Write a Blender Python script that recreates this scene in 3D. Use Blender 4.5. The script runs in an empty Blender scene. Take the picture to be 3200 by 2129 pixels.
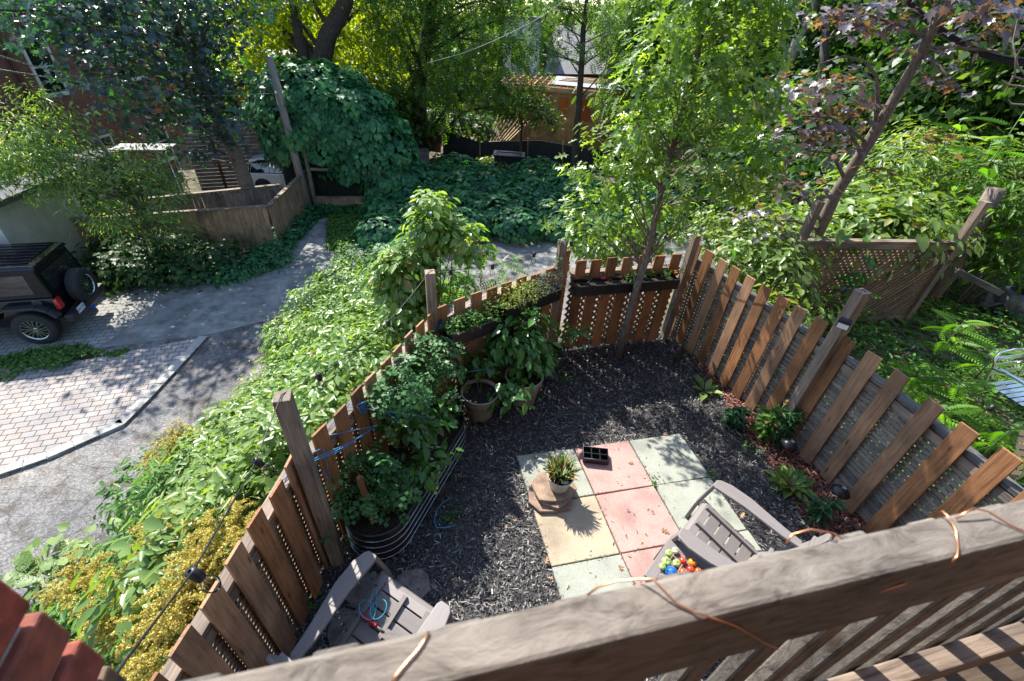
import bpy, math, random
import numpy as np
from mathutils import Vector, Matrix
random.seed(7); rng = np.random.default_rng(7)
S = bpy.context.scene; COL = S.collection
# ---------------- camera ----------------
CAMH = 3.75; FPX = 1400.0; CX, CY = 1600.0, 1064.5
_d = np.array([1465-CX, -(2950-CY), -FPX]); _d /= np.linalg.norm(_d)
_u = -_d; _Y = np.array([0, 0, -1.0]); _Y = _Y-_u*_Y.dot(_u); _Y /= np.linalg.norm(_Y); _X = np.cross(_Y, _u)
RW = np.array([_X, _Y, _u])
cd = bpy.data.cameras.new('camera'); cam = bpy.data.objects.new('camera', cd); COL.objects.link(cam)
cam.matrix_world = Matrix(((*RW[0], 0), (*RW[1], 0), (*RW[2], CAMH), (0, 0, 0, 1)))
cd.sensor_width = 36; cd.lens = FPX/3200*36; cd.clip_start = 0.05; cd.clip_end = 800
cd.dof.use_dof = True; cd.dof.focus_distance = 5.0; cd.dof.aperture_fstop = 5.6
S.camera = cam
# ---------------- world + sun ----------------
SUN_EL, SUN_AZ = 47.0, -37.0      # azimuth from +Y towards +X
w = bpy.data.worlds.new("World"); S.world = w; w.use_nodes = True
nt = w.node_tree; bg = nt.nodes['Background']; sky = nt.nodes.new('ShaderNodeTexSky')
sky.sky_type = 'NISHITA'; sky.sun_disc = False
sky.sun_elevation = math.radians(SUN_EL); sky.sun_rotation = math.radians(SUN_AZ % 360)
sky.air_density = 1.0; sky.dust_density = 0.6; sky.ozone_density = 1.5
nt.links.new(sky.outputs[0], bg.inputs[0]); bg.inputs[1].default_value = 0.15
sl = bpy.data.lights.new('sun', 'SUN'); sl.energy = 4.7; sl.angle = math.radians(0.55); sl.color = (1, 0.95, 0.86)
so = bpy.data.objects.new('sun', sl); COL.objects.link(so)
_a, _e = math.radians(SUN_AZ), math.radians(SUN_EL)
sv = Vector((math.sin(_a)*math.cos(_e), math.cos(_a)*math.cos(_e), math.sin(_e)))
so.rotation_euler = sv.to_track_quat('Z', 'Y').to_euler(); so.location = sv*60
S.view_settings.view_transform = 'Standard'; S.view_settings.look = 'None'
S.view_settings.exposure = 1.45; S.view_settings.gamma = 1.0
S.cycles.max_bounces = 8; S.cycles.diffuse_bounces = 3; S.cycles.transmission_bounces = 6; S.cycles.transparent_max_bounces = 6
LZ = -3.25   # level of the lane, metres below the terrace

# ---------------- layout helpers (photo pixel -> real ground position) ----------------
def _ray(px, py): return RW @ np.array([px-CX, -(py-CY), -FPX])
def PZ(px, py, z=0.0):
    r = _ray(px, py); t = (z-CAMH)/r[2]; return np.array([r[0]*t, r[1]*t, z])
def PD(px, py, D):
    r = _ray(px, py); q = r*D/math.hypot(r[0], r[1]); q[2] += CAMH; return q
def P3(px, py, D): return Vector(PD(px, py, D))
def arr(v): return np.array([float(v[0]), float(v[1]), float(v[2])])

# ---------------- objects ----------------
def tag(o, label=None, cat=None, group=None, kind=None):
    if label: o['label'] = label
    if cat: o['category'] = cat
    if group: o['group'] = group
    if kind: o['kind'] = kind
    return o
def thing(name, label, cat, loc=(0, 0, 0), group=None, rz=0):
    o = bpy.data.objects.new(name, None); COL.objects.link(o); o.location = [float(c) for c in loc]; o.rotation_euler = (0, 0, rz)
    o.empty_display_size = 0.1
    return tag(o, label, cat, group)
def woff(p):
    o = np.zeros(3)
    while p is not None: o += arr(p.location); p = p.parent
    return o
def dup(root, loc, rz=0, label=None, scale=None):
    def cp(o, par):
        c = o.copy(); COL.objects.link(c); c.parent = par
        for ch in [k for k in kids.get(o.name, [])]: cp(ch, c)
        return c
    kids = {}
    for o in bpy.data.objects:
        if o.parent: kids.setdefault(o.parent.name, []).append(o)
    r = cp(root, None); r.location = [float(c) for c in loc]; r.rotation_euler = (0, 0, rz)
    if label: r['label'] = label
    if scale: r.scale = (scale,)*3
    return r

class MB:
    """mesh builder; every vertex carries lc = coordinates along/across its board"""
    def __init__(s): s.v = []; s.f = []; s.lc = []; s.sm = []
    def _add(s, vs, fs, lcs, smooth=False):
        n = len(s.v); s.v += [tuple(map(float, v)) for v in vs]; s.lc += lcs
        s.f += [tuple(i+n for i in f) for f in fs]; s.sm += [smooth]*len(fs)
    def box(s, c, size, M=None, taper=None):
        off = rng.random(3)*50; hx, hy, hz = [k/2 for k in size]
        vs = []; lcs = []; order = np.argsort(size)[::-1]
        for x in (-1, 1):
            for y in (-1, 1):
                for z in (-1, 1):
                    k = taper if (taper and z > 0) else 1
                    l = Vector((x*hx*k, y*hy*k, z*hz)); p = (M @ l if M else l)+Vector(c)
                    vs.append(p); q = [l[order[0]], l[order[1]], l[order[2]]]
                    lcs.append((q[0]+off[0], q[1]+off[1], q[2]+off[2]))
        fs = [(0, 1, 3, 2), (4, 6, 7, 5), (0, 4, 5, 1), (2, 3, 7, 6), (0, 2, 6, 4), (1, 5, 7, 3)]
        s._add(vs, fs, lcs); return s
    def beam(s, a, b, wdt, hgt, up=(0, 0, 1), roll=0):
        a, b = Vector(a), Vector(b); d = b-a; L = d.length; y = d.normalized(); u = Vector(up)
        if abs(y.dot(u)) > .98: u = Vector((0, 1, 0)) if abs(y.y) < .9 else Vector((1, 0, 0))
        x = y.cross(u).normalized(); z = x.cross(y)
        M = Matrix((x, y, z)).transposed()
        if roll: M = M @ Matrix.Rotation(roll, 3, 'Y')
        return s.box((a+b)/2, (wdt, L, hgt), M)
    def prism(s, pts, z0, z1):
        n = len(pts); off = rng.random(3)*50
        vs = [(p[0], p[1], z0) for p in pts]+[(p[0], p[1], z1) for p in pts]
        fs = [tuple(range(n-1, -1, -1)), tuple(range(n, 2*n))]+[(i, (i+1) % n, n+(i+1) % n, n+i) for i in range(n)]
        s._add(vs, fs, [(v[0]+off[0], v[1]+off[1], v[2]+off[2]) for v in vs]); return s
    def tube(s, pts, r, n=8, cap=True):
        pts = [Vector(p) for p in pts]; m = len(pts)
        rr = [r]*m if isinstance(r, (int, float)) else list(r)
        off = rng.random(3)*50; vs = []; lcs = []; L = 0
        t0 = (pts[1]-pts[0]).normalized(); ref = Vector((0, 0, 1)) if abs(t0.z) < .9 else Vector((1, 0, 0))
        x = t0.cross(ref).normalized()
        for i, p in enumerate(pts):
            t = (pts[min(i+1, m-1)]-pts[max(i-1, 0)])
            t = t.normalized() if t.length > 1e-9 else t0
            x = (x-t*x.dot(t)); x = x.normalized() if x.length > 1e-6 else t.orthogonal().normalized()
            y = t.cross(x)
            if i: L += (p-pts[i-1]).length
            for k in range(n):
                a = 2*math.pi*k/n; vs.append(p+(x*math.cos(a)+y*math.sin(a))*rr[i])
                lcs.append((L+off[0], math.cos(a)*rr[i]+off[1], math.sin(a)*rr[i]+off[2]))
        fs = [(i*n+k, i*n+(k+1) % n, (i+1)*n+(k+1) % n, (i+1)*n+k) for i in range(m-1) for k in range(n)]
        if cap: fs += [tuple(range(n-1, -1, -1)), tuple(range((m-1)*n, m*n))]
        s._add(vs, fs, lcs, True); return s
    def lathe(s, prof, c=(0, 0, 0), n=28, axis=None):
        vs = []; m = len(prof); M = axis.to_track_quat('Z', 'Y').to_matrix() if axis else None
        for (r, z) in prof:
            for k in range(n):
                a = 2*math.pi*k/n; v = Vector((r*math.cos(a), r*math.sin(a), z)); v = (M @ v if M else v)+Vector(c); vs.append(v)
        fs = [(i*n+k, i*n+(k+1) % n, (i+1)*n+(k+1) % n, (i+1)*n+k) for i in range(m-1) for k in range(n)]
        s._add(vs, fs, [tuple(v) for v in vs], True); return s
    def ball(s, c, r, n=14, sq=(1, 1, 1)):
        m = n//2+1; prof = [(max(1e-4, math.sin(math.pi*i/m)), -math.cos(math.pi*i/m)) for i in range(m+1)]
        vs = [(c[0]+r*sq[0]*q*math.cos(2*math.pi*k/n), c[1]+r*sq[1]*q*math.sin(2*math.pi*k/n), c[2]+r*sq[2]*z) for q, z in prof for k in range(n)]
        fs = [(i*n+k, i*n+(k+1) % n, (i+1)*n+(k+1) % n, (i+1)*n+k) for i in range(m) for k in range(n)]
        s._add(vs, fs, list(vs), True); return s
    def poly(s, pts, smooth=False):
        s._add(pts, [tuple(range(len(pts)))], [tuple(map(float, p)) for p in pts], smooth); return s
    def build(s, name, m, parent=None, bevel=0, local=False, angle=None):
        v = np.array(s.v, dtype=float)
        if parent is not None and not local: v = v-woff(parent)
        me = bpy.data.meshes.new(name); me.from_pydata(v.tolist(), [], s.f)
        me.polygons.foreach_set('use_smooth', s.sm)
        at = me.attributes.new('lc', 'FLOAT_VECTOR', 'POINT'); at.data.foreach_set('vector', np.array(s.lc, dtype=np.float32).ravel())
        me.materials.append(m); o = bpy.data.objects.new(name, me); COL.objects.link(o)
        if parent is not None: o.parent = parent
        if bevel:
            b = o.modifiers.new('b', 'BEVEL'); b.width = bevel; b.segments = 2; b.limit_method = 'ANGLE'
        return o

# ---------------- leaves ----------------
def T(vs, fs): return (np.array(vs, float), fs)
LEAF = T([(0, 0, 0), (.27, .33, .07), (.2, .7, .05), (0, 1.05, -.1), (-.2, .7, .05), (-.27, .33, .07)], [(0, 1, 2, 3), (0, 3, 4, 5)])
LANCE = T([(0, 0, 0), (.13, .35, .04), (.1, .7, .02), (0, 1.05, -.12), (-.1, .7, .02), (-.13, .35, .04)], [(0, 1, 2, 3), (0, 3, 4, 5)])
DIAM = T([(0, 0, 0), (.33, .5, .06), (0, 1, -.04), (-.33, .5, .06)], [(0, 1, 2, 3)])
HEART = T([(0, .1, 0), (.3, -.12, .05), (.52, .3, .03), (.3, .75, .02), (0, 1.1, -.12), (-.3, .75, .02), (-.52, .3, .03), (-.3, -.12, .05)], [(0, 1, 2, 3, 4), (0, 4, 5, 6, 7)])
_mp = [(0, 0), (.16, .06), (.42, -.08), (.36, .16), (.66, .3), (.42, .42), (.5, .72), (.24, .6), (0, 1.08), (-.24, .6), (-.5, .72), (-.42, .42), (-.66, .3), (-.36, .16), (-.42, -.08), (-.16, .06)]
MAPLE = T([(x, y, .1*abs(x)-.18*y*y) for x, y in _mp], [tuple(range(0, 9)), (0,)+tuple(range(8, 16))])
_ok = [(0, 0), (.07, .2), (.36, .3), (.11, .4), (.12, .5), (.44, .7), (.13, .68), (.1, .8), (.18, 1.0), (0, 1.12)]
OAK = T([(x, y, .12*abs(x)-.1*y*y) for x, y in _ok]+[(-x, y, .12*abs(x)-.1*y*y) for x, y in _ok[1:-1]][::-1], [tuple(range(0, 10)), (0, 9)+tuple(range(10, 18))])
def frond(n, ll, wd, droop=.35, tip=True):
    vs = []; fs = []
    for i in range(n):
        y = .12+.88*(i+.5)/n; z = -droop*y*y; t = math.sin(math.pi*min(.9, .25+.7*i/n)); L = ll*t
        for sg in (-1, 1):
            b = len(vs); vs += [(0, y, z), (sg*L*.5, y-wd*.5+.02, z-.02), (sg*L, y+.05, z-.07*L/ll), (sg*L*.5, y+wd*.6, z+.01)]
            fs.append((b, b+1, b+2, b+3) if sg > 0 else (b+3, b+2, b+1, b))
    b = len(vs); w_ = .008; vs += [(-w_, 0, 0), (w_, 0, 0), (w_*.5, 1, -droop), (-w_*.5, 1, -droop)]; fs.append((b, b+1, b+2, b+3))
    return T(vs, fs)
FROND = frond(9, .22, .085); FROND5 = frond(5, .3, .15, .25)
COMPOUND = frond(3, .42, .22, .3)

class Fol:
    def __init__(s): s.V = []; s.F = []; s.L = []; s.T = []; s.n = 0
    def add(s, tm, pos, nrm, dirn, size, tint=None):
        V, F = tm; pos = np.asarray(pos, float); N = len(pos)
        if N == 0: return s
        nrm = nrm/np.maximum(np.linalg.norm(nrm, axis=1, keepdims=True), 1e-9)
        d = dirn-nrm*np.sum(dirn*nrm, 1, keepdims=True); d /= np.maximum(np.linalg.norm(d, axis=1, keepdims=True), 1e-9)
        x = np.cross(d, nrm); size = np.broadcast_to(size, (N,))
        W = pos[:, None, :]+size[:, None, None]*(V[None, :, 0, None]*x[:, None, :]+V[None, :, 1, None]*d[:, None, :]+V[None, :, 2, None]*nrm[:, None, :])
        s.V.append(W.reshape(-1, 3)); k = len(V); t = rng.random(N) if tint is None else np.broadcast_to(tint, (N,))
        base = (np.arange(N)*k+s.n)
        for f in F:
            s.F.append((base[:, None]+np.array(f)[None, :]).ravel()); s.L.append(np.full(N, len(f))); s.T.append(t)
        s.n += N*k; return s
    def build(s, name, m, parent=None):
        V = np.concatenate(s.V)
        if parent is not None: V = V-woff(parent)
        idx = np.concatenate(s.F).astype(np.int32); ln = np.concatenate(s.L).astype(np.int32); tt = np.concatenate(s.T).astype(np.float32)
        me = bpy.data.meshes.new(name); me.vertices.add(len(V)); me.vertices.foreach_set('co', V.astype(np.float32).ravel())
        me.loops.add(len(idx)); me.loops.foreach_set('vertex_index', idx)
        me.polygons.add(len(ln)); st = np.concatenate([[0], np.cumsum(ln)[:-1]]).astype(np.int32)
        me.polygons.foreach_set('loop_start', st); me.polygons.foreach_set('loop_total', ln)
        a = me.attributes.new('tint', 'FLOAT', 'FACE'); a.data.foreach_set('value', tt)
        me.update(calc_edges=True); me.materials.append(m)
        o = bpy.data.objects.new(name, me); COL.objects.link(o)
        if parent is not None: o.parent = parent
        return o
def rv(n): v = rng.normal(size=(n, 3)); return v/np.linalg.norm(v, axis=1, keepdims=True)
def in_blob(c, r, n, shell=.5):
    d = rv(n); k = (shell+(1-shell)*rng.random(n))[:, None]**.6; return np.array(c)+d*k*np.array(r), d
def clumped(F, tm, blobs, nclump, per, crad, size, up=.9, out=.5, rnd=.6, droop=0.0, shell=.5, flat=.6):
    """leaves in clumps spread through the crown's blobs"""
    tot = sum((b[1][0]*b[1][1]*b[1][2])**(2/3) for b in blobs); cs = []
    for c, r in blobs:
        n = max(2, int(nclump*((r[0]*r[1]*r[2])**(2/3))/tot)); cc, dd = in_blob(c, r, n, shell)
        cs.append(np.hstack([cc, dd]))
    cs = np.vstack(cs); N = len(cs)*per; ci = np.repeat(np.arange(len(cs)), per)
    off = rng.normal(size=(N, 3))*np.array([1, 1, flat])*crad*(.6+.7*rng.random((len(cs), 1))[ci])
    pos = cs[ci, :3]+off; outv = cs[ci, 3:]+off/(crad*2)
    nr = np.array([0, 0, up])+outv*out*.6+rv(N)*rnd
    dr = outv*out+rv(N)*.7+np.array([0, 0, -droop])
    ct = rng.random(len(cs))[ci]; ti = np.clip(.55*ct+.45*rng.random(N), 0, 1)
    F.add(tm, pos, nr, dr, size*(.4+1.0*rng.random(N)**1.3), ti)
    return cs[:, :3]

# ---------------- materials ----------------
def nmat(name):
    m = bpy.data.materials.new(name); m.use_nodes = True; t = m.node_tree
    return m, t, t.nodes['Principled BSDF'], t.nodes['Material Output']
def ramp(t, stops):
    r = t.nodes.new('ShaderNodeValToRGB'); e = r.color_ramp.elements
    while len(e) < len(stops): e.new(.5)
    for k, (p, c) in zip(e, stops): k.position = p; k.color = (*c, 1)
    return r
def leafmat(name, c0, c1, c2, tr=.38, trc=None, rough=.45, spec=.3, dead=None):
    m, t, b, out = nmat(name); a = t.nodes.new('ShaderNodeAttribute'); a.attribute_name = 'tint'
    r = ramp(t, [(0, c0), (.55, c1), (.93, c2), (.955, dead or c2)]); t.links.new(a.outputs['Fac'], r.inputs[0])
    t.links.new(r.outputs[0], b.inputs['Base Color']); b.inputs['Roughness'].default_value = rough; b.inputs['Specular IOR Level'].default_value = spec
    tb = t.nodes.new('ShaderNodeBsdfTranslucent'); k = trc or (1.9, 1.75, .5)
    mu = t.nodes.new('ShaderNodeVectorMath'); mu.operation = 'MULTIPLY'; mu.inputs[1].default_value = k
    t.links.new(r.outputs[0], mu.inputs[0]); t.links.new(mu.outputs[0], tb.inputs[0])
    mx = t.nodes.new('ShaderNodeMixShader'); mx.inputs[0].default_value = tr
    t.links.new(b.outputs[0], mx.inputs[1]); t.links.new(tb.outputs[0], mx.inputs[2]); t.links.new(mx.outputs[0], out.inputs[0])
    return m
def mat(name, col, rough=.6, metal=0, var=.25, scale=6, bump=0.0, spec=.4, coat=0, attr=None, stretch=None, c2=None, detail=6):
    """noise-varied colour; attr='lc' follows each board's own grain"""
    m, t, b, out = nmat(name)
    b.inputs['Roughness'].default_value = rough; b.inputs['Metallic'].default_value = metal; b.inputs['Specular IOR Level'].default_value = spec
    if coat: b.inputs['Coat Weight'].default_value = coat; b.inputs['Coat Roughness'].default_value = .05
    if attr: s0 = t.nodes.new('ShaderNodeAttribute'); s0.attribute_name = attr; src = s0.outputs['Vector']
    else: s0 = t.nodes.new('ShaderNodeNewGeometry'); src = s0.outputs['Position']
    mp = t.nodes.new('ShaderNodeMapping'); mp.inputs['Scale'].default_value = stretch or (1, 1, 1); t.links.new(src, mp.inputs[0])
    n = t.nodes.new('ShaderNodeTexNoise'); n.inputs['Scale'].default_value = scale; n.inputs['Detail'].default_value = detail; n.inputs['Roughness'].default_value = .65
    t.links.new(mp.outputs[0], n.inputs[0])
    lo = tuple(max(0, c*(1-var*1.3)) for c in col); hi = tuple(min(1, c*(1+var)) for c in (c2 or col))
    r = ramp(t, [(.32, lo), (.68, hi)]); t.links.new(n.outputs[0], r.inputs[0]); t.links.new(r.outputs[0], b.inputs['Base Color'])
    if bump:
        bp = t.nodes.new('ShaderNodeBump'); bp.inputs['Strength'].default_value = bump; bp.inputs['Distance'].default_value = .01
        t.links.new(n.outputs[0], bp.inputs['Height']); t.links.new(bp.outputs[0], b.inputs['Normal'])
    m['n'] = 1
    return m
def wood(name, ca, cb, cdark, rough=.75, grain=30, bump=.3, along=1.5):
    """boards: long grain, knots, a tone per board"""
    m, t, b, out = nmat(name); b.inputs['Roughness'].default_value = rough; b.inputs['Specular IOR Level'].default_value = .25
    at = t.nodes.new('ShaderNodeAttribute'); at.attribute_name = 'lc'
    mp = t.nodes.new('ShaderNodeMapping'); mp.inputs['Scale'].default_value = (along, grain*.8, grain*.8); t.links.new(at.outputs['Vector'], mp.inputs[0])
    n = t.nodes.new('ShaderNodeTexNoise'); n.inputs['Scale'].default_value = 2.2; n.inputs['Detail'].default_value = 7; n.inputs['Roughness'].default_value = .7; n.inputs['Distortion'].default_value = .6
    t.links.new(mp.outputs[0], n.inputs[0])
    r = ramp(t, [(.3, cdark), (.48, ca), (.75, cb)]); t.links.new(n.outputs[0], r.inputs[0])
    n2 = t.nodes.new('ShaderNodeTexNoise'); n2.inputs['Scale'].default_value = 1.6; n2.inputs['Detail'].default_value = 3; t.links.new(at.outputs['Vector'], n2.inputs[0])
    r2 = ramp(t, [(.3, (.48, .5, .53)), (.7, (1.3, 1.24, 1.18))]); t.links.new(n2.outputs[0], r2.inputs[0])
    mpk = t.nodes.new('ShaderNodeMapping'); mpk.inputs['Scale'].default_value = (2.2, 9, 9); t.links.new(at.outputs['Vector'], mpk.inputs[0])
    vk = t.nodes.new('ShaderNodeTexVoronoi'); vk.inputs['Scale'].default_value = 1.3; t.links.new(mpk.outputs[0], vk.inputs[0])
    rk = ramp(t, [(.0, (.3, .24, .2)), (.09, (.55, .5, .45)), (.15, (1, 1, 1))]); t.links.new(vk.outputs['Distance'], rk.inputs[0])
    mu = t.nodes.new('ShaderNodeMix'); mu.data_type = 'RGBA'; mu.blend_type = 'MULTIPLY'; mu.inputs[0].default_value = 1
    t.links.new(r.outputs[0], mu.inputs[6]); t.links.new(r2.outputs[0], mu.inputs[7])
    m2 = t.nodes.new('ShaderNodeMix'); m2.data_type = 'RGBA'; m2.blend_type = 'MULTIPLY'; m2.inputs[0].default_value = 1
    t.links.new(mu.outputs[2], m2.inputs[6]); t.links.new(rk.outputs[0], m2.inputs[7]); t.links.new(m2.outputs[2], b.inputs['Base Color'])
    bp = t.nodes.new('ShaderNodeBump'); bp.inputs['Strength'].default_value = bump; bp.inputs['Distance'].default_value = .004
    t.links.new(n.outputs[0], bp.inputs['Height']); t.links.new(bp.outputs[0], b.inputs['Normal'])
    return m
M = {}
M['cedar'] = wood('cedar_boards', (.27, .125, .055), (.39, .205, .10), (.13, .055, .026), bump=.5)
M['cedar_l'] = wood('cedar_boards_light', (.29, .165, .095), (.41, .26, .16), (.15, .085, .05), bump=.5)
M['greywood'] = wood('weathered_wood', (.20, .155, .12), (.32, .265, .215), (.075, .055, .045), bump=.5)
M['greyrail'] = wood('silvery_weathered_wood', (.155, .135, .115), (.25, .225, .195), (.045, .036, .03), grain=26, bump=1.0, along=7)
M['darkrail'] = wood('damp_grey_wood', (.10, .095, .09), (.2, .19, .18), (.04, .035, .03))
M['yardwood'] = wood('brown_fence_wood', (.30, .195, .115), (.44, .31, .20), (.15, .095, .06))
M['lattice'] = wood('lattice_wood', (.20, .14, .095), (.31, .235, .175), (.09, .065, .045))
M['latgrey'] = wood('grey_lattice_wood', (.19, .16, .135), (.31, .27, .235), (.09, .075, .06))
M['bark'] = mat('bark_dark', (.05, .038, .03), .9, var=.6, scale=6, attr='lc', stretch=(1, 6, 6), bump=.8)
M['bark_g'] = mat('bark_grey', (.15, .12, .10), .85, var=.45, scale=8, attr='lc', stretch=(2, 6, 6), bump=.6)
M['pole'] = mat('pole_wood', (.24, .21, .18), .85, var=.4, scale=5, attr='lc', stretch=(.5, 14, 14), bump=.6)
M['stem'] = mat('green_stem', (.09, .14, .04), .6)
M['black'] = mat('black_plastic', (.012, .012, .014), .35, var=.2)
M['cable'] = mat('black_rubber', (.01, .01, .012), .45, var=.1)
M['twine'] = mat('blue_twine', (.02, .17, .36), .6, var=.3, scale=60)
M['copper'] = mat('copper_wire', (.75, .32, .16), .3, metal=1, var=.2)
M['alu'] = mat('polished_aluminium', (.72, .73, .75), .22, metal=1, var=.05)
M['soil'] = mat('dark_soil', (.028, .02, .015), .95, var=.8, scale=40, bump=1)
M['pot'] = mat('taupe_pot', (.37, .335, .30), .7, var=.25, scale=9, bump=.1)
M['resin'] = mat('taupe_resin', (.165, .147, .14), .5, var=.1, scale=14, attr='lc', stretch=(.5, 9, 9), bump=.12)
M['white'] = mat('white_paint', (.62, .62, .6), .5, var=.15)
M['flag'] = mat('brown_flagstone', (.23, .16, .115), .85, var=.35, scale=9, bump=.6)
M['flagg'] = mat('grey_flagstone', (.13, .115, .105), .85, var=.35, scale=14, bump=.6)
M['glasspot'] = mat('pale_glazed_pot', (.42, .46, .44), .35, var=.2, scale=18)
def glass(name, col=(1, 1, 1), rough=.02):
    m, t, b, out = nmat(name); g = t.nodes.new('ShaderNodeBsdfGlossy'); g.inputs['Roughness'].default_value = rough
    tr = t.nodes.new('ShaderNodeBsdfTransparent'); tr.inputs[0].default_value = (*col, 1); mx = t.nodes.new('ShaderNodeMixShader')
    fr = t.nodes.new('ShaderNodeFresnel'); fr.inputs[0].default_value = 1.22
    t.links.new(fr.outputs[0], mx.inputs[0]); t.links.new(tr.outputs[0], mx.inputs[1]); t.links.new(g.outputs[0], mx.inputs[2]); t.links.new(mx.outputs[0], out.inputs[0]); return m
M['glass'] = glass('clear_glass', (.97, .98, .98))
M['window'] = mat('dark_window_glass', (.012, .016, .02), .06, var=.1, spec=.8)
# foliage
G1 = (.022, .05, .012); G2 = (.045, .10, .02); G3 = (.09, .16, .03)
M['lf_dark'] = leafmat('leaf_dark', (.016, .05, .018), (.035, .09, .025), (.08, .15, .04), .42)
M['lf_forest'] = leafmat('leaf_forest', (.025, .065, .015), (.055, .12, .022), (.12, .2, .04), .45)
M['lf_maple'] = leafmat('leaf_dark_maple', (.025, .04, .055), (.035, .06, .065), (.07, .16, .035), .36, (1.4, 2.6, .5), rough=.36, spec=.65)
M['lf_yel'] = leafmat('leaf_backlit_yellow', (.13, .19, .02), (.22, .29, .025), (.36, .39, .05), .62, (1.8, 1.7, .4))
M['lf_mid'] = leafmat('leaf_mid', (.045, .11, .018), (.085, .17, .028), (.15, .24, .05), .48)
M['lf_light'] = leafmat('leaf_light', (.08, .15, .03), (.14, .23, .055), (.26, .33, .11), .42, rough=.38, spec=.45, dead=(.30, .20, .07))
M['lf_oak'] = leafmat('leaf_oak', (.075, .15, .03), (.13, .23, .045), (.24, .33, .08), .5, (1.8, 1.7, .45), rough=.36, spec=.5)
M['lf_shrub'] = leafmat('leaf_shrub', (.08, .16, .035), (.14, .25, .055), (.27, .36, .12), .45, rough=.38, spec=.5, dead=(.30, .20, .07))
M['lf_vine'] = leafmat('leaf_vine', (.016, .085, .035), (.035, .15, .06), (.10, .27, .09), .34, (1.2, 1.9, .6), rough=.5, spec=.4)
M['lf_weed'] = leafmat('leaf_weed', (.03, .10, .015), (.06, .16, .025), (.11, .24, .045), .38, dead=(.30, .20, .07))
M['lf_fern'] = leafmat('leaf_fern', (.05, .14, .015), (.09, .21, .025), (.16, .31, .045), .48, (1.7, 1.8, .4))
M['lf_purple'] = leafmat('leaf_purple', (.075, .065, .08), (.13, .12, .14), (.24, .22, .25), .30, (2.6, 1.35, .3), rough=.36, spec=.6)
M['lf_pepper'] = leafmat('leaf_pepper', (.035, .11, .02), (.06, .165, .03), (.11, .25, .05), .36, rough=.3, spec=.55)
M['lf_tomato'] = leafmat('leaf_tomato', (.035, .11, .035), (.06, .16, .05), (.12, .23, .085), .38)
M['lf_hosta'] = leafmat('leaf_hosta', (.08, .15, .03), (.13, .21, .05), (.24, .32, .11), .35)
M['lf_lily'] = leafmat('leaf_lily', (.02, .07, .03), (.03, .10, .04), (.05, .14, .05), .3)
M['gold'] = leafmat('goldenrod_bloom', (.36, .29, .05), (.52, .43, .10), (.66, .58, .20), .35, (1, 1, .7))
M['cream'] = leafmat('cream_bloom', (.4, .42, .26), (.5, .52, .34), (.6, .6, .42), .3, (1, 1, .8))
M['herb'] = leafmat('herb_leaf', (.11, .17, .03), (.2, .26, .05), (.32, .36, .10), .4)
M['sage'] = leafmat('thyme_leaf', (.12, .16, .10), (.2, .24, .16), (.3, .33, .24), .3, (1, 1, .8))
M['chip'] = leafmat('mulch_chips', (.014, .014, .017), (.05, .048, .05), (.26, .235, .215), 0.0, (1, 1, 1), rough=.5, spec=.5)
M['chip_red'] = leafmat('red_mulch_chips', (.13, .032, .02), (.28, .085, .05), (.46, .22, .15), 0.0, (1, 1, 1), rough=.6)
M['drygrass'] = leafmat('dry_leaf_litter', (.20, .10, .05), (.32, .18, .10), (.45, .32, .22), .15, (1, 1, 1))

# ================= TERRAIN =================
PLAT = [(-1.75, -6), (-1.72, .7), (-1.62, 2.0), (-1.3, 3.2), (-.9, 4.0), (.35, 5.15), (1.2, 5.5), (2.3, 5.75), (4.2, 7.2), (7.5, 10.5), (40, 16), (40, -6)]
def seg_d(x, y, P):
    inside = np.zeros(x.shape, bool); dm = np.full(x.shape, 1e9); n = len(P)
    for i in range(n):
        (x0, y0), (x1, y1) = P[i], P[(i+1) % n]; dx, dy = x1-x0, y1-y0
        t = np.clip(((x-x0)*dx+(y-y0)*dy)/(dx*dx+dy*dy), 0, 1); dm = np.minimum(dm, np.hypot(x-x0-t*dx, y-y0-t*dy))
        if y0 != y1: inside ^= ((y0 > y) != (y1 > y)) & (x < (x1-x0)*(y-y0)/(y1-y0)+x0)
    return np.where(inside, 0, dm)
def hgt(x, y):
    x = np.asarray(x, float); y = np.asarray(y, float); d = seg_d(x, y, PLAT); W = 3.7
    t = np.clip((d-.15)/W, 0, 1); s = t*t*(3-2*t)*.6+t*.4
    far = np.clip((np.hypot(x, y)-38)/40, 0, 1)
    return LZ*s-.0*far+np.where(t >= 1, -.012, -.012)
def H(x, y): return float(hgt(x, y))
gx = np.unique(np.concatenate([np.linspace(-16, 12, 160), np.linspace(-30, -16, 15), np.linspace(12, 45, 34), [-300, -120, -60, -40, 70, 140, 300]]))
gy = np.unique(np.concatenate([np.linspace(-6, 20, 150), np.linspace(20, 45, 26), [-200, -60, -20, 60, 90, 160, 400]]))
X, Y = np.meshgrid(gx, gy); Z = hgt(X, Y)
b = MB(); nx = len(gx)
V = np.stack([X, Y, Z], -1).reshape(-1, 3)
F = [(j*nx+i, j*nx+i+1, (j+1)*nx+i+1, (j+1)*nx+i) for j in range(len(gy)-1) for i in range(nx-1)]
b._add(V.tolist(), F, V.tolist(), True)
M['ground'] = mat('leafy_soil', (.05, .045, .025), .95, var=.6, scale=3, bump=.8, c2=(.10, .085, .05))
tag(b.build('ground', M['ground']), kind='structure')

def sheet(name, pts, z, m, kind='structure', th=None):
    bb = MB(); bb.poly([(p[0], p[1], z) for p in pts]); o = bb.build(name, m); tag(o, kind=kind); return o
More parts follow.
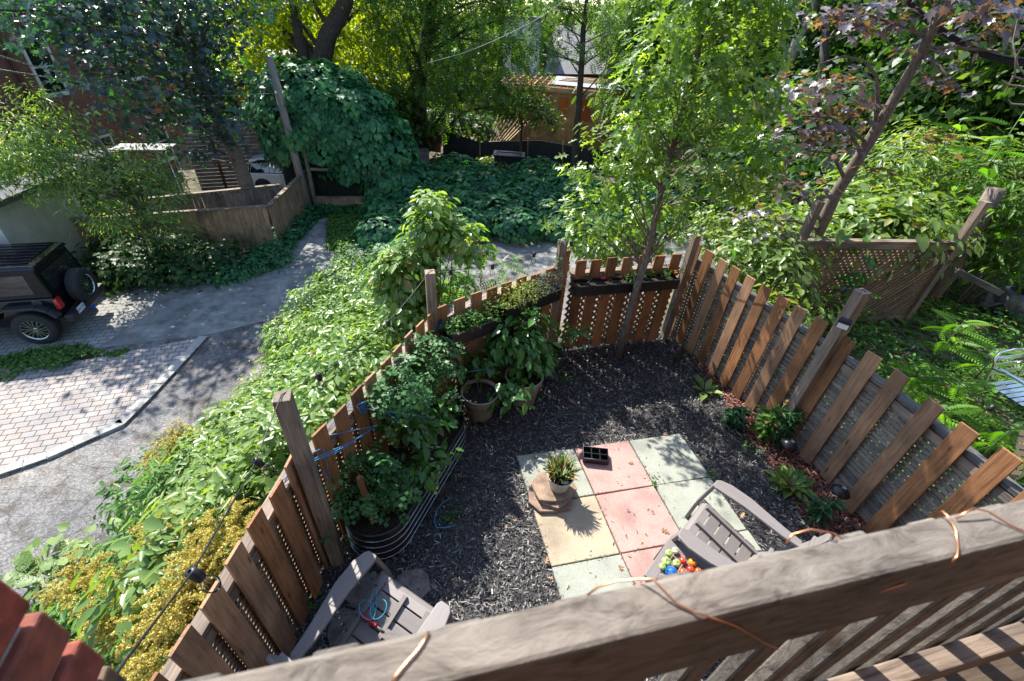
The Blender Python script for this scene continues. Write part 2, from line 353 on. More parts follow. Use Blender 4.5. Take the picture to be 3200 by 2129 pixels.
# lane: compacted grey gravel / old asphalt
def lane_mat():
    m, t, b, out = nmat('old_asphalt'); g = t.nodes.new('ShaderNodeNewGeometry')
    n1 = t.nodes.new('ShaderNodeTexNoise'); n1.inputs['Scale'].default_value = .55; n1.inputs['Detail'].default_value = 6; t.links.new(g.outputs['Position'], n1.inputs[0])
    n2 = t.nodes.new('ShaderNodeTexVoronoi'); n2.inputs['Scale'].default_value = 42; t.links.new(g.outputs['Position'], n2.inputs[0])
    n3 = t.nodes.new('ShaderNodeTexNoise'); n3.inputs['Scale'].default_value = 3.0; n3.inputs['Detail'].default_value = 8; t.links.new(g.outputs['Position'], n3.inputs[0])
    r1 = ramp(t, [(.3, (.075, .075, .08)), (.55, (.13, .125, .12)), (.72, (.20, .185, .165))]); t.links.new(n1.outputs[0], r1.inputs[0])
    r2 = ramp(t, [(.0, (.5, .5, .5)), (.5, (1, 1, 1)), (1, (1.8, 1.75, 1.7))]); t.links.new(n2.outputs['Color'], r2.inputs[0])
    r3 = ramp(t, [(.35, (.55, .5, .45)), (.5, (1, 1, 1)), (1, (1.1, 1.1, 1.1))]); t.links.new(n3.outputs[0], r3.inputs[0])
    a = t.nodes.new('ShaderNodeMix'); a.data_type = 'RGBA'; a.blend_type = 'MULTIPLY'; a.inputs[0].default_value = 1; t.links.new(r1.outputs[0], a.inputs[6]); t.links.new(r2.outputs[0], a.inputs[7])
    c = t.nodes.new('ShaderNodeMix'); c.data_type = 'RGBA'; c.blend_type = 'MULTIPLY'; c.inputs[0].default_value = 1; t.links.new(a.outputs[2], c.inputs[6]); t.links.new(r3.outputs[0], c.inputs[7])
    # cracks
    mp = t.nodes.new('ShaderNodeMapping'); mp.inputs['Rotation'].default_value = (0, 0, .5); mp.inputs['Scale'].default_value = (.45, 1.4, 1); t.links.new(g.outputs['Position'], mp.inputs[0])
    nd = t.nodes.new('ShaderNodeTexNoise'); nd.inputs['Scale'].default_value = 2.5; t.links.new(mp.outputs[0], nd.inputs[0])
    ad = t.nodes.new('ShaderNodeMix'); ad.data_type = 'RGBA'; ad.inputs[0].default_value = .22; t.links.new(mp.outputs[0], ad.inputs[6]); t.links.new(nd.outputs['Color'], ad.inputs[7])
    v = t.nodes.new('ShaderNodeTexVoronoi'); v.feature = 'DISTANCE_TO_EDGE'; v.inputs['Scale'].default_value = 2.6; t.links.new(ad.outputs[2], v.inputs[0])
    rc = ramp(t, [(.0, (.3, .3, .3)), (.022, (1, 1, 1))]); t.links.new(v.outputs['Distance'], rc.inputs[0])
    e = t.nodes.new('ShaderNodeMix'); e.data_type = 'RGBA'; e.blend_type = 'MULTIPLY'; e.inputs[0].default_value = .8; t.links.new(c.outputs[2], e.inputs[6]); t.links.new(rc.outputs[0], e.inputs[7])
    t.links.new(e.outputs[2], b.inputs['Base Color']); b.inputs['Roughness'].default_value = .85
    bp = t.nodes.new('ShaderNodeBump'); bp.inputs['Strength'].default_value = .5; bp.inputs['Distance'].default_value = .01; t.links.new(n2.outputs['Distance'], bp.inputs['Height']); t.links.new(bp.outputs[0], b.inputs['Normal'])
    return m
M['lane'] = lane_mat()
M['gravel'] = mat('pale_gravel', (.155, .155, .15), .9, var=.32, scale=2.6, bump=.5, c2=(.205, .20, .185), detail=14)
def q(px, py): p = PZ(px, py, LZ); return (p[0], p[1])
lane_pts = [(-30, 14.5), (-20, 13.2), q(205, 905), q(330, 884), q(560, 862), q(770, 832), q(900, 745), q(960, 690), (-7.5, 17.8), (-1.5, 18.6), (6, 18.9), (14, 19.5),
            (14, 12.5), (5, 12.0), (1.5, 10.2), (-1.5, 9.0), (-4.0, 7.5), (-5.2, 5), (-5.3, 0), (-5.6, -8), (-14, -8), (-30, 2)]
sheet('lane', lane_pts, LZ+.004, M['lane'])
sheet('gravel_drive', [q(205, 905), q(330, 884), q(560, 862), q(770, 832), q(900, 745), q(1000, 660), q(1190, 660), q(1240, 760), q(1500, 735), q(1700, 700), q(2000, 705), q(2300, 715), q(2300, 800), q(1900, 830), q(1500, 860), q(1180, 880), q(900, 985), q(660, 1045), q(300, 1090), q(0, 1150), (-20, 9), (-20, 12.5)], LZ+.008, M['gravel'])

# pavers
def paver_mat(name, rot, red=1.0):
    m, t, b, out = nmat(name); g = t.nodes.new('ShaderNodeNewGeometry')
    mp = t.nodes.new('ShaderNodeMapping'); mp.inputs['Rotation'].default_value = (0, 0, rot); t.links.new(g.outputs['Position'], mp.inputs[0])
    nd = t.nodes.new('ShaderNodeTexNoise'); nd.inputs['Scale'].default_value = 9; t.links.new(mp.outputs[0], nd.inputs[0])
    ad = t.nodes.new('ShaderNodeMix'); ad.data_type = 'RGBA'; ad.inputs[0].default_value = .012; t.links.new(mp.outputs[0], ad.inputs[6]); t.links.new(nd.outputs['Color'], ad.inputs[7])
    k = t.nodes.new('ShaderNodeTexBrick'); k.inputs['Scale'].default_value = 1; k.inputs['Brick Width'].default_value = .22; k.inputs['Row Height'].default_value = .155
    k.inputs['Mortar Size'].default_value = .009; k.inputs['Mortar Smooth'].default_value = .35; k.inputs['Bias'].default_value = -.1
    k.inputs['Color1'].default_value = (.27*red, .235, .215, 1); k.inputs['Color2'].default_value = (.26, .255, .25, 1); k.inputs['Mortar'].default_value = (.045, .04, .035, 1)
    t.links.new(ad.outputs[2], k.inputs[0])
    n = t.nodes.new('ShaderNodeTexNoise'); n.inputs['Scale'].default_value = 1.3; n.inputs['Detail'].default_value = 9; t.links.new(g.outputs['Position'], n.inputs[0])
    r = ramp(t, [(.3, (.62, .62, .64)), (.7, (1.2, 1.15, 1.1))]); t.links.new(n.outputs[0], r.inputs[0])
    a = t.nodes.new('ShaderNodeMix'); a.data_type = 'RGBA'; a.blend_type = 'MULTIPLY'; a.inputs[0].default_value = 1; t.links.new(k.outputs[0], a.inputs[6]); t.links.new(r.outputs[0], a.inputs[7])
    t.links.new(a.outputs[2], b.inputs['Base Color']); b.inputs['Roughness'].default_value = .85
    bp = t.nodes.new('ShaderNodeBump'); bp.inputs['Strength'].default_value = .8; bp.inputs['Distance'].default_value = .01; bp.invert = True; t.links.new(k.outputs['Fac'], bp.inputs['Height']); t.links.new(bp.outputs[0], b.inputs['Normal'])
    return m
M['paver'] = paver_mat('driveway_pavers', -.35); M['paver2'] = paver_mat('lane_pavers', -.30, .85)
edge = [q(-60, 1517), q(0, 1493), q(153, 1440), q(393, 1333), q(474, 1251), q(653, 1057)]
top = [q(500, 1085), q(330, 1120), q(120, 1150), q(0, 1160)]
b = MB(); b.prism([(p[0], p[1]) for p in [(-16, 3)]+edge+top+[(-16, 7.2)]][::-1] if False else [(p[0], p[1]) for p in [(-16, 2.2)]+edge+top+[(-16, 7.0)]], LZ-.01, LZ+.055)
tag(b.build('paver_driveway', M['paver']), kind='structure')
sheet('paver_parking', [q(0, 1150), q(300, 1095), q(420, 1010), q(470, 960), q(330, 930), q(200, 940), (-20, 11.5), (-20, 7)], LZ+.012, M['paver2'])
M['curb'] = mat('concrete_curb', (.30, .29, .27), .9, var=.25, scale=7, bump=.2)
cb = MB(); e2 = [(-16, 2.2)]+edge
for i in range(len(e2)-1):
    A, B = Vector((*e2[i], 0)), Vector((*e2[i+1], 0)); L = (B-A).length; n = max(1, round(L/.42))
    dr = (B-A).normalized(); nr = Vector((-dr.y, dr.x, 0))
    for k in range(n):
        c0 = A+(B-A)*((k+.02)/n); c1 = A+(B-A)*((k+.98)/n)
        cb.beam(c0+nr*.10+Vector((0, 0, LZ+.035)), c1+nr*.10+Vector((0, 0, LZ+.035)), .2, .07)
tag(cb.build('curb', M['curb'], bevel=.006), kind='structure')
kb = MB(); kp = [PZ(200, 909, LZ), PZ(330, 886, LZ), PZ(560, 866, LZ), PZ(750, 838, LZ)]
for i in range(3): kb.beam(kp[i]+[0, 0, .05], kp[i+1]+[0, 0, .05], .12, .12)
tag(kb.build('timber_edging', M['greywood'], bevel=.01), 'long weathered timber edging the lane below the shrubs', 'timber')

# terrace mulch
M['mulch'] = mat('black_mulch', (.022, .021, .022), .9, var=.9, scale=55, bump=1.0, c2=(.06, .055, .052))
ex = np.array([.608, .158]); ey = np.array([.165, -.565]); o0 = np.array([.295, 2.46])  # slab grid corner (0,1)
MUL = [(-1.62, -1), (-1.6, .7), (-1.52, 2.0), (-1.2, 3.2), (-.85, 3.95), (.35, 5.05), (1.2, 5.38), (2.32, 5.6), (3.1, 4.0), (3.75, 2.2), (4.1, -1)]
bb = MB(); bb.poly([(p[0], p[1], .004) for p in MUL]); tag(bb.build('mulch_bed', M['mulch']), kind='structure')
def inside(P, x, y): return seg_d(np.asarray(x, float), np.asarray(y, float), P) == 0
CHIP = T([(-.11, 0, 0), (.09, .05, 0), (.12, .95, 0), (-.07, 1, 0)], [(0, 1, 2, 3)])
def chips(name, P, N, m, lo, hi, bx, zmax=.03, kind='stuff', cut=False):
    x = rng.uniform(bx[0], bx[1], N); y = rng.uniform(bx[2], bx[3], N); k = inside(P, x, y); x = x[k]; y = y[k]; n = len(x)
    if cut:
        SL = [tuple(o0+ex*i+ey*(j-1)) for i, j in ((0, 0), (3, 0), (3, 3), (0, 3))]; k = ~inside(SL, x, y) | (rng.random(n) < .006); x = x[k]; y = y[k]; n = len(x)
    F = Fol(); F.add(CHIP, np.stack([x, y, .008+rng.random(n)*zmax], -1), np.array([0, 0, 1])+rng.normal(size=(n, 3))*.38, rng.normal(size=(n, 3))*[1, 1, .15], rng.uniform(lo, hi, n), rng.random(n)**1.8)
    return tag(F.build(name, m), kind=kind)
chips('mulch', MUL, 110000, M['chip'], .018, .048, (-1.7, 4, .6, 5.6), cut=True)
REDP = [(2.42, 5.1), (2.68, 4.2), (2.64, 3.7), (2.8, 3.3), (2.86, 2.7), (2.95, 2.1), (3.6, 2.1), (3.4, 2.9), (3.25, 3.5), (2.9, 4.6)]
chips('red_mulch', REDP, 15000, M['chip_red'], .02, .055, (2.3, 3.8, 2, 5.2), .045)

# ================= PATIO SLABS =================
def slabmat(name, c):
    m, t, b, out = nmat(name); g = t.nodes.new('ShaderNodeNewGeometry')
    n = t.nodes.new('ShaderNodeTexNoise'); n.inputs['Scale'].default_value = 3.5; n.inputs['Detail'].default_value = 8; t.links.new(g.outputs['Position'], n.inputs[0])
    r = ramp(t, [(.3, tuple(k*.66 for k in c)), (.5, tuple(k*.97 for k in c)), (.75, tuple(k*1.12 for k in c))]); t.links.new(n.outputs[0], r.inputs[0])
    v = t.nodes.new('ShaderNodeTexVoronoi'); v.inputs['Scale'].default_value = 150; t.links.new(g.outputs['Position'], v.inputs[0])
    r2 = ramp(t, [(0, (.8, .8, .8)), (.5, (1, 1, 1)), (.93, (1.08, 1.08, 1.08)), (1, (1.8, 1.8, 1.8))]); t.links.new(v.outputs['Color'], r2.inputs[0])
    a = t.nodes.new('ShaderNodeMix'); a.data_type = 'RGBA'; a.blend_type = 'MULTIPLY'; a.inputs[0].default_value = 1; t.links.new(r.outputs[0], a.inputs[6]); t.links.new(r2.outputs[0], a.inputs[7])
    t.links.new(a.outputs[2], b.inputs['Base Color']); b.inputs['Roughness'].default_value = .9
    bp = t.nodes.new('ShaderNodeBump'); bp.inputs['Strength'].default_value = .25; bp.inputs['Distance'].default_value = .005; t.links.new(v.outputs['Distance'], bp.inputs['Height']); t.links.new(bp.outputs[0], b.inputs['Normal'])
    return m
CG = slabmat('slab_grey_green', (.26, .27, .225)); CP = slabmat('slab_pink', (.38, .225, .195)); CT = slabmat('slab_tan', (.34, .28, .195))
def gridp(i, j): return o0+ex*i+ey*(j-1)
lab = {(0, 0): ('pale green slab under the stacked flagstones and chive pot', CG), (1, 0): ('pink slab carrying the black seedling tray', CP), (2, 0): ('grey green slab at the far right corner of the patio', CG),
       (0, 1): ('tan slab with the shadow of the pot across it', CT), (1, 1): ('bare pink slab in the middle of the patio', CP), (2, 1): ('grey green slab touching the front of the right deck chair', CG),
       (0, 2): ('grey green slab nearest the railing on the left', CG), (1, 2): ('pink slab partly under the small side table', CP), (2, 2): ('grey slab almost hidden under the right deck chair', CG)}
for (i, j), (l, m) in lab.items():
    g_ = .012; c4 = [gridp(i, j), gridp(i+1, j), gridp(i+1, j+1), gridp(i, j+1)]
    if j == 0 and i == 2: c4 = [c4[0]+[0, 0.0], c4[1], c4[2], c4[3]]
    c = sum(c4)/4; c4 = [c+(p-c)*(1-g_*1.6)+rng.normal(size=2)*.003 for p in c4]
    b = MB(); b.prism(c4[::-1], -.02, .036+.004*rng.random()); tag(b.build('patio_slab', m, bevel=.006), l, 'paving slab', 'square slabs of the small patio')

# ================= TERRACE FENCES =================
def fence(name, label, tops, zt, outn, post_list, skipgap=None, mw='cedar', lat='diag', widths=.135, botz=.04, cap=True, railz=-.2, railm='greywood', latm=None):
    """tops: list of (x,y) of the picket tops; outn: +1/-1 side of the outside"""
    root = thing(name, label, 'fence', (*tops[0], 0))
    P = [Vector((x, y, 0)) for x, y in tops]
    for i, p in enumerate(P):
        a = P[max(i-1, 0)]; c = P[min(i+1, len(P)-1)]; t = (c-a).normalized(); nrm = Vector((-t.y, t.x, 0))*outn
        wz = zt[i] if isinstance(zt, (list, tuple)) else zt
        wd = widths if i not in (skipgap or {}) else skipgap[i]
        Mx = Matrix((t, nrm, Vector((0, 0, 1)))).transposed() @ Matrix.Rotation(random.uniform(-.012, .012), 3, 'Y')
        b = MB(); hz = wz-botz+random.uniform(-.015, .015); b.box(p+Vector((0, 0, botz+hz/2)), (wd, .018, hz), Mx)
        b.build('picket', M['cedar_l'] if (mw == 'mix' and random.random() < .3) else M['cedar' if mw == 'mix' else mw], root, bevel=.002)
    # rails + lattice follow the line
    line = [P[0]-(P[1]-P[0])*.5]+P+[P[-1]+(P[-1]-P[-2])*.5]; n = len(line)
    def out(i, k):
        a = line[max(i-1, 0)]; c = line[min(i+1, n-1)]; t = (c-a).normalized(); return line[i]+Vector((-t.y, t.x, 0))*outn*k
    zb = (zt[0] if isinstance(zt, (list, tuple)) else zt)+railz
    ze = (zt[-1] if isinstance(zt, (list, tuple)) else zt)+railz
    zz = lambda i: zb+(ze-zb)*i/(n-1)
    br = MB(); st = 3
    ks = list(range(0, n-1, st))+[n-1]
    for a, c in zip(ks[:-1], ks[1:]): br.beam(out(a, .062)+Vector((0, 0, zz(a))), out(c, .062)+Vector((0, 0, zz(c))), .09, .038)
    br.build('top_rail', M[railm], root, bevel=.003)
    br = MB()
    for a, c in zip(ks[:-1], ks[1:]):
        br.beam(out(a, .03)+Vector((0, 0, zz(a)-.07)), out(c, .03)+Vector((0, 0, zz(c)-.07)), .03, .07)
    br.build('upper_rail', M['greywood'], root); br = MB()
    for a, c in zip(ks[:-1], ks[1:]): br.beam(out(a, .04)+Vector((0, 0, .1)), out(c, .04)+Vector((0, 0, .1)), .036, .09)
    br.build('lower_rail', M['greywood'], root)
    la = MB()
    for a, c in zip(ks[:-1], ks[1:]):
        A, B = out(a, .035), out(c, .035); L = (B-A).length; t = (B-A).normalized(); nr = Vector((-t.y, t.x, 0))*outn; z0, z1 = .14, min(zz(a), zz(c))-.03; Hh = z1-z0
        if lat == 'diag':
            stp = .092
            for sgn, off in ((1, 0), (-1, .009)):
                s = -Hh
                while s < L:
                    u0, u1 = max(s, 0), min(s+Hh, L)
                    if u1-u0 > .02:
                        za, zc = (z0+u0-s, z0+u1-s) if sgn > 0 else (z1-(u0-s), z1-(u1-s))
                        la.beam(A+t*u0+nr*off+Vector((0, 0, za)), A+t*u1+nr*off+Vector((0, 0, zc)), .036, .007, up=nr)
                    s += stp
        else:
            k = z0
            while k < z1: la.beam(A+Vector((0, 0, k)), B+Vector((0, 0, k)), .036, .007, up=nr); k += .052
            s = .02
            while s < L: la.beam(A+t*s+nr*.009+Vector((0, 0, z0)), A+t*s+nr*.009+Vector((0, 0, z1)), .038, .007, up=nr); s += .056
    la.build('lattice', M[latm or ('lattice' if lat == 'diag' else 'latgrey')], root)
    for (p, z, s) in post_list:
        b = MB(); b.box((p[0], p[1], z/2-.05), (s, s, z+.1), Matrix.Rotation(math.radians(18 if outn > 0 else -20), 3, 'Z')); b.build('post', M['greywood'], root, bevel=.004)
    return root
Ltop = [(-1.45, .4), (-1.44, .585)]+[tuple(PZ(x, y, 1.35)[:2]) for x, y in [(565, 1995), (651, 1853), (730, 1728), (795, 1616), (860, 1525), (907, 1435)]]
lf = fence('picket_fence', 'brown picket fence with grey cap rail along the left of the terrace', Ltop, 1.35, 1, [((-1.30, 1.83), 1.88, .095)], lat='sq', mw='mix', widths=.132, latm='lattice')
L2 = [tuple(PZ(x, y, 1.35)[:2]) for x, y in [(996, 1339), (1059, 1279), (1112, 1218), (1157, 1171), (1204, 1127), (1240, 1087), (1276, 1046), (1312, 1011)]]+[(-.80, 3.6)]
lf2 = fence('picket_fence', 'picket fence tied with blue twine behind the tomato bed', L2, 1.35, 1, [], lat='sq', mw='mix', widths=.132, latm='lattice')
B1 = [tuple(PZ(x, y, 1.36)[:2]) for x, y in [(1379, 957), (1437, 933), (1488, 917), (1537, 899), (1583, 884), (1629, 870), (1675, 854), (1720, 843), (1765, 823)]]
bf = fence('picket_fence', 'short back picket fence behind the potted peppers with herb boxes', B1, [1.36]*8+[1.52], 1, [((-.80, 3.66), 1.76, .09), ((.50, 4.80), 1.66, .09)], {8: .15}, lat='diag', mw='mix')
B2 = [tuple(PZ(x, y, 1.38)[:2]) for x, y in [(1820, 814), (1867, 809), (1916, 807), (1966, 803), (2016, 800), (2066, 799), (2116, 797)]]
bf2 = fence('picket_fence', 'back picket fence carrying the long black flower trough', B2, 1.38, 1, [((2.20, 5.36), 1.62, .09)], lat='diag', mw='cedar')
Rt = [tuple(PZ(x, y, 1.47)[:2]) for x, y in [(2181, 762), (2221, 785), (2262, 810), (2304, 836), (2349, 865), (2397, 896), (2450, 930), (2504, 963), (2567, 1001), (2654, 1057), (2737, 1111), (2826, 1167), (2931, 1257), (3039, 1337), (3165, 1425), (3290, 1520)]]
rf = fence('picket_fence', 'wide spaced picket fence with dappled light along the right of the terrace', Rt, 1.47, -1 if False else 1, [((3.055, 3.56), 1.93, .10)], lat='sq', mw='mix', railz=-.22, railm='darkrail')

# ================= DECK RAILING AND BRICK PIER =================
def railpt(x, off=0.0): # inner face line of the railing; off towards the outside
    d = Vector((.964, .266, 0)); return Vector((x, .13+.272*x, 0))+Vector((-.266, .964, 0))*off
rail = thing('deck_railing', 'weathered deck railing across the bottom of the picture', 'railing', (*railpt(.4)[:2], 2.3))
b = MB(); b.beam(railpt(-.75, .021)+Vector((0, 0, 3.25)), railpt(2.4, .021)+Vector((0, 0, 3.25)), .042, .14); b.build('top_rail', M['greyrail'], rail, bevel=.005)
b = MB(); b.beam(railpt(-.75, .019)+Vector((0, 0, 2.60)), railpt(2.4, .019)+Vector((0, 0, 2.60)), .042, .09); b.build('bottom_rail', M['greywood'], rail, bevel=.004)
k = -.72
while k < 2.3:
    b = MB(); a = railpt(k, .061); zt = 3.243+random.uniform(-.006, .006)
    b.beam(a+Vector((0, 0, 2.36)), a+Vector((0, 0, zt-.0)), .046, .030, up=(-.266, .964, 0)); b.build('baluster', M['greyrail'], rail, bevel=.006); k += .118
b = MB()
for i in range(9): b.beam(railpt(-.8, -.02-.145*i)+Vector((0, 0, 2.30)), railpt(2.6, -.02-.145*i)+Vector((0, 0, 2.30)), .138, .035)
M['deckd'] = wood('shaded_deck_boards', (.05, .036, .026), (.09, .07, .052), (.02, .014, .01)); dk = b.build('deck_floor', M['deckd']); tag(dk, 'brown deck boards below the railing in the bottom right corner', 'deck')  # board colour darkened to stand in for the shade under the railing
# copper light string wrapped round the rail
def rp(px, py, z, side=0): p = PZ(px, py, z); return Vector(p)
cu = MB()
ZR = 3.3215
for L in ([(1340, 1975, ZR), (1322, 2010, ZR), (1300, 2040, ZR), (1268, 2075, ZR), (1240, 2110, ZR), (1215, 2150, ZR)],
          [(1835, 1862, 3.30), (1870, 1835, 3.31), (1925, 1818, 3.315), (1990, 1812, 3.32), (2040, 1812, 3.33), (2075, 1850, 3.326), (2115, 1890, ZR), (2170, 1915, ZR), (2215, 1930, ZR+.004), (2262, 1945, 3.30), (2300, 1960, 3.29), (2345, 1985, 3.25), (2385, 2010, 3.22), (2430, 2030, 3.18)],
          [(2455, 1700, 3.31), (2475, 1672, 3.315), (2530, 1656, 3.32), (2600, 1668, 3.326), (2640, 1690, 3.30)],
          [(2905, 1610, 3.31), (2945, 1600, 3.326), (2968, 1625, 3.326), (2985, 1660, ZR), (2992, 1710, ZR), (2990, 1740, ZR), (2968, 1762, 3.315)],
          [(2985, 1622, 3.322), (3040, 1590, 3.33), (3085, 1600, 3.326), (3150, 1640, ZR), (3210, 1668, ZR)],
          [(2655, 1930, 3.2), (2690, 1880, 3.24), (2750, 1850, 3.27), (2830, 1825, 3.285)]):
    cu.tube([Vector(PZ(x, y, z))+Vector((0, 0, .0011)) for x, y, z in L], .0011, 6)
tag(cu.build('light_string', M['copper']), 'thin copper wire lights wound round the deck rail', 'fairy lights')
# knot hole bolts
br = MB(); pb = railpt(.72, .012)+Vector((0, 0, 3.321)); br.lathe([(.0001, .001), (.006, .001), (.0065, 0)], pb); br.build('screw', M['black'], rail)

cor = PD(150, 1894, .5); wd = Vector(PZ(0, 2075, PD(107, 1879, .5)[2]))-Vector(PD(107, 1879, .5)); wd.z = 0; wd.normalize()
pier = thing('brick_pier', 'close brick corner of the house at the bottom left', 'brick wall', (cor[0], cor[1], 2.3))
nrm = Vector((-wd.y, wd.x, 0)); 
if nrm.dot(Vector((0, 0, 0))-Vector((cor[0], cor[1], 0))) < 0: nrm = -nrm
def brickmat(name, cols, bump=.7):
    m, t, b_, out = nmat(name); at = t.nodes.new('ShaderNodeAttribute'); at.attribute_name = 'lc'; g = t.nodes.new('ShaderNodeNewGeometry')
    n = t.nodes.new('ShaderNodeTexNoise'); n.inputs['Scale'].default_value = 35; n.inputs['Detail'].default_value = 8; t.links.new(g.outputs['Position'], n.inputs[0])
    r = ramp(t, [(0, cols[0]), (.4, cols[1]), (.7, cols[2]), (1, cols[3])]); t.links.new(g.outputs['Random Per Island'], r.inputs[0])
    r2 = ramp(t, [(.3, (.45, .45, .45)), (.7, (1.25, 1.2, 1.15))]); t.links.new(n.outputs[0], r2.inputs[0])
    a = t.nodes.new('ShaderNodeMix'); a.data_type = 'RGBA'; a.blend_type = 'MULTIPLY'; a.inputs[0].default_value = 1; t.links.new(r.outputs[0], a.inputs[6]); t.links.new(r2.outputs[0], a.inputs[7])
    t.links.new(a.outputs[2], b_.inputs['Base Color']); b_.inputs['Roughness'].default_value = .8
    bp = t.nodes.new('ShaderNodeBump'); bp.inputs['Strength'].default_value = bump; bp.inputs['Distance'].default_value = .006; t.links.new(n.outputs[0], bp.inputs['Height']); t.links.new(bp.outputs[0], b_.inputs['Normal']); return m
M['brickp'] = brickmat('old_red_brick', [(.12, .072, .045), (.15, .088, .052), (.24, .04, .022), (.11, .07, .05)])
M['mortar'] = mat('grey_mortar', (.30, .27, .23), .95, var=.3, scale=30, bump=.4)
bb = MB(); zc = 2.05; row = 0
c3 = Vector((cor[0], cor[1], 0))
while zc < 4.35:
    u = 0; first = .10 if row % 2 else .205
    while u < .9:
        L = first if u == 0 else .205
        jit = random.uniform(-.003, .003)
        Mx = Matrix((wd, nrm, Vector((0, 0, 1)))).transposed()
        bb.box(c3+wd*(u+L/2)-nrm*(.05+jit)+Vector((0, 0, zc+.030)), (L-.010, .10, .060), Mx)
        u += L
    zc += .0745; row += 1
bb.build('bricks', M['brickp'], pier, bevel=.004)
bb = MB(); bb.box(c3+wd*.47-nrm*.058+Vector((0, 0, 3.2)), (.90, .095, 2.3), Matrix((wd, nrm, Vector((0, 0, 1)))).transposed()); bb.build('mortar', M['mortar'], pier)

hw = thing('brick_house', 'brick back wall of the house behind the deck', 'house', (*railpt(1.0, -1.5)[:2], LZ))
b = MB(); a_, c_ = railpt(-1.2, -1.45), railpt(11, -1.45); d_ = Vector((-.266, .964, 0)); b.box((a_+c_)/2-d_*.15+Vector((0, 0, 2.4)), ((c_-a_).length, .3, 11.5), Matrix((Vector((.964, .266, 0)), d_, Vector((0, 0, 1)))).transposed())
M['brickw'] = mat('dark_house_brick', (.12, .075, .055), .9, var=.3, scale=14, bump=.5); b.build('wall', M['brickw'], hw)
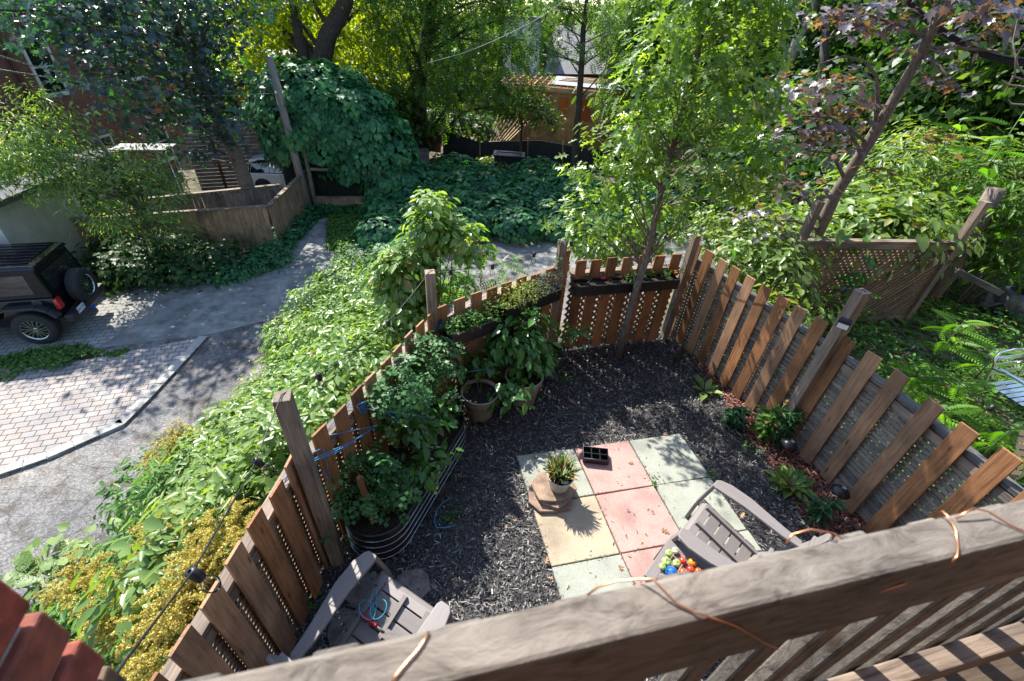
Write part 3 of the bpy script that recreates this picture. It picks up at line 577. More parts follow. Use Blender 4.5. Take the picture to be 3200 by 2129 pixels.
# ================= ADIRONDACK CHAIRS =================
def arc_slat(b, pts, x0, x1, th):   # slat as a thin extruded profile in y,z spanning x0..x1
    n = len(pts); off = rng.random(3)*9; vs = []
    for x in (x0, x1):
        for y, z in pts: vs.append((x, y, z))
        for y, z in pts[::-1]: vs.append((x, y, z-th))
    m = 2*n; fs = [tuple(range(m))[::-1], tuple(range(m, 2*m))]+[(i, (i+1) % m, m+(i+1) % m, m+i) for i in range(m)]
    b._add(vs, fs, [(v[0]+off[0], v[1]+off[1], v[2]) for v in vs])
def adirondack(loc, rz, label):
    t = thing('deck_chair', label, 'armchair', loc, 'pair of grey resin deck chairs', rz)
    R_ = M['resin']
    # seat: front slat rolls over, then four flat slats stepping back and down
    b = MB(); arc_slat(b, [(.295, .30), (.30, .335), (.285, .362), (.255, .376), (.195, .372)], -.255, .255, .02); b.build('seat_slat', R_, t, bevel=.004, local=True)
    for k in range(4):
        y1 = .185-k*.1; y0 = y1-.09; z1 = .370-.028*k; b = MB(); arc_slat(b, [(y1, z1), (y0, z1-.026)], -.25, .25, .02); b.build('seat_slat', R_, t, bevel=.004, local=True)
    b = MB(); b.box((0, .0, .325), (.03, .5, .04), Matrix.Rotation(.27, 3, 'X')); 
    for s in (-1, 1): b.box((s*.2, .0, .325), (.03, .5, .04), Matrix.Rotation(.27, 3, 'X'))
    b.build('seat_frame', R_, t, local=True)
    # back: five fanned slats with rounded tops
    for i in range(-2, 3):
        b = MB(); xb, xt = i*.095, i*.118; top = .93-.03*abs(i)**1.5; L0 = Vector((xb, -.215, .25)); L1 = Vector((xt, -.56+.02*abs(i), top))
        w0, w1 = .086, .108; th = .022; nrm_ = Vector((0, .88, .46)); pr = []
        for s in np.linspace(0, 1, 6):
            w_ = w0+(w1-w0)*s; 
            if s == 1: w_ *= .55
            p = L0.lerp(L1, s*.97 if s < 1 else 1); cv = Vector((0, -.03, -.015))*math.sin(math.pi*s)
            pr.append((p+cv+Vector((-w_/2, 0, 0)), p+cv+Vector((w_/2, 0, 0))))
        pr.insert(5, tuple(L0.lerp(L1, .955)+Vector((sg*w1/2, 0, 0)) for sg in (-1, 1)))
        pr.pop(4+2-1) if False else None
        vs = []; 
        for a_, c_ in pr: vs += [a_, c_, c_-nrm_*th, a_-nrm_*th]
        n = len(pr); fs = [(0, 1, 2, 3), ((n-1)*4+3, (n-1)*4+2, (n-1)*4+1, (n-1)*4)]
        for j in range(n-1):
            for k in range(4): fs.append((j*4+k, (j+1)*4+k, (j+1)*4+(k+1) % 4, j*4+(k+1) % 4))
        b._add(vs, fs, [(v[2], v[0]+i, v[1]) for v in vs]); b.build('back_slat', R_, t, bevel=.004, local=True)
    for bx_ in (((0, -.47, .70), (.56, .03, .06)), ((0, -.30, .38), (.52, .03, .06))): b = MB(); b.box(*bx_); b.build('back_brace', R_, t, bevel=.006, local=True)
    # arms and legs
    for s in (-1, 1):
        pl = [(-.43, .265, .035), (-.30, .275, .045), (0.0, .33, .062), (.17, .335, .066), (.255, .325, .055), (.285, .32, .035)]
        vs = []; th = .028
        for y, xc, hw in pl:
            z = .585+.03*(y+.43)*.2
            vs += [(s*xc-hw, y, z), (s*xc+hw, y, z), (s*xc+hw, y, z-th), (s*xc-hw, y, z-th)]
        n = len(pl); fs = [(0, 1, 2, 3)[::-1], tuple((n-1)*4+k for k in range(4))]
        for j in range(n-1):
            for k in range(4): fs.append((j*4+k, j*4+(k+1) % 4, (j+1)*4+(k+1) % 4, (j+1)*4+k))
        b = MB(); b._add(vs, fs, [(v[1], v[0], v[2]) for v in vs]); b.build('armrest', R_, t, bevel=.007, local=True)
        b = MB(); b.beam((s*.325, .27, .575), (s*.285, .33, .30), .075, .03, up=(0, 1, 0)); b.beam((s*.285, .33, .30), (s*.285, .36, 0), .07, .03, up=(0, 1, 0)); b.build('front_leg', R_, t, bevel=.006, local=True)
        b = MB(); b.beam((s*.262, .31, .335), (s*.262, -.5, .06), .028, .10, up=(0, 0, 1)); b.beam((s*.262, -.42, .09), (s*.268, -.56, 0), .03, .09); b.build('back_leg', R_, t, bevel=.006, local=True)
        b = MB(); b.beam((s*.275, -.40, .56), (s*.27, -.34, .14), .05, .026, up=(0, 1, 0)); b.build('arm_support', R_, t, bevel=.004, local=True)
    return t
adirondack((1.826, 2.013, 0), math.radians(48.2), 'taupe resin deck chair on the slabs behind the small side table')
adirondack((-.726, 1.22, 0), math.radians(-27.6), 'taupe resin deck chair on mulch by the left fence with a trowel on it')

# side table
tb = thing('side_table', 'square taupe side table holding tomatoes and a ball of blue twine', 'table', (1.40, 1.70, 0)); tb.rotation_euler.z = math.radians(-40.5)
for k in range(5):
    b = MB(); b.box((-.172+.086*k, 0, .445), (.080, .44 if k in (0, 4) else .27, .02)); b.build('tabletop_slat', M['resin'], tb, bevel=.003, local=True)
for s in (-1, 1):
    b = MB(); b.box((0, s*.178, .4455), (.263, .083, .0205)); b.build('tabletop_rail', M['resin'], tb, bevel=.003, local=True)
for sx in (-1, 1):
    for sy in (-1, 1): b = MB(); b.box((sx*.165, sy*.17, .217), (.045, .045, .434)); b.build('leg', M['resin'], tb, bevel=.004, local=True)
def tommat(n, a, c2): return mat(n, a, .18, var=.12, scale=25, c2=c2, spec=.6)
TM = {'g': tommat('tomato_green', (.27, .40, .08), (.4, .5, .16)), 'w': tommat('tomato_pale', (.50, .55, .30), (.6, .62, .4)), 'r': tommat('tomato_red', (.55, .015, .008), (.6, .03, .01)),
      'o': tommat('tomato_orange', (.72, .22, .015), (.75, .3, .02)), 'ro': tommat('tomato_orange_red', (.65, .07, .01), (.7, .1, .015))}
def tomato(px, py, r, k, label, lob=0.0, zb=.456, name='tomato', c=None):
    if c is None: p = PZ(px, py, zb+r*.85); c = (p[0], p[1], zb+r*.85)
    b = MB(); n = 20; m = 12; vs = []
    for i in range(m+1):
        th = math.pi*i/m
        for j in range(n):
            a = 2*math.pi*j/n; rr = r*math.sin(th)*(1+lob*math.cos(5*a)*math.sin(th)); z = -r*.85*math.cos(th)-(.18*r*max(0, (1-math.sin(th)*2)) if i > m/2 else 0)
            vs.append((c[0]+max(rr, 1e-5)*math.cos(a), c[1]+max(rr, 1e-5)*math.sin(a), c[2]+z))
    fs = [(i*n+j, i*n+(j+1) % n, (i+1)*n+(j+1) % n, (i+1)*n+j) for i in range(m) for j in range(n)]
    b._add(vs, fs, list(vs), True); o = b.build(name, TM[k]); o.location = (0, 0, 0)
    s = MB()
    for j in range(5):
        a = j*1.2566; s.poly([(c[0], c[1], c[2]+r*.82), (c[0]+.3*r*math.cos(a-.35), c[1]+.3*r*math.sin(a-.35), c[2]+r*.84), (c[0]+.75*r*math.cos(a), c[1]+.75*r*math.sin(a), c[2]+r*.78), (c[0]+.3*r*math.cos(a+.35), c[1]+.3*r*math.sin(a+.35), c[2]+r*.84)])
    s.build('calyx', M['stem'], o); return tag(o, label, 'tomato', 'tomatoes on the side table')
tomato(2111, 1721, .026, 'w', 'pale almost white tomato at the top of the table', .02)
tomato(2091, 1729, .028, 'g', 'small green tomato beside the pale one', .04)
tomato(2083, 1756, .036, 'g', 'largest green tomato with deep ribs on the table', .10)
tomato(2071, 1771, .026, 'g', 'green tomato nearest the left edge of the table', .03)
tomato(2115, 1761, .030, 'g', 'ribbed green tomato beside the red ones', .09)
tomato(2134, 1752, .028, 'r', 'dark red tomato at the back of the red group', .04)
tomato(2164, 1757, .030, 'o', 'golden orange tomato on the right of the table', .0)
tomato(2158, 1780, .028, 'r', 'bright red oval tomato in front of the orange one', .0)
tomato(2135, 1788, .027, 'ro', 'orange red tomato beside the blue twine ball', .0)
tomato(2183, 1786, .026, 'ro', 'orange red tomato closest to the deck rail', .0)
c = PZ(2098, 1790, .49); tw = MB()
for k in range(26):
    ax = Vector(rv(1)[0]); u = ax.orthogonal().normalized(); v = ax.cross(u); off = random.uniform(-.012, .012)
    R0 = math.sqrt(.041**2-off**2); tw.tube([Vector((c[0], c[1], .494))+ax*off+(u*math.cos(a)+v*math.sin(a))*R0 for a in np.linspace(0, 6.29, 22)], .0028, 5, cap=False)
tw.ball((c[0], c[1], .494), .038); M['twine2'] = mat('blue_twine_ball', (.015, .12, .42), .35, var=.4, scale=80)
tag(tw.build('twine_ball', M['twine2']), 'ball of shiny blue twine among the tomatoes', 'twine')

# stacked flagstones + chive pot + seed tray
def slabstone(name, c, z, r, th, seed, label, m, grp=None, el=1.0):
    rr = random.Random(seed); n = 9; pts = []
    for k in range(n):
        a = 2*math.pi*k/n+rr.uniform(-.2, .2); q_ = r*rr.uniform(.8, 1.12); pts.append((c[0]+q_*math.cos(a)*el, c[1]+q_*math.sin(a)))
    b = MB(); b.prism(pts, z, z+th); return tag(b.build(name, m, bevel=.006), label, 'stone', grp)
sc = PZ(1722, 1535, .09)
slabstone('flagstone', (sc[0]-.02, sc[1]-.01), .042, .235, .038, 3, 'lowest brown flagstone of the stack on the green slab', M['flag'], 'flagstones stacked under the chive pot')
slabstone('flagstone', (sc[0]+.02, sc[1]+.01), .081, .215, .034, 5, 'middle brown flagstone of the stack', M['flag'], 'flagstones stacked under the chive pot')
slabstone('flagstone', (sc[0]+.015, sc[1]+.03), .116, .205, .034, 8, 'topmost brown flagstone directly under the chive pot', M['flag'], 'flagstones stacked under the chive pot')
pc = PZ(1752, 1488, .31); pc = (pc[0], pc[1], .151)
pot = thing('chive_pot', 'pale glazed pot of chives standing on stacked flagstones', 'plant pot', pc)
b = MB(); b.lathe([(.001, 0), (.075, 0), (.085, .01), (.118, .165), (.124, .168), (.125, .178), (.117, .178), (.108, .15)], pc, 36); b.build('pot', M['glasspot'], pot)
b = MB(); b.lathe([(.001, .152), (.108, .15)], pc, 24); b.build('soil', M['soil'], pot)
b = MB(); b.ball((pc[0]+.035, pc[1]-.065, pc[2]+.158), .026, 10, (1.5, .8, .5)); b.build('pebble', M['white'], pot)
F = Fol(); BL = T([(-.012, 0, 0), (.012, 0, 0), (.010, .55, -.05), (0, 1, -.32), (-.010, .55, -.05)], [(0, 1, 2, 3, 4)])
n = 330; a = rng.random(n)*6.28; r_ = rng.random(n)*.05; d = np.stack([np.cos(a)*.65, np.sin(a)*.65, .5+rng.random(n)*.8], -1)
F.add(BL, np.array(pc)+np.stack([np.cos(a)*r_, np.sin(a)*r_+.02, np.full(n, .15)], -1), np.cross(d, rv(n)), d, .12+.09*rng.random(n))
M['chive'] = leafmat('chive', (.10, .22, .10), (.20, .32, .15), (.50, .36, .22), .3); F.build('leaves', M['chive'], pot)
tc = PZ(1858, 1432, .04); tr = thing('seed_tray', 'black six cell seedling tray lying on the pink slab', 'tray', (tc[0], tc[1], .04)); tr.rotation_euler.z = math.radians(-3)
b = MB(); W_, D_ = .255, .155
for y in (-.5, 0, .5): b.box((0, y*D_, .045), (W_, .008, .055))
for x in (-.5, -.1667, .1667, .5): b.box((x*W_, 0, .0455), (.008, D_+.008, .056))
b.build('cells', M['black'], tr, local=True)
b = MB(); b.box((0, 0, .012), (W_, D_, .012)); b.build('base', M['black'], tr, local=True)
b = MB(); b.tube([(x*W_/2, y*D_/2, .073) for x, y in ((-1, -1), (1, -1), (1, 1), (-1, 1), (-1, -1))], .006, 6); M['lav'] = mat('dusty_black_rim', (.06, .05, .08), .5); b.build('rim', M['lav'], tr, local=True)
# grey stones by left chair
for (px, py, s, l) in [(1080, 1965, 31, 'jagged grey stone under the arm of the left chair'), (1145, 1850, 33, 'grey stone slab between the arm and seat of the left chair'), (1285, 1840, 35, 'grey stone slab in front of the left chair')]:
    p = PZ(px, py, .03); slabstone('flagstone', p, .006, .15, .035, s, l, M['flagg'])

# hand tool + twine on left chair
c0 = PZ(1140, 1930, .36)
tl = thing('hand_trowel', 'trowel with a red ribbed handle on the left chair seat', 'garden tool', c0)
d_ = Vector((.83, -.42, .0)).normalized(); M['redgrip'] = mat('red_grip', (.25, .012, .02), .4)
b = MB(); s0 = Vector(c0)-d_*.03
pts = [s0+d_*(.0075*i) for i in range(19)]; b.tube(pts, [.015+.0025*(i % 2) for i in range(19)], 12); b.build('handle', M['redgrip'], tl)
b = MB(); b.tube([s0+d_*.14, s0+d_*.20+Vector((0, 0, -.01))], .006, 8); bl = s0+d_*.20+Vector((0, 0, -.01)); sd = Vector((-d_.y, d_.x, 0))
b.poly([bl-sd*.03, bl+sd*.03, bl+sd*.032+d_*.08, bl+d_*.14, bl-sd*.032+d_*.08]); M['steel'] = mat('rusty_steel', (.10, .085, .08), .6, var=.5, scale=60); b.build('blade', M['steel'], tl)
b = MB(); k0 = Vector(PZ(1165, 1935, .375))
for (a0, sx, sy, ph) in [(2.4, .11, .045, 0), (1.1, .10, .05, .3), (1.75, .15, .02, 1.0)]:
    b.tube([k0+Vector((math.cos(a0), math.sin(a0), 0))*sx*(1-math.cos(a_))*.6+Vector((-math.sin(a0), math.cos(a0), 0))*sy*math.sin(a_)+Vector((0, 0, .012+.03*math.sin(a_*.5)**2)) for a_ in np.linspace(0, 6.28, 26)], .0028, 5)
M['twine3'] = mat('turquoise_twine', (.02, .28, .42), .5, var=.2); tag(b.build('twine_loops', M['twine3']), 'loose loops of turquoise twine on the left chair seat', 'twine')
b = MB(); L = [(1412, 1552), (1380, 1575), (1362, 1600), (1357, 1630), (1365, 1650), (1400, 1648), (1425, 1640)]
b.tube([Vector(PZ(x, y, .045)) for x, y in L], .0035, 6); tag(b.build('twine_scrap', M['twine3']), 'curved piece of turquoise twine lying on the black mulch', 'twine')

# ================= RAISED BED =================
ax = Vector((.31, .95, 0)).normalized(); nx_ = Vector((ax.y, -ax.x, 0)); bc = Vector((-.845, 2.60, 0)); HL, HW = .78, .265
def stad(k, n=14, hl=HL, hw=HW, z=0, g=0):
    P = []
    for j in range(n+1):
        a = -math.pi/2+math.pi*j/n; P.append(bc+ax*((hl-hw)+(hw+g)*math.cos(a))+nx_*(-(hw+g)*math.sin(a)) + Vector((0, 0, z)))
    for j in range(n+1):
        a = math.pi/2+math.pi*j/n; P.append(bc+ax*(-(hl-hw)+(hw+g)*math.cos(a))+nx_*(-(hw+g)*math.sin(a)) + Vector((0, 0, z)))
    return P
bed = thing('raised_bed', 'black corrugated metal raised bed with rounded ends by the left fence', 'planter', bc)
M['bedm'] = mat('dark_coated_steel', (.018, .022, .024), .28, metal=.3, var=.2, spec=.7)
M['ridge'] = mat('silver_ridge', (.6, .6, .62), .25, metal=1, var=.15)
b = MB(); zs = np.linspace(.0, .395, 25); rings = [stad(0, z=z, g=.006*math.cos(z/.395*2*math.pi*4.5)) for z in zs]; n = len(rings[0])
vs = [p for r in rings for p in r]; fs = [(i*n+k, i*n+(k+1) % n, (i+1)*n+(k+1) % n, (i+1)*n+k) for i in range(len(zs)-1) for k in range(n)]
b._add(vs, fs, [tuple(v) for v in vs], True); b.build('wall', M['bedm'], bed)
b = MB()
for z in (.06, .15, .24, .325): P = stad(0, z=z, g=.0085); b.tube(P+[P[0]], .003, 6, cap=False)
b.build('ridges', M['ridge'], bed)
b = MB(); P = stad(0, z=.397); b.tube(P+[P[0]], .0075, 8, cap=False); b.build('rim', M['bedm'], bed)
b = MB(); b.poly(stad(0, z=.33, g=-.008)); b.build('soil', M['soil'], bed)
b = MB(); b.tube([bc-nx_*HW+ax*.05+Vector((0, 0, .385)), bc+nx_*HW+ax*.28+Vector((0, 0, .385))], .006, 6); b.build('cross_brace', M['ridge'], bed)
F = Fol(); n = 260; x = rng.uniform(-HL+.2, HL-.2, n); y = rng.uniform(-.2, .2, n)
F.add(CHIP, np.array(bc)+x[:, None]*np.array(ax)+y[:, None]*np.array(nx_)+np.array([0, 0, .335]), np.array([0, 0, 1])+rng.normal(size=(n, 3))*.4, rng.normal(size=(n, 3)), .02, rng.random(n)); F.build('soil_crumbs', M['drygrass'], bed)

def stemplant(name, label, cat, root, stems, mstem, groups, group=None, r=.006):
    t = thing(name, label, cat, root, group); b = MB()
    for P in stems: b.tube(P, [r*(1-.6*i/(len(P)-1)) for i in range(len(P))], 6)
    b.build('stem', mstem, t)
    for (nm, F, m) in groups: F.build(nm, m, t)
    return t
TLEAF = frond(3, .36, .26, .45)
def tomplant(px, py, z, base, rr, label, n=12, per=14, tm=None, sz=.15, m='lf_tomato', fruit=(), name='tomato_plant'):
    c = PZ(px, py, z); F = Fol(); base = Vector(base); zc = Vector(c)
    rr = tuple(k*.74 for k in rr); cs = clumped(F, tm or TLEAF, [(c, rr)], max(4, int(n*.8)), per, .085, sz*.95, up=.8, out=.8, rnd=.45, droop=.55, shell=.35)
    stems = [[base, base.lerp(zc, .5)+Vector(rv(1)[0])*.03, zc+Vector((0, 0, rr[2]*.6))]]
    for k in cs[::2]: stems.append([base.lerp(zc, .4+.4*random.random()), Vector(k)])
    t = stemplant(name, label, 'plant', base, stems, M['stem'], [('leaves', F, M[m])])
    for (fx, fy, fz, fr) in fruit:
        p = PZ(fx, fy, fz); bb = MB(); bb.ball(p, fr, 14, (1, 1, .88)); bb.build('tomato', TM['g'], t)
    return t
def bp(u, v=0, z=.33): p = bc+ax*u+nx_*v; return (p.x, p.y, z)
tomplant(1130, 1480, .75, bp(-.35, -.1), (.18, .2, .22), 'tomato plant with green clusters against the twine fence', 12, 13, fruit=[(1200, 1365, .7, .02), (1208, 1342, .72, .022), (1190, 1378, .68, .018), (1225, 1385, .66, .02), (1050, 1473, .75, .026), (1140, 1355, .7, .018), (1120, 1375, .7, .018)])
tomplant(1195, 1500, .55, bp(-.3, .05), (.17, .19, .14), 'low tomato plant spilling over the front of the metal bed', 16, 13, fruit=[(1055, 1602, .5, .025), (1062, 1575, .55, .02), (1048, 1600, .5, .022), (1110, 1585, .45, .02), (1363, 1525, .4, .02), (1360, 1540, .37, .018)])
tomplant(1095, 1540, .6, bp(-.45, -.15), (.13, .14, .14), 'small tomato plant beside the wooden stake', 8, 12)
tomplant(1250, 1200, 1.15, bp(.35, -.12), (.22, .24, .24), 'tall tomato plant tied up in the middle of the metal bed', 22, 15)
tomplant(1350, 1110, 1.1, bp(.6, -.05), (.2, .2, .3), 'tomato plant at the far end of the metal bed', 18, 14)
tomplant(1280, 1310, .8, bp(.15, .08), (.2, .22, .2), 'bushy pepper plant leaning over the long side of the metal bed', 24, 15, tm=LEAF, sz=.105, m='lf_pepper', name='pepper_plant')
tomplant(1335, 1440, .55, bp(-.02, .15), (.13, .18, .14), 'pepper plant hanging over the ridged metal rim', 14, 12, tm=LEAF, sz=.10, m='lf_pepper', name='pepper_plant')
tomplant(1390, 1280, .7, bp(.5, .1), (.11, .15, .2), 'pepper plant beside the front brown pot', 12, 12, tm=LEAF, sz=.1, m='lf_pepper', name='pepper_plant')
def stake(a, z0, z1, lab, s=.035, m='cedar', lean=(0, 0)):
    b = MB(); b.beam((a[0], a[1], z0), (a[0]+lean[0], a[1]+lean[1], z1), s, s, up=(.3, 1, 0)); return tag(b.build('garden_stake', M[m], bevel=.002), lab, 'stake')
p = PZ(1168, 1628, .33); t_ = PZ(1122, 1490, .86); stake(p, .3, .86, 'short square wooden stake in the bare soil of the bed', .036, 'cedar', (t_[0]-p[0], t_[1]-p[1]))
p = PZ(1400, 1240, .1); t_ = PZ(1413, 1128, .5); stake((p[0], p[1]), .0, .62, 'wooden stake wound with wire at the far end of the bed', .036, 'cedar')
# blue twine ties across the fence
ty = MB(); zt_ = 1.12
def tt(*pts, r=.0032): ty.tube([Vector(PZ(x, y, z)) for x, y, z in pts], r, 5)
fz = lambda z: z
tt((885, 1510, 1.2), (985, 1440, 1.22), (1080, 1395, 1.1), (1180, 1330, .95)); tt((885, 1500, 1.2), (990, 1430, 1.2), (1100, 1380, 1.05), (1185, 1325, .95))
tt((925, 1460, 1.25), (1030, 1425, 1.1), (1100, 1390, 1.0)); tt((970, 1405, 1.2), (990, 1450, 1.0), (1025, 1495, .95)); tt((1010, 1365, 1.22), (1180, 1330, 1.0))
tt((1025, 1345, 1.22), (1065, 1285, 1.25)); tt((1085, 1275, 1.25), (1115, 1225, 1.25)); tt((1080, 1270, 1.2), (1240, 1290, 1.1), (1340, 1305, .95)); tt((1210, 1290, 1.1), (1300, 1360, .8), (1350, 1410, .6))
tt((1140, 1215, 1.2), (1175, 1250, 1.0), (1195, 1265, .9)); tt((1010, 1400, 1.2), (1040, 1530, .7), (1070, 1575, .6)); tt((890, 1508, 1.2), (905, 1470, 1.28), (935, 1455, 1.28)); tt((1420, 1170, .7), (1480, 1160, .7), (1545, 1150, .6))
for (x, y) in [(1420, 960), (1478, 948), (985, 1412), (1128, 1262), (1235, 1140)]: tt((x-14, y+6, 1.27), (x+16, y-8, 1.27)); tt((x-12, y+8, 1.27), (x+2, y+30, 1.2))
for k in range(3): c_ = Vector(PZ(1133, 1275, 1.15)); ty.tube([c_+Vector((.012*k, math.cos(a)*.03, math.sin(a)*.06)) for a in np.linspace(0, 6.28, 14)], .003, 5)
tag(ty.build('twine_ties', M['twine']), 'blue twine tying tomato plants to the left fence pickets', 'twine')

# ================= POTS =================
def bigpot(c, r, h, label):
    t = thing('plant_pot', label, 'plant pot', (c[0], c[1], 0), 'round taupe plastic pots by the back fence')
    b = MB(); b.lathe([(.001, .0), (r*.62, 0), (r*.70, .01), (r*.72, h*.2), (r*.745, h*.21), (r*.9, h*.74), (r*.93, h*.745), (r*.95, h*.76), (r*.985, h*.96), (r*1.03, h*.97), (r*1.03, h), (r*.96, h), (r*.93, h*.9)], (c[0], c[1], .004), 40); b.build('pot', M['pot'], t)
    b = MB(); b.lathe([(.001, h*.88), (r*.93, h*.88)], (c[0], c[1], .004), 24); b.build('soil', M['soil'], t)
    dirc = Vector((-c[0], -c[1], 0)).normalized(); b = MB(); b.box(Vector((c[0], c[1], .03))+dirc*r*.705, (.035, .01, .018), Matrix((Vector((-dirc.y, dirc.x, 0)), dirc, Vector((0, 0, 1)))).transposed()); b.build('drain_slot', M['black'], t)
    return t
bigpot((-.31, 3.60), .205, .36, 'front taupe pot with low peppers nearest the metal bed')
bigpot((.17, 3.88), .215, .40, 'taupe pot with the tall bushy pepper next to the dark urn')
LEAFB = LEAF
tomplant(1620, 1040, .85, (.17, 3.88, .36), (.36, .32, .42), 'tall bushy pepper plant in the rear taupe pot', 44, 17, tm=LEAF, sz=.115, m='lf_pepper', name='pepper_plant')
tomplant(1590, 1230, .45, (.10, 3.75, .36), (.16, .14, .14), 'drooping lower pepper leaves between the two taupe pots', 12, 12, tm=LEAF, sz=.1, m='lf_pepper', name='pepper_plant')
tomplant(1500, 1110, .6, (-.31, 3.60, .32), (.2, .16, .2), 'shaded pepper plant in the front taupe pot', 14, 12, tm=LEAF, sz=.12, m='lf_pepper', name='pepper_plant')
tomplant(1650, 1110, .62, (.17, 3.88, .36), (.3, .26, .2), 'lower leaves of the pepper shading the rear taupe pot', 22, 15, tm=LEAF, sz=.115, m='lf_pepper', name='pepper_plant')
tomplant(1490, 1165, .48, (-.31, 3.60, .32), (.2, .16, .12), 'low pepper seedlings inside the front taupe pot', 9, 8, tm=LEAF, sz=.11, m='lf_pepper', name='pepper_plant')
uc = PZ(1722, 1170, .02); ut = thing('garden_urn', 'dark grey pedestal urn with trailing plant by the back fence', 'urn', (uc[0], uc[1], 0))
b = MB(); b.lathe([(.001, 0), (.115, 0), (.12, .02), (.10, .035), (.055, .06), (.045, .09), (.06, .12), (.11, .15), (.125, .2), (.13, .30), (.145, .36), (.175, .385), (.175, .40), (.15, .40), (.14, .36)], (uc[0], uc[1], .004), 36)
M['urn'] = mat('charcoal_urn', (.035, .04, .045), .5, var=.3, scale=20); b.build('urn', M['urn'], ut)
b = MB(); b.lathe([(.001, .36), (.14, .36)], (uc[0], uc[1], .004), 20); b.build('soil', M['soil'], ut)
tomplant(1790, 1040, .62, (uc[0], uc[1], .36), (.2, .1, .1), 'sparse leafy plant leaning out of the dark urn', 8, 9, tm=LEAF, sz=.1, m='lf_pepper', name='potted_plant')
F = Fol(); clumped(F, LEAF, [((uc[0], uc[1], .42), (.12, .12, .06))], 8, 14, .04, .03); F.build('trailing_leaves', M['lf_weed'], ut)
# leaning lattice panel
A = Vector(PZ(1432, 1190, .25)); B_ = Vector((.05, 4.17, .25)); lt = thing('garden_trellis', 'small brown lattice panel standing behind the front pot', 'trellis', A)
A = Vector((-.55, 3.80, .12)); B_ = Vector((.0, 4.22, .12)); b = MB(); t = (B_-A).normalized(); nr = Vector((-t.y, t.x, 0)); L = (B_-A).length; Hh = .85
for sgn, of in ((1, 0), (-1, .009)):
    s = -Hh
    while s < L:
        u0, u1 = max(s, 0), min(s+Hh, L)
        if u1-u0 > .02:
            za, zc = (u0-s, u1-s) if sgn > 0 else (Hh-(u0-s), Hh-(u1-s)); b.beam(A+t*u0+nr*of+Vector((0, 0, za)), A+t*u1+nr*of+Vector((0, 0, zc)), .034, .007, up=nr)
        s += .07
b.build('lattice', M['lattice'], lt)
b = MB(); 
for z in (0, Hh): b.beam(A-nr*.012+Vector((0, 0, z)), B_-nr*.012+Vector((0, 0, z)), .03, .02)
for u in (0, L): b.beam(A+t*u-nr*.012, A+t*u-nr*.012+Vector((0, 0, Hh)), .03, .02, up=nr)
b.build('frame', M['cedar'], lt)

# planter boxes on the back fence
def planter(p0, p1, z, wdt, hgt, label, fol=None, name='planter_box'):
    a = Vector((p0[0], p0[1], z)); c = Vector((p1[0], p1[1], z)); t = (c-a).normalized(); nr = Vector((t.y, -t.x, 0))  # towards the terrace
    th = thing(name, label, 'planter', (a+c)/2); a = a+nr*(wdt/2+.03); c = c+nr*(wdt/2+.03); b = MB()
    b.beam(a+Vector((0, 0, -hgt)), c+Vector((0, 0, -hgt)), wdt*.8, .012)
    for s in (-1, 1): b.beam(a+nr*s*wdt*.47+Vector((0, 0, -hgt/2)), c+nr*s*wdt*.47+Vector((0, 0, -hgt/2)), .01, hgt); b.beam(a+nr*s*wdt*.5, c+nr*s*wdt*.5, .022, .02)
    for e_ in (a, c): b.beam(e_-nr*wdt/2+Vector((0, 0, -hgt/2)), e_+nr*wdt/2+Vector((0, 0, -hgt/2)), .012, hgt)
    b.build('box', M['black'], th, bevel=.003); b = MB(); b.beam(a+Vector((0, 0, -.03)), c+Vector((0, 0, -.03)), wdt*.86, .01); b.build('soil', M['soil'], th)
    for (nm, tm, m, u0, u1, rr, hh, n, per, sz) in fol or []:
        F = Fol(); cc = [(np.array(a.lerp(c, u))+[0, 0, hh], (rr, rr, rr*.8)) for u in np.linspace(u0, u1, max(1, int(abs(u1-u0)/.12)+1))]
        clumped(F, tm, cc, n, per, rr*.35, sz, up=.7, out=.7, rnd=.7); F.build(nm, M[m], th)
    return th
fA = lambda u: np.array(B1[0])+(np.array(B1[-2])-np.array(B1[0]))*u
planter(fA(.0), fA(.42), 1.10, .16, .14, 'black herb box with parsley hung on the left of the back fence', [('parsley', LEAF, 'lf_weed', .05, .95, .10, .06, 34, 26, .032)])
planter(fA(.48), fA(1.02), 1.18, .16, .14, 'black herb box with lime oregano and silvery thyme on the back fence', [('oregano', LEAF, 'herb', .05, .5, .13, .09, 40, 30, .024), ('thyme', LANCE, 'sage', .62, .98, .12, .10, 34, 34, .022)])
p0 = np.array(B2[0])+[-.10, -.03]; p1 = np.array(B2[-1])+[.0, .0]
planter(p0, p1, 1.13, .17, .13, 'long black flower trough hung along the back fence pickets', [('leaves', LEAF, 'lf_weed', .55, 1, .06, .05, 16, 14, .035), ('dry_stems', BL, 'drygrass', .05, .5, .08, .04, 10, 10, .06)])
fl = MB(); c = PZ(1885, 873, 1.16)
for k in range(5): fl.ball((c[0]+.02*math.cos(k*1.3), c[1]+.02*math.sin(k*1.3), c[2]+.02), .014, 8)
M['redfl'] = mat('red_petals', (.55, .02, .04), .6, var=.3, scale=90); tag(fl.build('red_flower', M['redfl']), 'faded red geranium bloom in the long flower trough', 'flower')
fl = MB(); c = PZ(2112, 853, 1.2)
for k in range(5): fl.ball((c[0]+.015*math.cos(k*1.3), c[1]+.015*math.sin(k*1.3), c[2]+.01*(k % 3)), .010, 8)
M['orfl'] = mat('orange_petals', (.7, .16, .02), .6); tag(fl.build('orange_flower', M['orfl']), 'small orange bloom at the right end of the flower trough', 'flower')

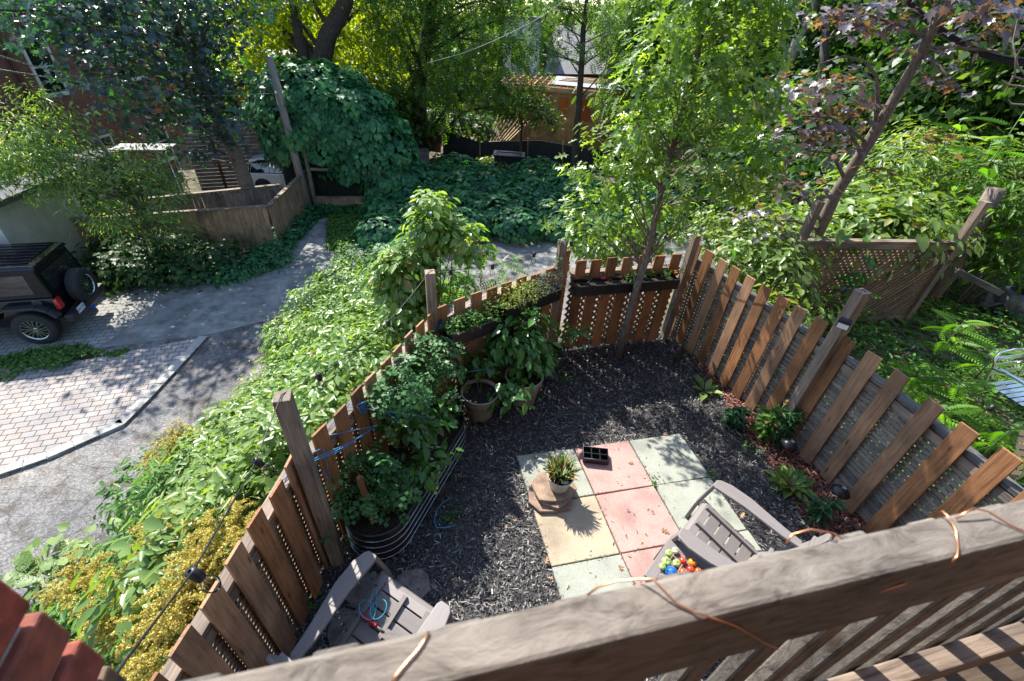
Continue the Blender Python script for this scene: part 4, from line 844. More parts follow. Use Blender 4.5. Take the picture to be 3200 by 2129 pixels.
# ================= GARDEN LIGHTS =================
def pathlight(x, y, lean, label, h=.36, r=.085):
    t = thing('path_light', label, 'solar light', (x, y, 0), 'black solar path lights along the right fence'); up = Vector((lean[0], lean[1], 1)).normalized(); o = Vector((x, y, 0))
    b = MB(); b.tube([o, o+up*h*.62], .009, 8); b.build('stake', M['black'], t)
    b = MB(); b.lathe([(.012, 0), (.02, .02), (.05, .085)], o+up*h*.60, 20, up); 
    for k in range(4): a = k*1.57; 
    b.build('lantern', M['glass'], t)
    b = MB(); b.lathe([(.001, .055), (.03, .052), (r*.7, .03), (r, .0), (r*.98, -.008), (.03, .005), (.001, .004)], o+up*h*.86, 28, up); cp_ = b.build('cap', M['black'], t)
    b = MB(); s = up.orthogonal().normalized(); v = up.cross(s); c = o+up*(h*.86+.058); b.poly([c+s*.018+v*.018, c-s*.018+v*.018, c-s*.018-v*.018, c+s*.018-v*.018]); M.setdefault('cell', mat('solar_cell', (.25, .26, .3), .15)); b.build('solar_cell', M['cell'], cp_)
pathlight(2.90, 3.22, (.10, -.08), 'black mushroom path light in red mulch by the third board from the post')
pathlight(3.13, 2.66, (.10, -.02), 'black mushroom path light nearest the deck beside the hosta')
pathlight(2.20, 4.78, (.02, .0), 'small shaded path light near the far corner of the fence', .32, .075)
# solar box on the right post
pz = Vector((3.055, 3.56, 1.62)); fn = Vector((-.62, -.78, 0)).normalized(); sd = Vector((-fn.y, fn.x, 0)); Mx = Matrix((sd, fn, Vector((0, 0, 1)))).transposed()
sb = thing('solar_wall_light', 'small black solar wall light screwed to the tall right post', 'solar light', pz)
b = MB(); b.box(pz+fn*.085, (.10, .05, .085), Mx); b.build('housing', M['black'], sb, bevel=.004)
b = MB(); b.box(pz+fn*.112+Vector((0, 0, -.016)), (.086, .004, .045), Mx); b.build('diffuser', M['white'], sb)
b = MB(); b.box(pz+fn*.085+Vector((0, 0, .0445)), (.09, .044, .004), Mx); M['pv'] = mat('blue_pv', (.02, .03, .07), .1, spec=.8); b.build('solar_panel', M['pv'], sb)
# two tilted solar panels
sp = thing('solar_panel_pair', 'two tilted black solar panels on a stake at the fence corner', 'solar panel', (-.62, 3.42, 0))
for (px, py, ti, ya) in [(1362, 1012, (-.35, -.5, .8), 20), (1402, 985, (.75, -.45, .5), -10)]:
    c = Vector(PZ(px, py, 1.18)); n_ = Vector(ti).normalized(); s = n_.orthogonal().normalized(); s = (Vector((.8, .6, 0))-n_*n_.dot(Vector((.8, .6, 0)))).normalized(); v = n_.cross(s)
    b = MB(); b.box(c, (.13, .17, .012), Matrix((s, v, n_)).transposed()); o = b.build('panel', M['pv'], sp, bevel=.003)
    b = MB(); b.tube([c+s*a_*.067+v*b2*.087+n_*.004 for a_, b2 in ((-1, -1), (1, -1), (1, 1), (-1, 1), (-1, -1))], .005, 6); b.build('frame', M['black'], o)
b = MB(); b.tube([(-.62, 3.42, 0), (-.62, 3.42, .9), Vector(PZ(1372, 1020, 1.12))], .01, 8); b.build('stake', M['black'], sp)

# ================= BANK VEGETATION (between the left/back fence and the lane) =================
OUT = [(270, 2080), (430, 1900), (500, 1690), (560, 1540), (630, 1410), (720, 1310), (880, 1190), (880, 1050), (930, 930), (1080, 800), (1260, 790)]
INN = [(440, 2110), (540, 1960), (680, 1760), (800, 1590), (900, 1440), (1000, 1310), (1110, 1200), (1200, 1110), (1290, 1020), (1380, 930), (1500, 900)]
def bank(t0, t1, n, ns=4, zo=-2.1, zi=.75, r=.42):
    out = []
    for t in np.linspace(t0, t1, n):
        f = t*(len(OUT)-1); i = min(int(f), len(OUT)-2); g = f-i
        O = np.array(OUT[i])*(1-g)+np.array(OUT[i+1])*g; I = np.array(INN[i])*(1-g)+np.array(INN[i+1])*g
        for s in (np.arange(ns)+.5)/ns:
            p = O*(1-s)+I*s+rng.normal(size=2)*14; z = zo*(1-s)+zi*s+rng.uniform(-.25, .25); c = PZ(p[0], p[1], z-r*.5); k = r*rng.uniform(.8, 1.3)*(1.25-.45*s); out.append((c, (k, k, k*.8)))
    return out
CL5 = frond(2, .5, .26, .3)
SHR = [('elder_shrub', 'pale leafed elder shrub rising above the left fence behind the tomato bed', .50, .68, 'lf_shrub', LEAF, .105, 8, 4),
       ('elder_shrub', 'leafy shrub filling the bank left of the tall fence post', .33, .50, 'lf_light', LEAF, .11, 8, 4),
       ('vine_shrub', 'tangled pale vine bush on the bank nearest the cracked asphalt', .20, .34, 'lf_light', LANCE, .14, 6, 4),
       ('elder_shrub', 'bright bushy shrub behind the solar panels at the fence corner', .68, .86, 'lf_shrub', LEAF, .10, 8, 4),
       ('elder_shrub', 'loose shrub overhanging the lane behind the herb boxes', .86, .97, 'lf_weed', LEAF, .09, 4, 3)]
def shrub(name, label, blobs, m, tm, sz, dens=13, per=26, root=None, cr=.11, group=None, **kw):
    F = Fol(); cs = clumped(F, tm, blobs, int(len(blobs)*dens), per, cr, sz, up=.8, out=.9, rnd=.5, droop=.25, shell=.55, **kw)
    if root is None:
        c = np.mean([b[0] for b in blobs], 0); root = (c[0], c[1], H(c[0], c[1]))
    P0 = Vector(root); b = MB()
    for c in cs[::7]:
        g = Vector((c[0], c[1], H(c[0], c[1]))); g = g.lerp(P0, .6); g.z = H(g.x, g.y); m_ = g.lerp(Vector(c), .55)+Vector(rv(1)[0])*.12
        b.tube([g, m_, Vector(c)], [.016, .010, .004], 5, cap=False)
    t = thing(name, label, 'shrub' if 'shrub' in name else 'plant', P0, group); b.build('stems', M['bark_g'], t); F.build('leaves', M[m], t); return t
for nm, lb, t0, t1, m, tm, sz, n, ns in SHR: shrub(nm, lb, bank(t0, t1, n, ns, r=.36), m, tm, sz, 17, 30, cr=.10)
shrub('leafy_shrub', 'dark green leafy plant at the edge of the asphalt above the goldenrod', [(PZ(x, y, -2.4), (.35, .35, .5)) for x, y in ((430, 1560), (440, 1640), (410, 1720), (385, 1760), (470, 1480))], 'lf_weed', LEAF, .11, 12, 24)
# tall box elder sapling standing out over the lane
shrub('box_elder_sapling', 'slender sapling with arching leafy top seen against the lane', [(PD(x, y, 5.4), (r, r, r*.9)) for x, y, r in ((1350, 640, .17), (1352, 690, .2), (1340, 740, .2), (1400, 730, .2), (1450, 735, .18), (1320, 790, .2), (1480, 770, .15), (1270, 830, .3), (1250, 900, .3), (1300, 900, .3), (1220, 860, .22))], 'lf_shrub', LEAF, .125, 13, 22, root=(-1.3, 4.9, H(-1.3, 4.9)), cr=.075)
shrub('locust_seedling', 'young locust with feathery leaves poking up behind the back fence', [(PD(x, y, 5.3), (r, r, r*.8)) for x, y, r in ((1560, 850, .22), (1480, 870, .25), (1610, 810, .18), (1420, 850, .18), (1530, 930, .25))], 'lf_fern', FROND, .26, 5, 4, root=(-.4, 5.4, H(-.4, 5.4)))
shrub('climbing_vine', 'green vine scrambling up behind the long flower trough', [(PD(x, y, 6.1), (r, r*.6, r)) for x, y, r in ((1850, 770, .28), (1930, 760, .25), (2010, 740, .3), (2080, 750, .25), (1830, 720, .22), (1990, 690, .2))], 'lf_shrub', LEAF, .11, 11, 18, root=(1.4, 5.9, H(1.4, 5.9)), cr=.09)
F = Fol(); b = MB(); PV = [(.47, 4.74, z) for z in np.linspace(.9, 1.62, 8)]; b.tube(PV, .004, 5); F.add(LEAF, np.array(PV)[rng.integers(0, 8, 40)]+rng.normal(size=(40, 3))*.035, rv(40)+[0, -.6, .5], rv(40), .06)
t = thing('ivy', 'small variegated creeper climbing the square fence post', 'plant', (.47, 4.74, .9)); b.build('stem', M['stem'], t); F.build('leaves', M['sage'], t)

# goldenrod outside the left fence
PL = T([(-.5, 0, 0), (.5, 0, 0), (.4, 1, 0), (-.4, 1, 0)], [(0, 1, 2, 3)])
def goldenrod(px, py, z, hgt_, n=11, sp=.20):
    z += .22; top = Vector(PZ(px, py, z)); g = Vector((top.x, top.y, z-hgt_)); F1 = Fol(); F2 = Fol(); b = MB()
    for k in range(n):
        a = random.random()*6.28; rr = sp*random.random()**.5; tp = top+Vector((math.cos(a)*rr, math.sin(a)*rr, random.uniform(-.12, .1))); m_ = g.lerp(tp, .6)+Vector(rv(1)[0])*.03
        b.tube([g+Vector((math.cos(a), math.sin(a), 0))*rr*.3, m_, tp], [.005, .004, .002], 5, cap=False)
        ts = rng.random(34); pts = np.array([(g.lerp(m_, t*2) if t < .5 else m_.lerp(tp, t*2-1))[:] for t in ts*.92]); d = rv(34); d[:, 2] = .25
        F1.add(LANCE, pts, np.array([0, 0, 1])+rv(34)*.3, d, .10*(1.15-.5*ts))
        for s in range(9):      # arching flower branches
            an = a+random.uniform(-1.6, 1.6)+s; L = .16*(1-.07*s); u = np.linspace(.1, 1, 26); c0 = np.array(m_.lerp(tp, 1-.07*s))
            P = c0+np.stack([np.cos(an)*u*L, np.sin(an)*u*L, .10*u-.13*u*u], -1)
            P = np.repeat(P, 5, 0)+rng.normal(size=(130, 3))*.007; F2.add(PL, P, rv(130), rv(130), rng.uniform(.006, .013, 130))
    t = thing('goldenrod', 'goldenrod plant with yellow plumes growing against the outside of the left fence', 'flower', g, 'goldenrod plants outside the left fence')
    b.build('stem', M['stem'], t); F1.build('leaves', M['lf_weed'], t); F2.build('flowers', M['gold'], t)
for (x, y, z, h_) in [(545, 1640, -.3, 1.3), (500, 1690, -.5, 1.2), (590, 1680, -.1, 1.4), (470, 1750, -.8, 1.1), (660, 1660, .3, 1.4), (690, 1700, .4, 1.4), (640, 1740, .3, 1.4), (610, 1810, .3, 1.4), (580, 1870, .3, 1.4), (520, 1920, .1, 1.3), (430, 1880, -.4, 1.1), (250, 1800, -1.2, 1.3), (290, 1835, -1.0, 1.3), (200, 1850, -1.3, 1.2), (430, 2000, -.1, 1.2), (470, 2060, .1, 1.2), (390, 1960, -.4, 1.2), (570, 1985, .2, 1.2), (545, 1365, -1.6, 1.0), (490, 1420, -1.9, .9), (340, 1930, -.8, 1.0)]: goldenrod(x, y, z, h_)
shrub('tall_weed', 'cluster of broad pale leaves rising between the goldenrod plumes', [(PZ(x, y, .0), (.26, .26, .25)) for x, y in ((560, 1740), (600, 1700), (520, 1800), (480, 1830), (610, 1640), (660, 1600))], 'lf_light', LEAF, .16, 7, 18)
shrub('weed_patch', 'mixed narrow leafed weeds below the goldenrod by the brick corner', [(PZ(x, y, z), (.38, .38, .3)) for x, y, z in ((300, 1960, -1.2), (380, 2050, -.8), (250, 1880, -1.7), (480, 1930, -.7), (430, 1800, -1.2), (350, 1840, -1.6), (560, 2060, -.2), (330, 2110, -.8), (520, 1560, -1.2), (600, 1500, -.9), (230, 2010, -1.2))], 'lf_weed', LANCE, .13, 16, 26)
# knotweed with cream flowers
F = Fol(); F2 = Fol(); b = MB(); g0 = PZ(200, 1850, -2.6)
for (x, y) in [(90, 1750), (130, 1735), (170, 1760), (215, 1710), (240, 1690), (60, 1780), (285, 1720), (330, 1740), (140, 1820), (110, 1790), (190, 1790), (250, 1750), (70, 1810), (360, 1745)]:
    c = Vector(PZ(x, y, -1.35)); g = Vector((g0[0]+random.uniform(-.3, .3), g0[1]+random.uniform(-.3, .3), -2.9)); b.tube([g, g.lerp(c, .6)+Vector((0, 0, .2)), c], [.012, .009, .004], 6)
    P = np.array(c)+rng.normal(size=(5, 3))*[.09, .09, .03]; F.add(HEART, P, np.array([0, 0, 1])+rv(5)*.35, rv(5), rng.uniform(.10, .17, 5))
    P = np.array(c)+rng.normal(size=(90, 3))*[.06, .06, .02]+[0, 0, .03]; F2.add(PL, P, rv(90), rv(90), .008)
t = thing('knotweed', 'broad pale leafed knotweed with cream blossom at the far left edge', 'plant', (g0[0], g0[1], -2.9)); b.build('stem', M['stem'], t); F.build('leaves', M['lf_hosta'], t); F2.build('flowers', M['cream'], t)
# rusty angle iron in the bushes
b = MB(); b.beam(PZ(800, 1440, .1), PZ(855, 1530, -.1), .04, .04); M['rust'] = mat('rusty_iron', (.09, .03, .02), .8, var=.4, scale=20); tag(b.build('iron_bar', M['rust']), 'rusty iron bar half hidden in the shrub by the left fence', 'bar')

# ================= PLANTS ON THE TERRACE =================
def hosta(px, py, n, L, label, m='lf_hosta', z0=0.0, h=.12):
    c = PZ(px, py, 0); F = Fol(); HL_ = T([(0, 0, 0), (.17, .35, .06), (.2, .62, .05), (.1, .88, -.02), (0, 1.05, -.14), (-.1, .88, -.02), (-.2, .62, .05), (-.17, .35, .06)], [(0, 1, 2, 3, 4), (0, 4, 5, 6, 7)])
    a = np.arange(n)*2.4; u = (np.arange(n)+.5)/n; d = np.stack([np.cos(a), np.sin(a), 1.3-1.2*u], -1); nr = np.stack([-np.cos(a)*(1.1-u), -np.sin(a)*(1.1-u), np.ones(n)], -1)
    F.add(HL_, c+np.stack([np.cos(a)*.02, np.sin(a)*.02, np.full(n, .02)], -1), nr, d, L*(.6+.5*u)*(1+.2*(rng.random(n)-.5)))
    t = thing('hosta', label, 'plant', c); F.build('leaves', M[m], t); return t
hosta(2465, 1520, 26, .23, 'lush light green hosta beside the path light nearest the deck')
hosta(2200, 1225, 9, .22, 'hosta with upright pale edged leaves near the fence bend')
def lily(px, py, h_, label, n=46, m='lf_lily', L=.12, top=True):
    c = PZ(px, py, 0); b = MB(); F = Fol(); tops = []
    for k in range(3):
        a = k*2.1; tp = Vector(c)+Vector((math.cos(a)*.05, math.sin(a)*.05, h_*(1-.12*k))); b.tube([Vector(c)+Vector((math.cos(a)*.02, math.sin(a)*.02, 0)), tp], [.006, .004], 6)
        u = rng.random(n)**.7; P = np.array([Vector(c).lerp(tp, float(x))[:] for x in u]); an = rng.random(n)*6.28; d = np.stack([np.cos(an), np.sin(an), .35+rng.random(n)*.3], -1); F.add(LANCE, P, np.array([0, 0, 1])+rv(n)*.25, d, L*(.8+.4*rng.random(n)))
    t = thing('lily', label, 'plant', c); b.build('stem', M['stem'], t); F.build('leaves', M[m], t)
lily(2285, 1330, .26, 'low lily clump with dark narrow leaves right of the small hosta')
lily(2375, 1370, .52, 'lily with pale broad leaves in front of the leaning board', 26, 'lf_weed', .15)
lily(2425, 1395, .55, 'tall dark spiky lily below the tall right post', 90, 'lf_lily', .075)
lily(2540, 1625, .30, 'dark lily rosette at the foot of the fence nearest the deck', 34, 'lf_lily', .11)
lily(2470, 1330, .42, 'lily stalk between the dark lily and the tall post', 30, 'lf_lily', .10)
for (x, y, z, r, l) in [(2050, 1510, .05, .07, 'small clover growing in the joint between pink and green slabs'), (2225, 1495, .03, .08, 'tuft of grass and weeds at the right edge of the green slabs'), (2350, 1400, .03, .09, 'little strawberry weeds in the red mulch'), (1410, 1620, .04, .05, 'tiny weed inside the loop of turquoise twine'), (2155, 1115, .05, .1, 'weeds at the foot of the far fence corner'), (1775, 1180, .03, .05, 'small weed beside the pedestal of the urn'), (960, 1880, .05, .07, 'green weed growing through the fence behind the left chair'), (2520, 1610, .03, .09, 'low weeds in red mulch beside the dark lily')]:
    F = Fol(); c = PZ(x, y, z*.4); clumped(F, LEAF, [(c, (r, r, z*.6))], 12, 9, .03, .035); o = F.build('weed', M['lf_weed']); tag(o, l, 'weed')
c = PZ(2112, 1085, .2); F = Fol(); a = np.arange(9)*.7; F.add(LANCE, np.tile(c, (9, 1)), np.stack([np.cos(a), np.sin(a), np.full(9, 1.)], -1), np.stack([np.cos(a), np.sin(a), np.full(9, .35)], -1), .09); M['pinkleaf'] = leafmat('pink_leaf', (.35, .14, .16), (.45, .2, .22), (.5, .3, .3), .3, (1, 1, 1)); 
t = thing('purple_plant', 'little plant with pinkish purple leaves beside the far path light', 'plant', (c[0], c[1], 0)); F.build('leaves', M['pinkleaf'], t); b = MB(); b.tube([(c[0], c[1], 0), tuple(c)], .004, 5); b.build('stem', M['stem'], t)
# fallen leaves and straw on the mulch
F = Fol(); x = rng.uniform(-1, 3.3, 150); y = rng.uniform(1.2, 5, 150); F.add(OAK, np.stack([x, y, np.full(150, .05)], -1), np.array([0, 0, 1])+rv(150)*.5, rv(150)*[1, 1, .1], rng.uniform(.02, .075, 150)); tag(F.build('fallen_leaves', M['drygrass']), kind='stuff')
F = Fol(); n = 70; x = rng.uniform(.2, 2.1, n); y = rng.uniform(1.8, 3.4, n); F.add(CHIP, np.stack([x, y, np.full(n, .046)], -1), np.array([0, 0, 1])+rv(n)*.1, rv(n)*[1, 1, .05], rng.uniform(.012, .04, n)); tag(F.build('debris', M['chip']), kind='stuff')

JX = []; JY = []
for k in range(900):
    if random.random() < .5: p = gridp(random.choice((0, 1, 2, 3)), random.uniform(0, 3))
    else: p = gridp(random.uniform(0, 3), random.choice((0, 1, 2, 3)))
    p = p+rng.normal(size=2)*.010; JX.append(p[0]); JY.append(p[1])
n = len(JX); F = Fol(); F.add(CHIP, np.stack([JX, JY, np.full(n, .043)], -1), np.array([0, 0, 1])+rv(n)*.2, rv(n)*[1, 1, .1], rng.uniform(.006, .022, n)); tag(F.build('joint_dirt', M['chip']), kind='stuff')
# ================= OAK SAPLING =================
def tree(name, label, trunk, radii, blobs, tm, sz, m, bark, ncl, per, cr, group=None, limbs=16, cat='tree', limbr=.35, **kw):
    trunk = [Vector(p) for p in trunk]; F = Fol(); cs = clumped(F, tm, blobs, ncl, per, cr, sz, **kw); b = MB(); b.tube(trunk, radii, 10)
    n = len(cs); idx = rng.choice(n, min(limbs, n), replace=False); zs = [p.z for p in trunk]
    for i in idx:
        c = Vector(cs[i]); js = range(1, len(trunk)); j = min(js, key=lambda q: (trunk[q]-c).length+max(0, trunk[q].z-c.z+.1)*2.0)
        s = trunk[j-1].lerp(trunk[j], random.random()); m1 = s.lerp(c, .5)+Vector((0, 0, (c-s).length*random.uniform(.02, .15)))+Vector(rv(1)[0])*(c-s).length*.06
        r0 = radii[j]*limbr; b.tube([s, s.lerp(m1, .5)+Vector(rv(1)[0])*.02, m1, m1.lerp(c, .6), c], [r0, r0*.8, r0*.6, r0*.4, r0*.2], 6, cap=False)
    t = thing(name, label, cat, trunk[0], group); b.build('trunk', M[bark], t); F.build('crown', M[m], t); return t
tr = [PZ(1930, 1118, 0)]+[PD(x, y, 5.04) for x, y in ((1952, 1030), (1975, 950), (2003, 860), (2030, 770), (2055, 640), (2090, 500), (2120, 400), (2150, 270), (2180, 160), (2205, 60), (2230, -60), (2255, -200))]
OB = [(PD(x, y, D), (r, r, r*.6)) for x, y, D, r in ((1755, 665, 5.0, .14), (1780, 600, 4.9, .18), (1830, 520, 4.9, .2), (1880, 440, 4.9, .2), (1900, 680, 5.0, .2), (1830, 640, 5.0, .26), (1900, 560, 4.9, .32), (1980, 640, 5.2, .32), (1960, 470, 5.0, .38), (2100, 620, 5.3, .32), (2060, 540, 4.7, .34), (2250, 560, 5.2, .32), (2360, 600, 5.3, .3), (2300, 480, 4.9, .38), (2420, 470, 5.2, .28),
      (2020, 380, 4.8, .38), (2180, 400, 5.2, .42), (2330, 370, 5.3, .38), (2050, 270, 5.0, .38), (2200, 260, 4.8, .42), (2350, 250, 5.2, .34), (2100, 150, 5.0, .40), (2260, 140, 5.2, .42), (2380, 120, 5.0, .3), (2140, 40, 5.0, .38), (2300, 30, 5.0, .38), (2400, 0, 5.1, .3),
      (2180, -80, 5, .4), (2320, -80, 5, .35), (2250, -200, 5, .35), (2150, 700, 5.3, .25), (2260, 680, 5.2, .22), (1790, 690, 5.0, .18), (1960, 730, 5.2, .18), (1860, 730, 5.0, .16), (2440, 350, 5.1, .22))]
tree('oak_sapling', 'slim young oak with bright lobed leaves standing inside the back fence', tr, [.062, .045, .042, .040, .038, .035, .032, .029, .026, .022, .018, .013, .008], OB, OAK, .10, 'lf_oak', 'bark_g', 330, 15, .095, limbs=90, limbr=.32, up=.75, out=.8, rnd=.55, droop=.35, shell=.2)

# ================= RIGHT SIDE: SCREEN, THICKET, UNDERGROWTH =================
scr = thing('lattice_screen', 'grey framed lattice privacy screen on two tall posts in the weeds', 'fence screen', (3.85, 5.8, 0))
A = Vector((3.82, 5.86, 0)); B_ = Vector((6.34, 6.33, 0)); t = (B_-A).normalized(); nr = Vector((-t.y, t.x, 0)); L = (B_-A).length
for p_, z_ in ((A, 1.98), (B_, 2.0)): b = MB(); b.beam(p_+Vector((0, 0, -.1)), p_+Vector((0, 0, z_)), .095, .095, up=nr); b.build('post', M['greywood'], scr, bevel=.004)
b = MB(); b.beam(A+t*.05+Vector((0, 0, 1.44)), B_-t*.05+Vector((0, 0, 1.40)), .10, .04); b.build('top_rail', M['greywood'], scr, bevel=.003)
b = MB(); b.beam(A+t*.05-nr*.03+Vector((0, 0, 1.38)), B_-t*.05-nr*.03+Vector((0, 0, 1.34)), .03, .075); b.build('header_rail', M['greywood'], scr)
b = MB(); b.beam(A+t*.05+Vector((0, 0, .1)), B_-t*.05+Vector((0, 0, .1)), .04, .08); b.build('bottom_rail', M['greywood'], scr)
b = MB(); z0, z1 = .1, 1.36; Hh = z1-z0
for sgn, of in ((1, 0), (-1, .009)):
    s = -Hh
    while s < L:
        u0, u1 = max(s, 0), min(s+Hh, L)
        if u1-u0 > .02:
            za, zc = (z0+u0-s, z0+u1-s) if sgn > 0 else (z1-(u0-s), z1-(u1-s)); b.beam(A+t*u0+nr*of+Vector((0, 0, za)), A+t*u1+nr*of+Vector((0, 0, zc)), .038, .007, up=nr)
        s += .092
b.build('lattice', M['lattice'], scr)
b = MB(); b.beam(Vector(PZ(2985, 845, .9)), Vector(PZ(3125, 915, .6)), .09, .09); tag(b.build('timber_beam', M['darkrail'], bevel=.004), 'dark weathered timber beam sloping out behind the lattice screen post', 'timber')
b = MB(); P = [PD(2960, 850, 10.2), PD(3050, 700, 10.2), PD(3115, 590, 10.2)]; b.tube([(P[0][0]-.1, P[0][1], -.3), tuple(P[0]), tuple(P[1]), tuple(P[2])], [.17, .16, .13, .12], 12)
tag(b.build('tree_stump', M['bark_g']), 'broken grey tree trunk leaning behind the lattice screen', 'dead trunk')
b = MB(); c = PZ(3165, 930, .3)
for k in range(5):
    a0 = Vector((c[0]+random.uniform(-.15, .15), c[1]+random.uniform(-.15, .15), .32)); b.poly([a0+Vector((math.cos(a)*.24*random.uniform(.7, 1.2), math.sin(a)*.2, -.28*abs(math.sin(a*1.3+k)))) for a in np.linspace(0, 5.6, 8)])
b.lathe([(.001, .0), (.22, .03), (.30, .2), (.27, .38), (.18, .42), (.20, .40)], (c[0]+.1, c[1], 0), 14)
M['bag'] = mat('dusty_grey_tarp', (.16, .16, .18), .45, var=.5, scale=7, bump=.8); tag(b.build('plastic_bag', M['bag']), 'crumpled dusty grey tarp bag in the weeds at the right edge', 'bag')
# aluminium garden chairs beyond the right fence
def metalchair(loc, rz, label):
    t = thing('metal_chair', label, 'chair', loc, None, rz); A_ = M['alu']
    b = MB(); W2 = .27
    for s in (-1, 1): b.tube([(s*W2, -.27, 0), (s*W2, -.24, .40), (s*W2, -.29, .66), (s*W2, -.33, .74), (s*(W2-.07), -.36, .80), (0, -.37, .81)], .0125, 10)
    b.build('back_frame', A_, t, local=True)
    for s in (-1, 1):
        b = MB(); b.tube([(s*W2, -.28, .62), (s*W2, -.1, .655), (s*W2, .16, .65), (s*W2, .23, .60), (s*W2, .22, .3), (s*W2, .22, 0)], .0125, 10); b.build('arm_frame', A_, t, local=True)
        b = MB(); b.beam((s*W2, -.22, .665), (s*W2, .16, .672), .045, .012); b.build('armrest', A_, t, bevel=.004, local=True)
    for k in range(3): b = MB(); z = .56+.075*k; y = -.275-.035*k; b.box((0, y, z), (.50, .008, .052), Matrix.Rotation(.3, 3, 'X')); b.build('back_slat', A_, t, bevel=.003, local=True)
    for k in range(7): b = MB(); b.box((0, -.20+.068*k, .43), (.52, .052, .008)); b.build('seat_slat', A_, t, bevel=.003, local=True)
    return t
cc = PZ(3185, 1230, .43); mc = metalchair((cc[0]+.05, cc[1]+.0, 0), math.radians(195), 'shiny aluminium slatted chair in the ferns at the right edge')
cc2 = PZ(3190, 1350, .43); c2_ = dup(mc, (cc2[0]+.05, cc2[1]-.05, 0), math.radians(165), 'aluminium chair lying low under the ferns nearest the picket tops')
c2_.rotation_euler = (math.radians(-62), math.radians(8), math.radians(160)); c2_.location.z = .28

UG = [(3.75, 1.2), (3.2, 4.0), (2.6, 5.6), (3.0, 6.6), (4.6, 8.2), (8, 11), (16, 12), (16, 1), (4.2, 1)]
def undergrowth(name, N, tm, m, sz, zr, P=UG, bx=(2.5, 12, 1, 11.5), near=1.0):
    x = rng.uniform(bx[0], bx[1], N); y = rng.uniform(bx[2], bx[3], N); k = inside(P, x, y); x = x[k]; y = y[k]; n = len(x)
    z = hgt(x, y)+rng.uniform(zr[0], zr[1], n)*(.55+.45*np.sin(x*2.1+1)*np.cos(y*1.7)); F = Fol(); F.add(tm, np.stack([x, y, z], -1), np.array([0, 0, 1])+rv(n)*.45, rv(n)*[1, 1, .3], rng.uniform(sz[0], sz[1], n))
    return tag(F.build(name, M[m]), kind='stuff')
undergrowth('ground_cover', 26000, LANCE, 'lf_weed', (.07, .17), (.02, .42))
undergrowth('ground_cover_leaves', 9000, LEAF, 'lf_fern', (.06, .12), (.05, .5))
def ail(x, y, z, h_, label, n=16, L=.55, m='lf_fern', tm=None, lean=(0, 0)):
    b = MB(); F = Fol(); top = Vector((x+lean[0], y+lean[1], z+h_)); g = Vector((x, y, z)); b.tube([g, g.lerp(top, .5), top], [.014, .010, .005], 6)
    u = .35+.65*(np.arange(n)+.5)/n; P = np.array([g.lerp(top, float(k))[:] for k in u]); an = np.arange(n)*2.4+rng.random(n)*.5; d = np.stack([np.cos(an), np.sin(an), .35+.3*u], -1)
    F.add(tm or FROND12, P, np.stack([-np.cos(an)*.3, -np.sin(an)*.3, np.ones(n)], -1), d, L*(.75+.4*rng.random(n)))
    t = thing('ailanthus', label, 'plant', g); b.build('stem', M['stem'], t); F.build('leaves', M[m], t)
FROND12 = frond(12, .20, .065, .3)
for (px, py, z, h_, l) in [(3010, 1010, .75, .75, 'feathery plant directly below the lattice screen corner'), (3000, 1200, .6, .6, 'feathery plant between the screen and the metal chairs'), (3120, 1100, .6, .55, 'feathery plant beside the back of the upper metal chair'),
                          (2870, 1180, .5, .5, 'feathery plant close behind the tall right post'), (2950, 1290, .5, .5, 'feathery plant just outside the fence near the deck end'), (3150, 1350, .5, .5, 'feathery fronds hanging over the lower metal chair'),
                          (2650, 920, .7, .7, 'small feathery plant between the pickets and the screen')]:
    c = PZ(px, py, z); ail(c[0], c[1], 0, z+.05, l, 15, .42)
for (px, py, D, h_, l) in [(3080, 480, 11, 2.4, 'tall feathery tree of heaven sprout at the right edge'), (3180, 380, 10.5, 3.0, 'tallest feathery sprout touching the right edge of the picture'), (2990, 400, 12, 2.6, 'feathery sprout behind the thicket right of the purple maple trunk'), (3190, 640, 10.5, 1.8, 'feathery sprout low behind the leaning stump'),
                          (2300, 790, 6.5, .9, 'bright feathery seedling just behind the fence bend')]:
    c = PD(px, py, D); ail(c[0], c[1], H(c[0], c[1]), c[2]-H(c[0], c[1])+.15, l, 22, .6 if D > 7 else .4)
# thicket behind the screen
def pdb(lst): return [(PD(x, y, D), (r, r, r*rz)) for x, y, D, r, rz in lst]
shrub('thicket_shrub', 'sunlit shrub mass directly behind the lattice screen', pdb([(2700, 730, 9.0, .7, .7), (2600, 700, 9.3, .6, .7), (2820, 700, 9.2, .7, .7), (2920, 690, 10.9, .7, .7), (2740, 620, 10.0, .7, .6), (2640, 790, 8.9, .5, .6), (2480, 720, 7.8, .5, .6)]), 'lf_light', LEAF, .16, 20, 26, cr=.2)
shrub('thicket_shrub', 'yellow green shrub rising right of the purple maple trunk', pdb([(2830, 540, 11.0, .9, .6), (2960, 480, 12.8, .9, .6), (2900, 600, 11.9, .8, .6), (3060, 560, 11.9, .9, .6), (3000, 640, 11.5, .7, .6), (2780, 600, 11.0, .6, .6), (2880, 430, 13.3, .7, .5)]), 'lf_light', LANCE, .20, 22, 28, cr=.2)
shrub('thicket_shrub', 'lush shrub filling the right edge above the tarp bag', pdb([(3140, 720, 10.9, .8, .7), (3180, 560, 11.5, .9, .7), (3170, 830, 10.4, .5, .6), (3080, 790, 10.5, .5, .5), (3200, 660, 10.7, .7, .7)]), 'lf_mid', LANCE, .18, 22, 26, cr=.2)
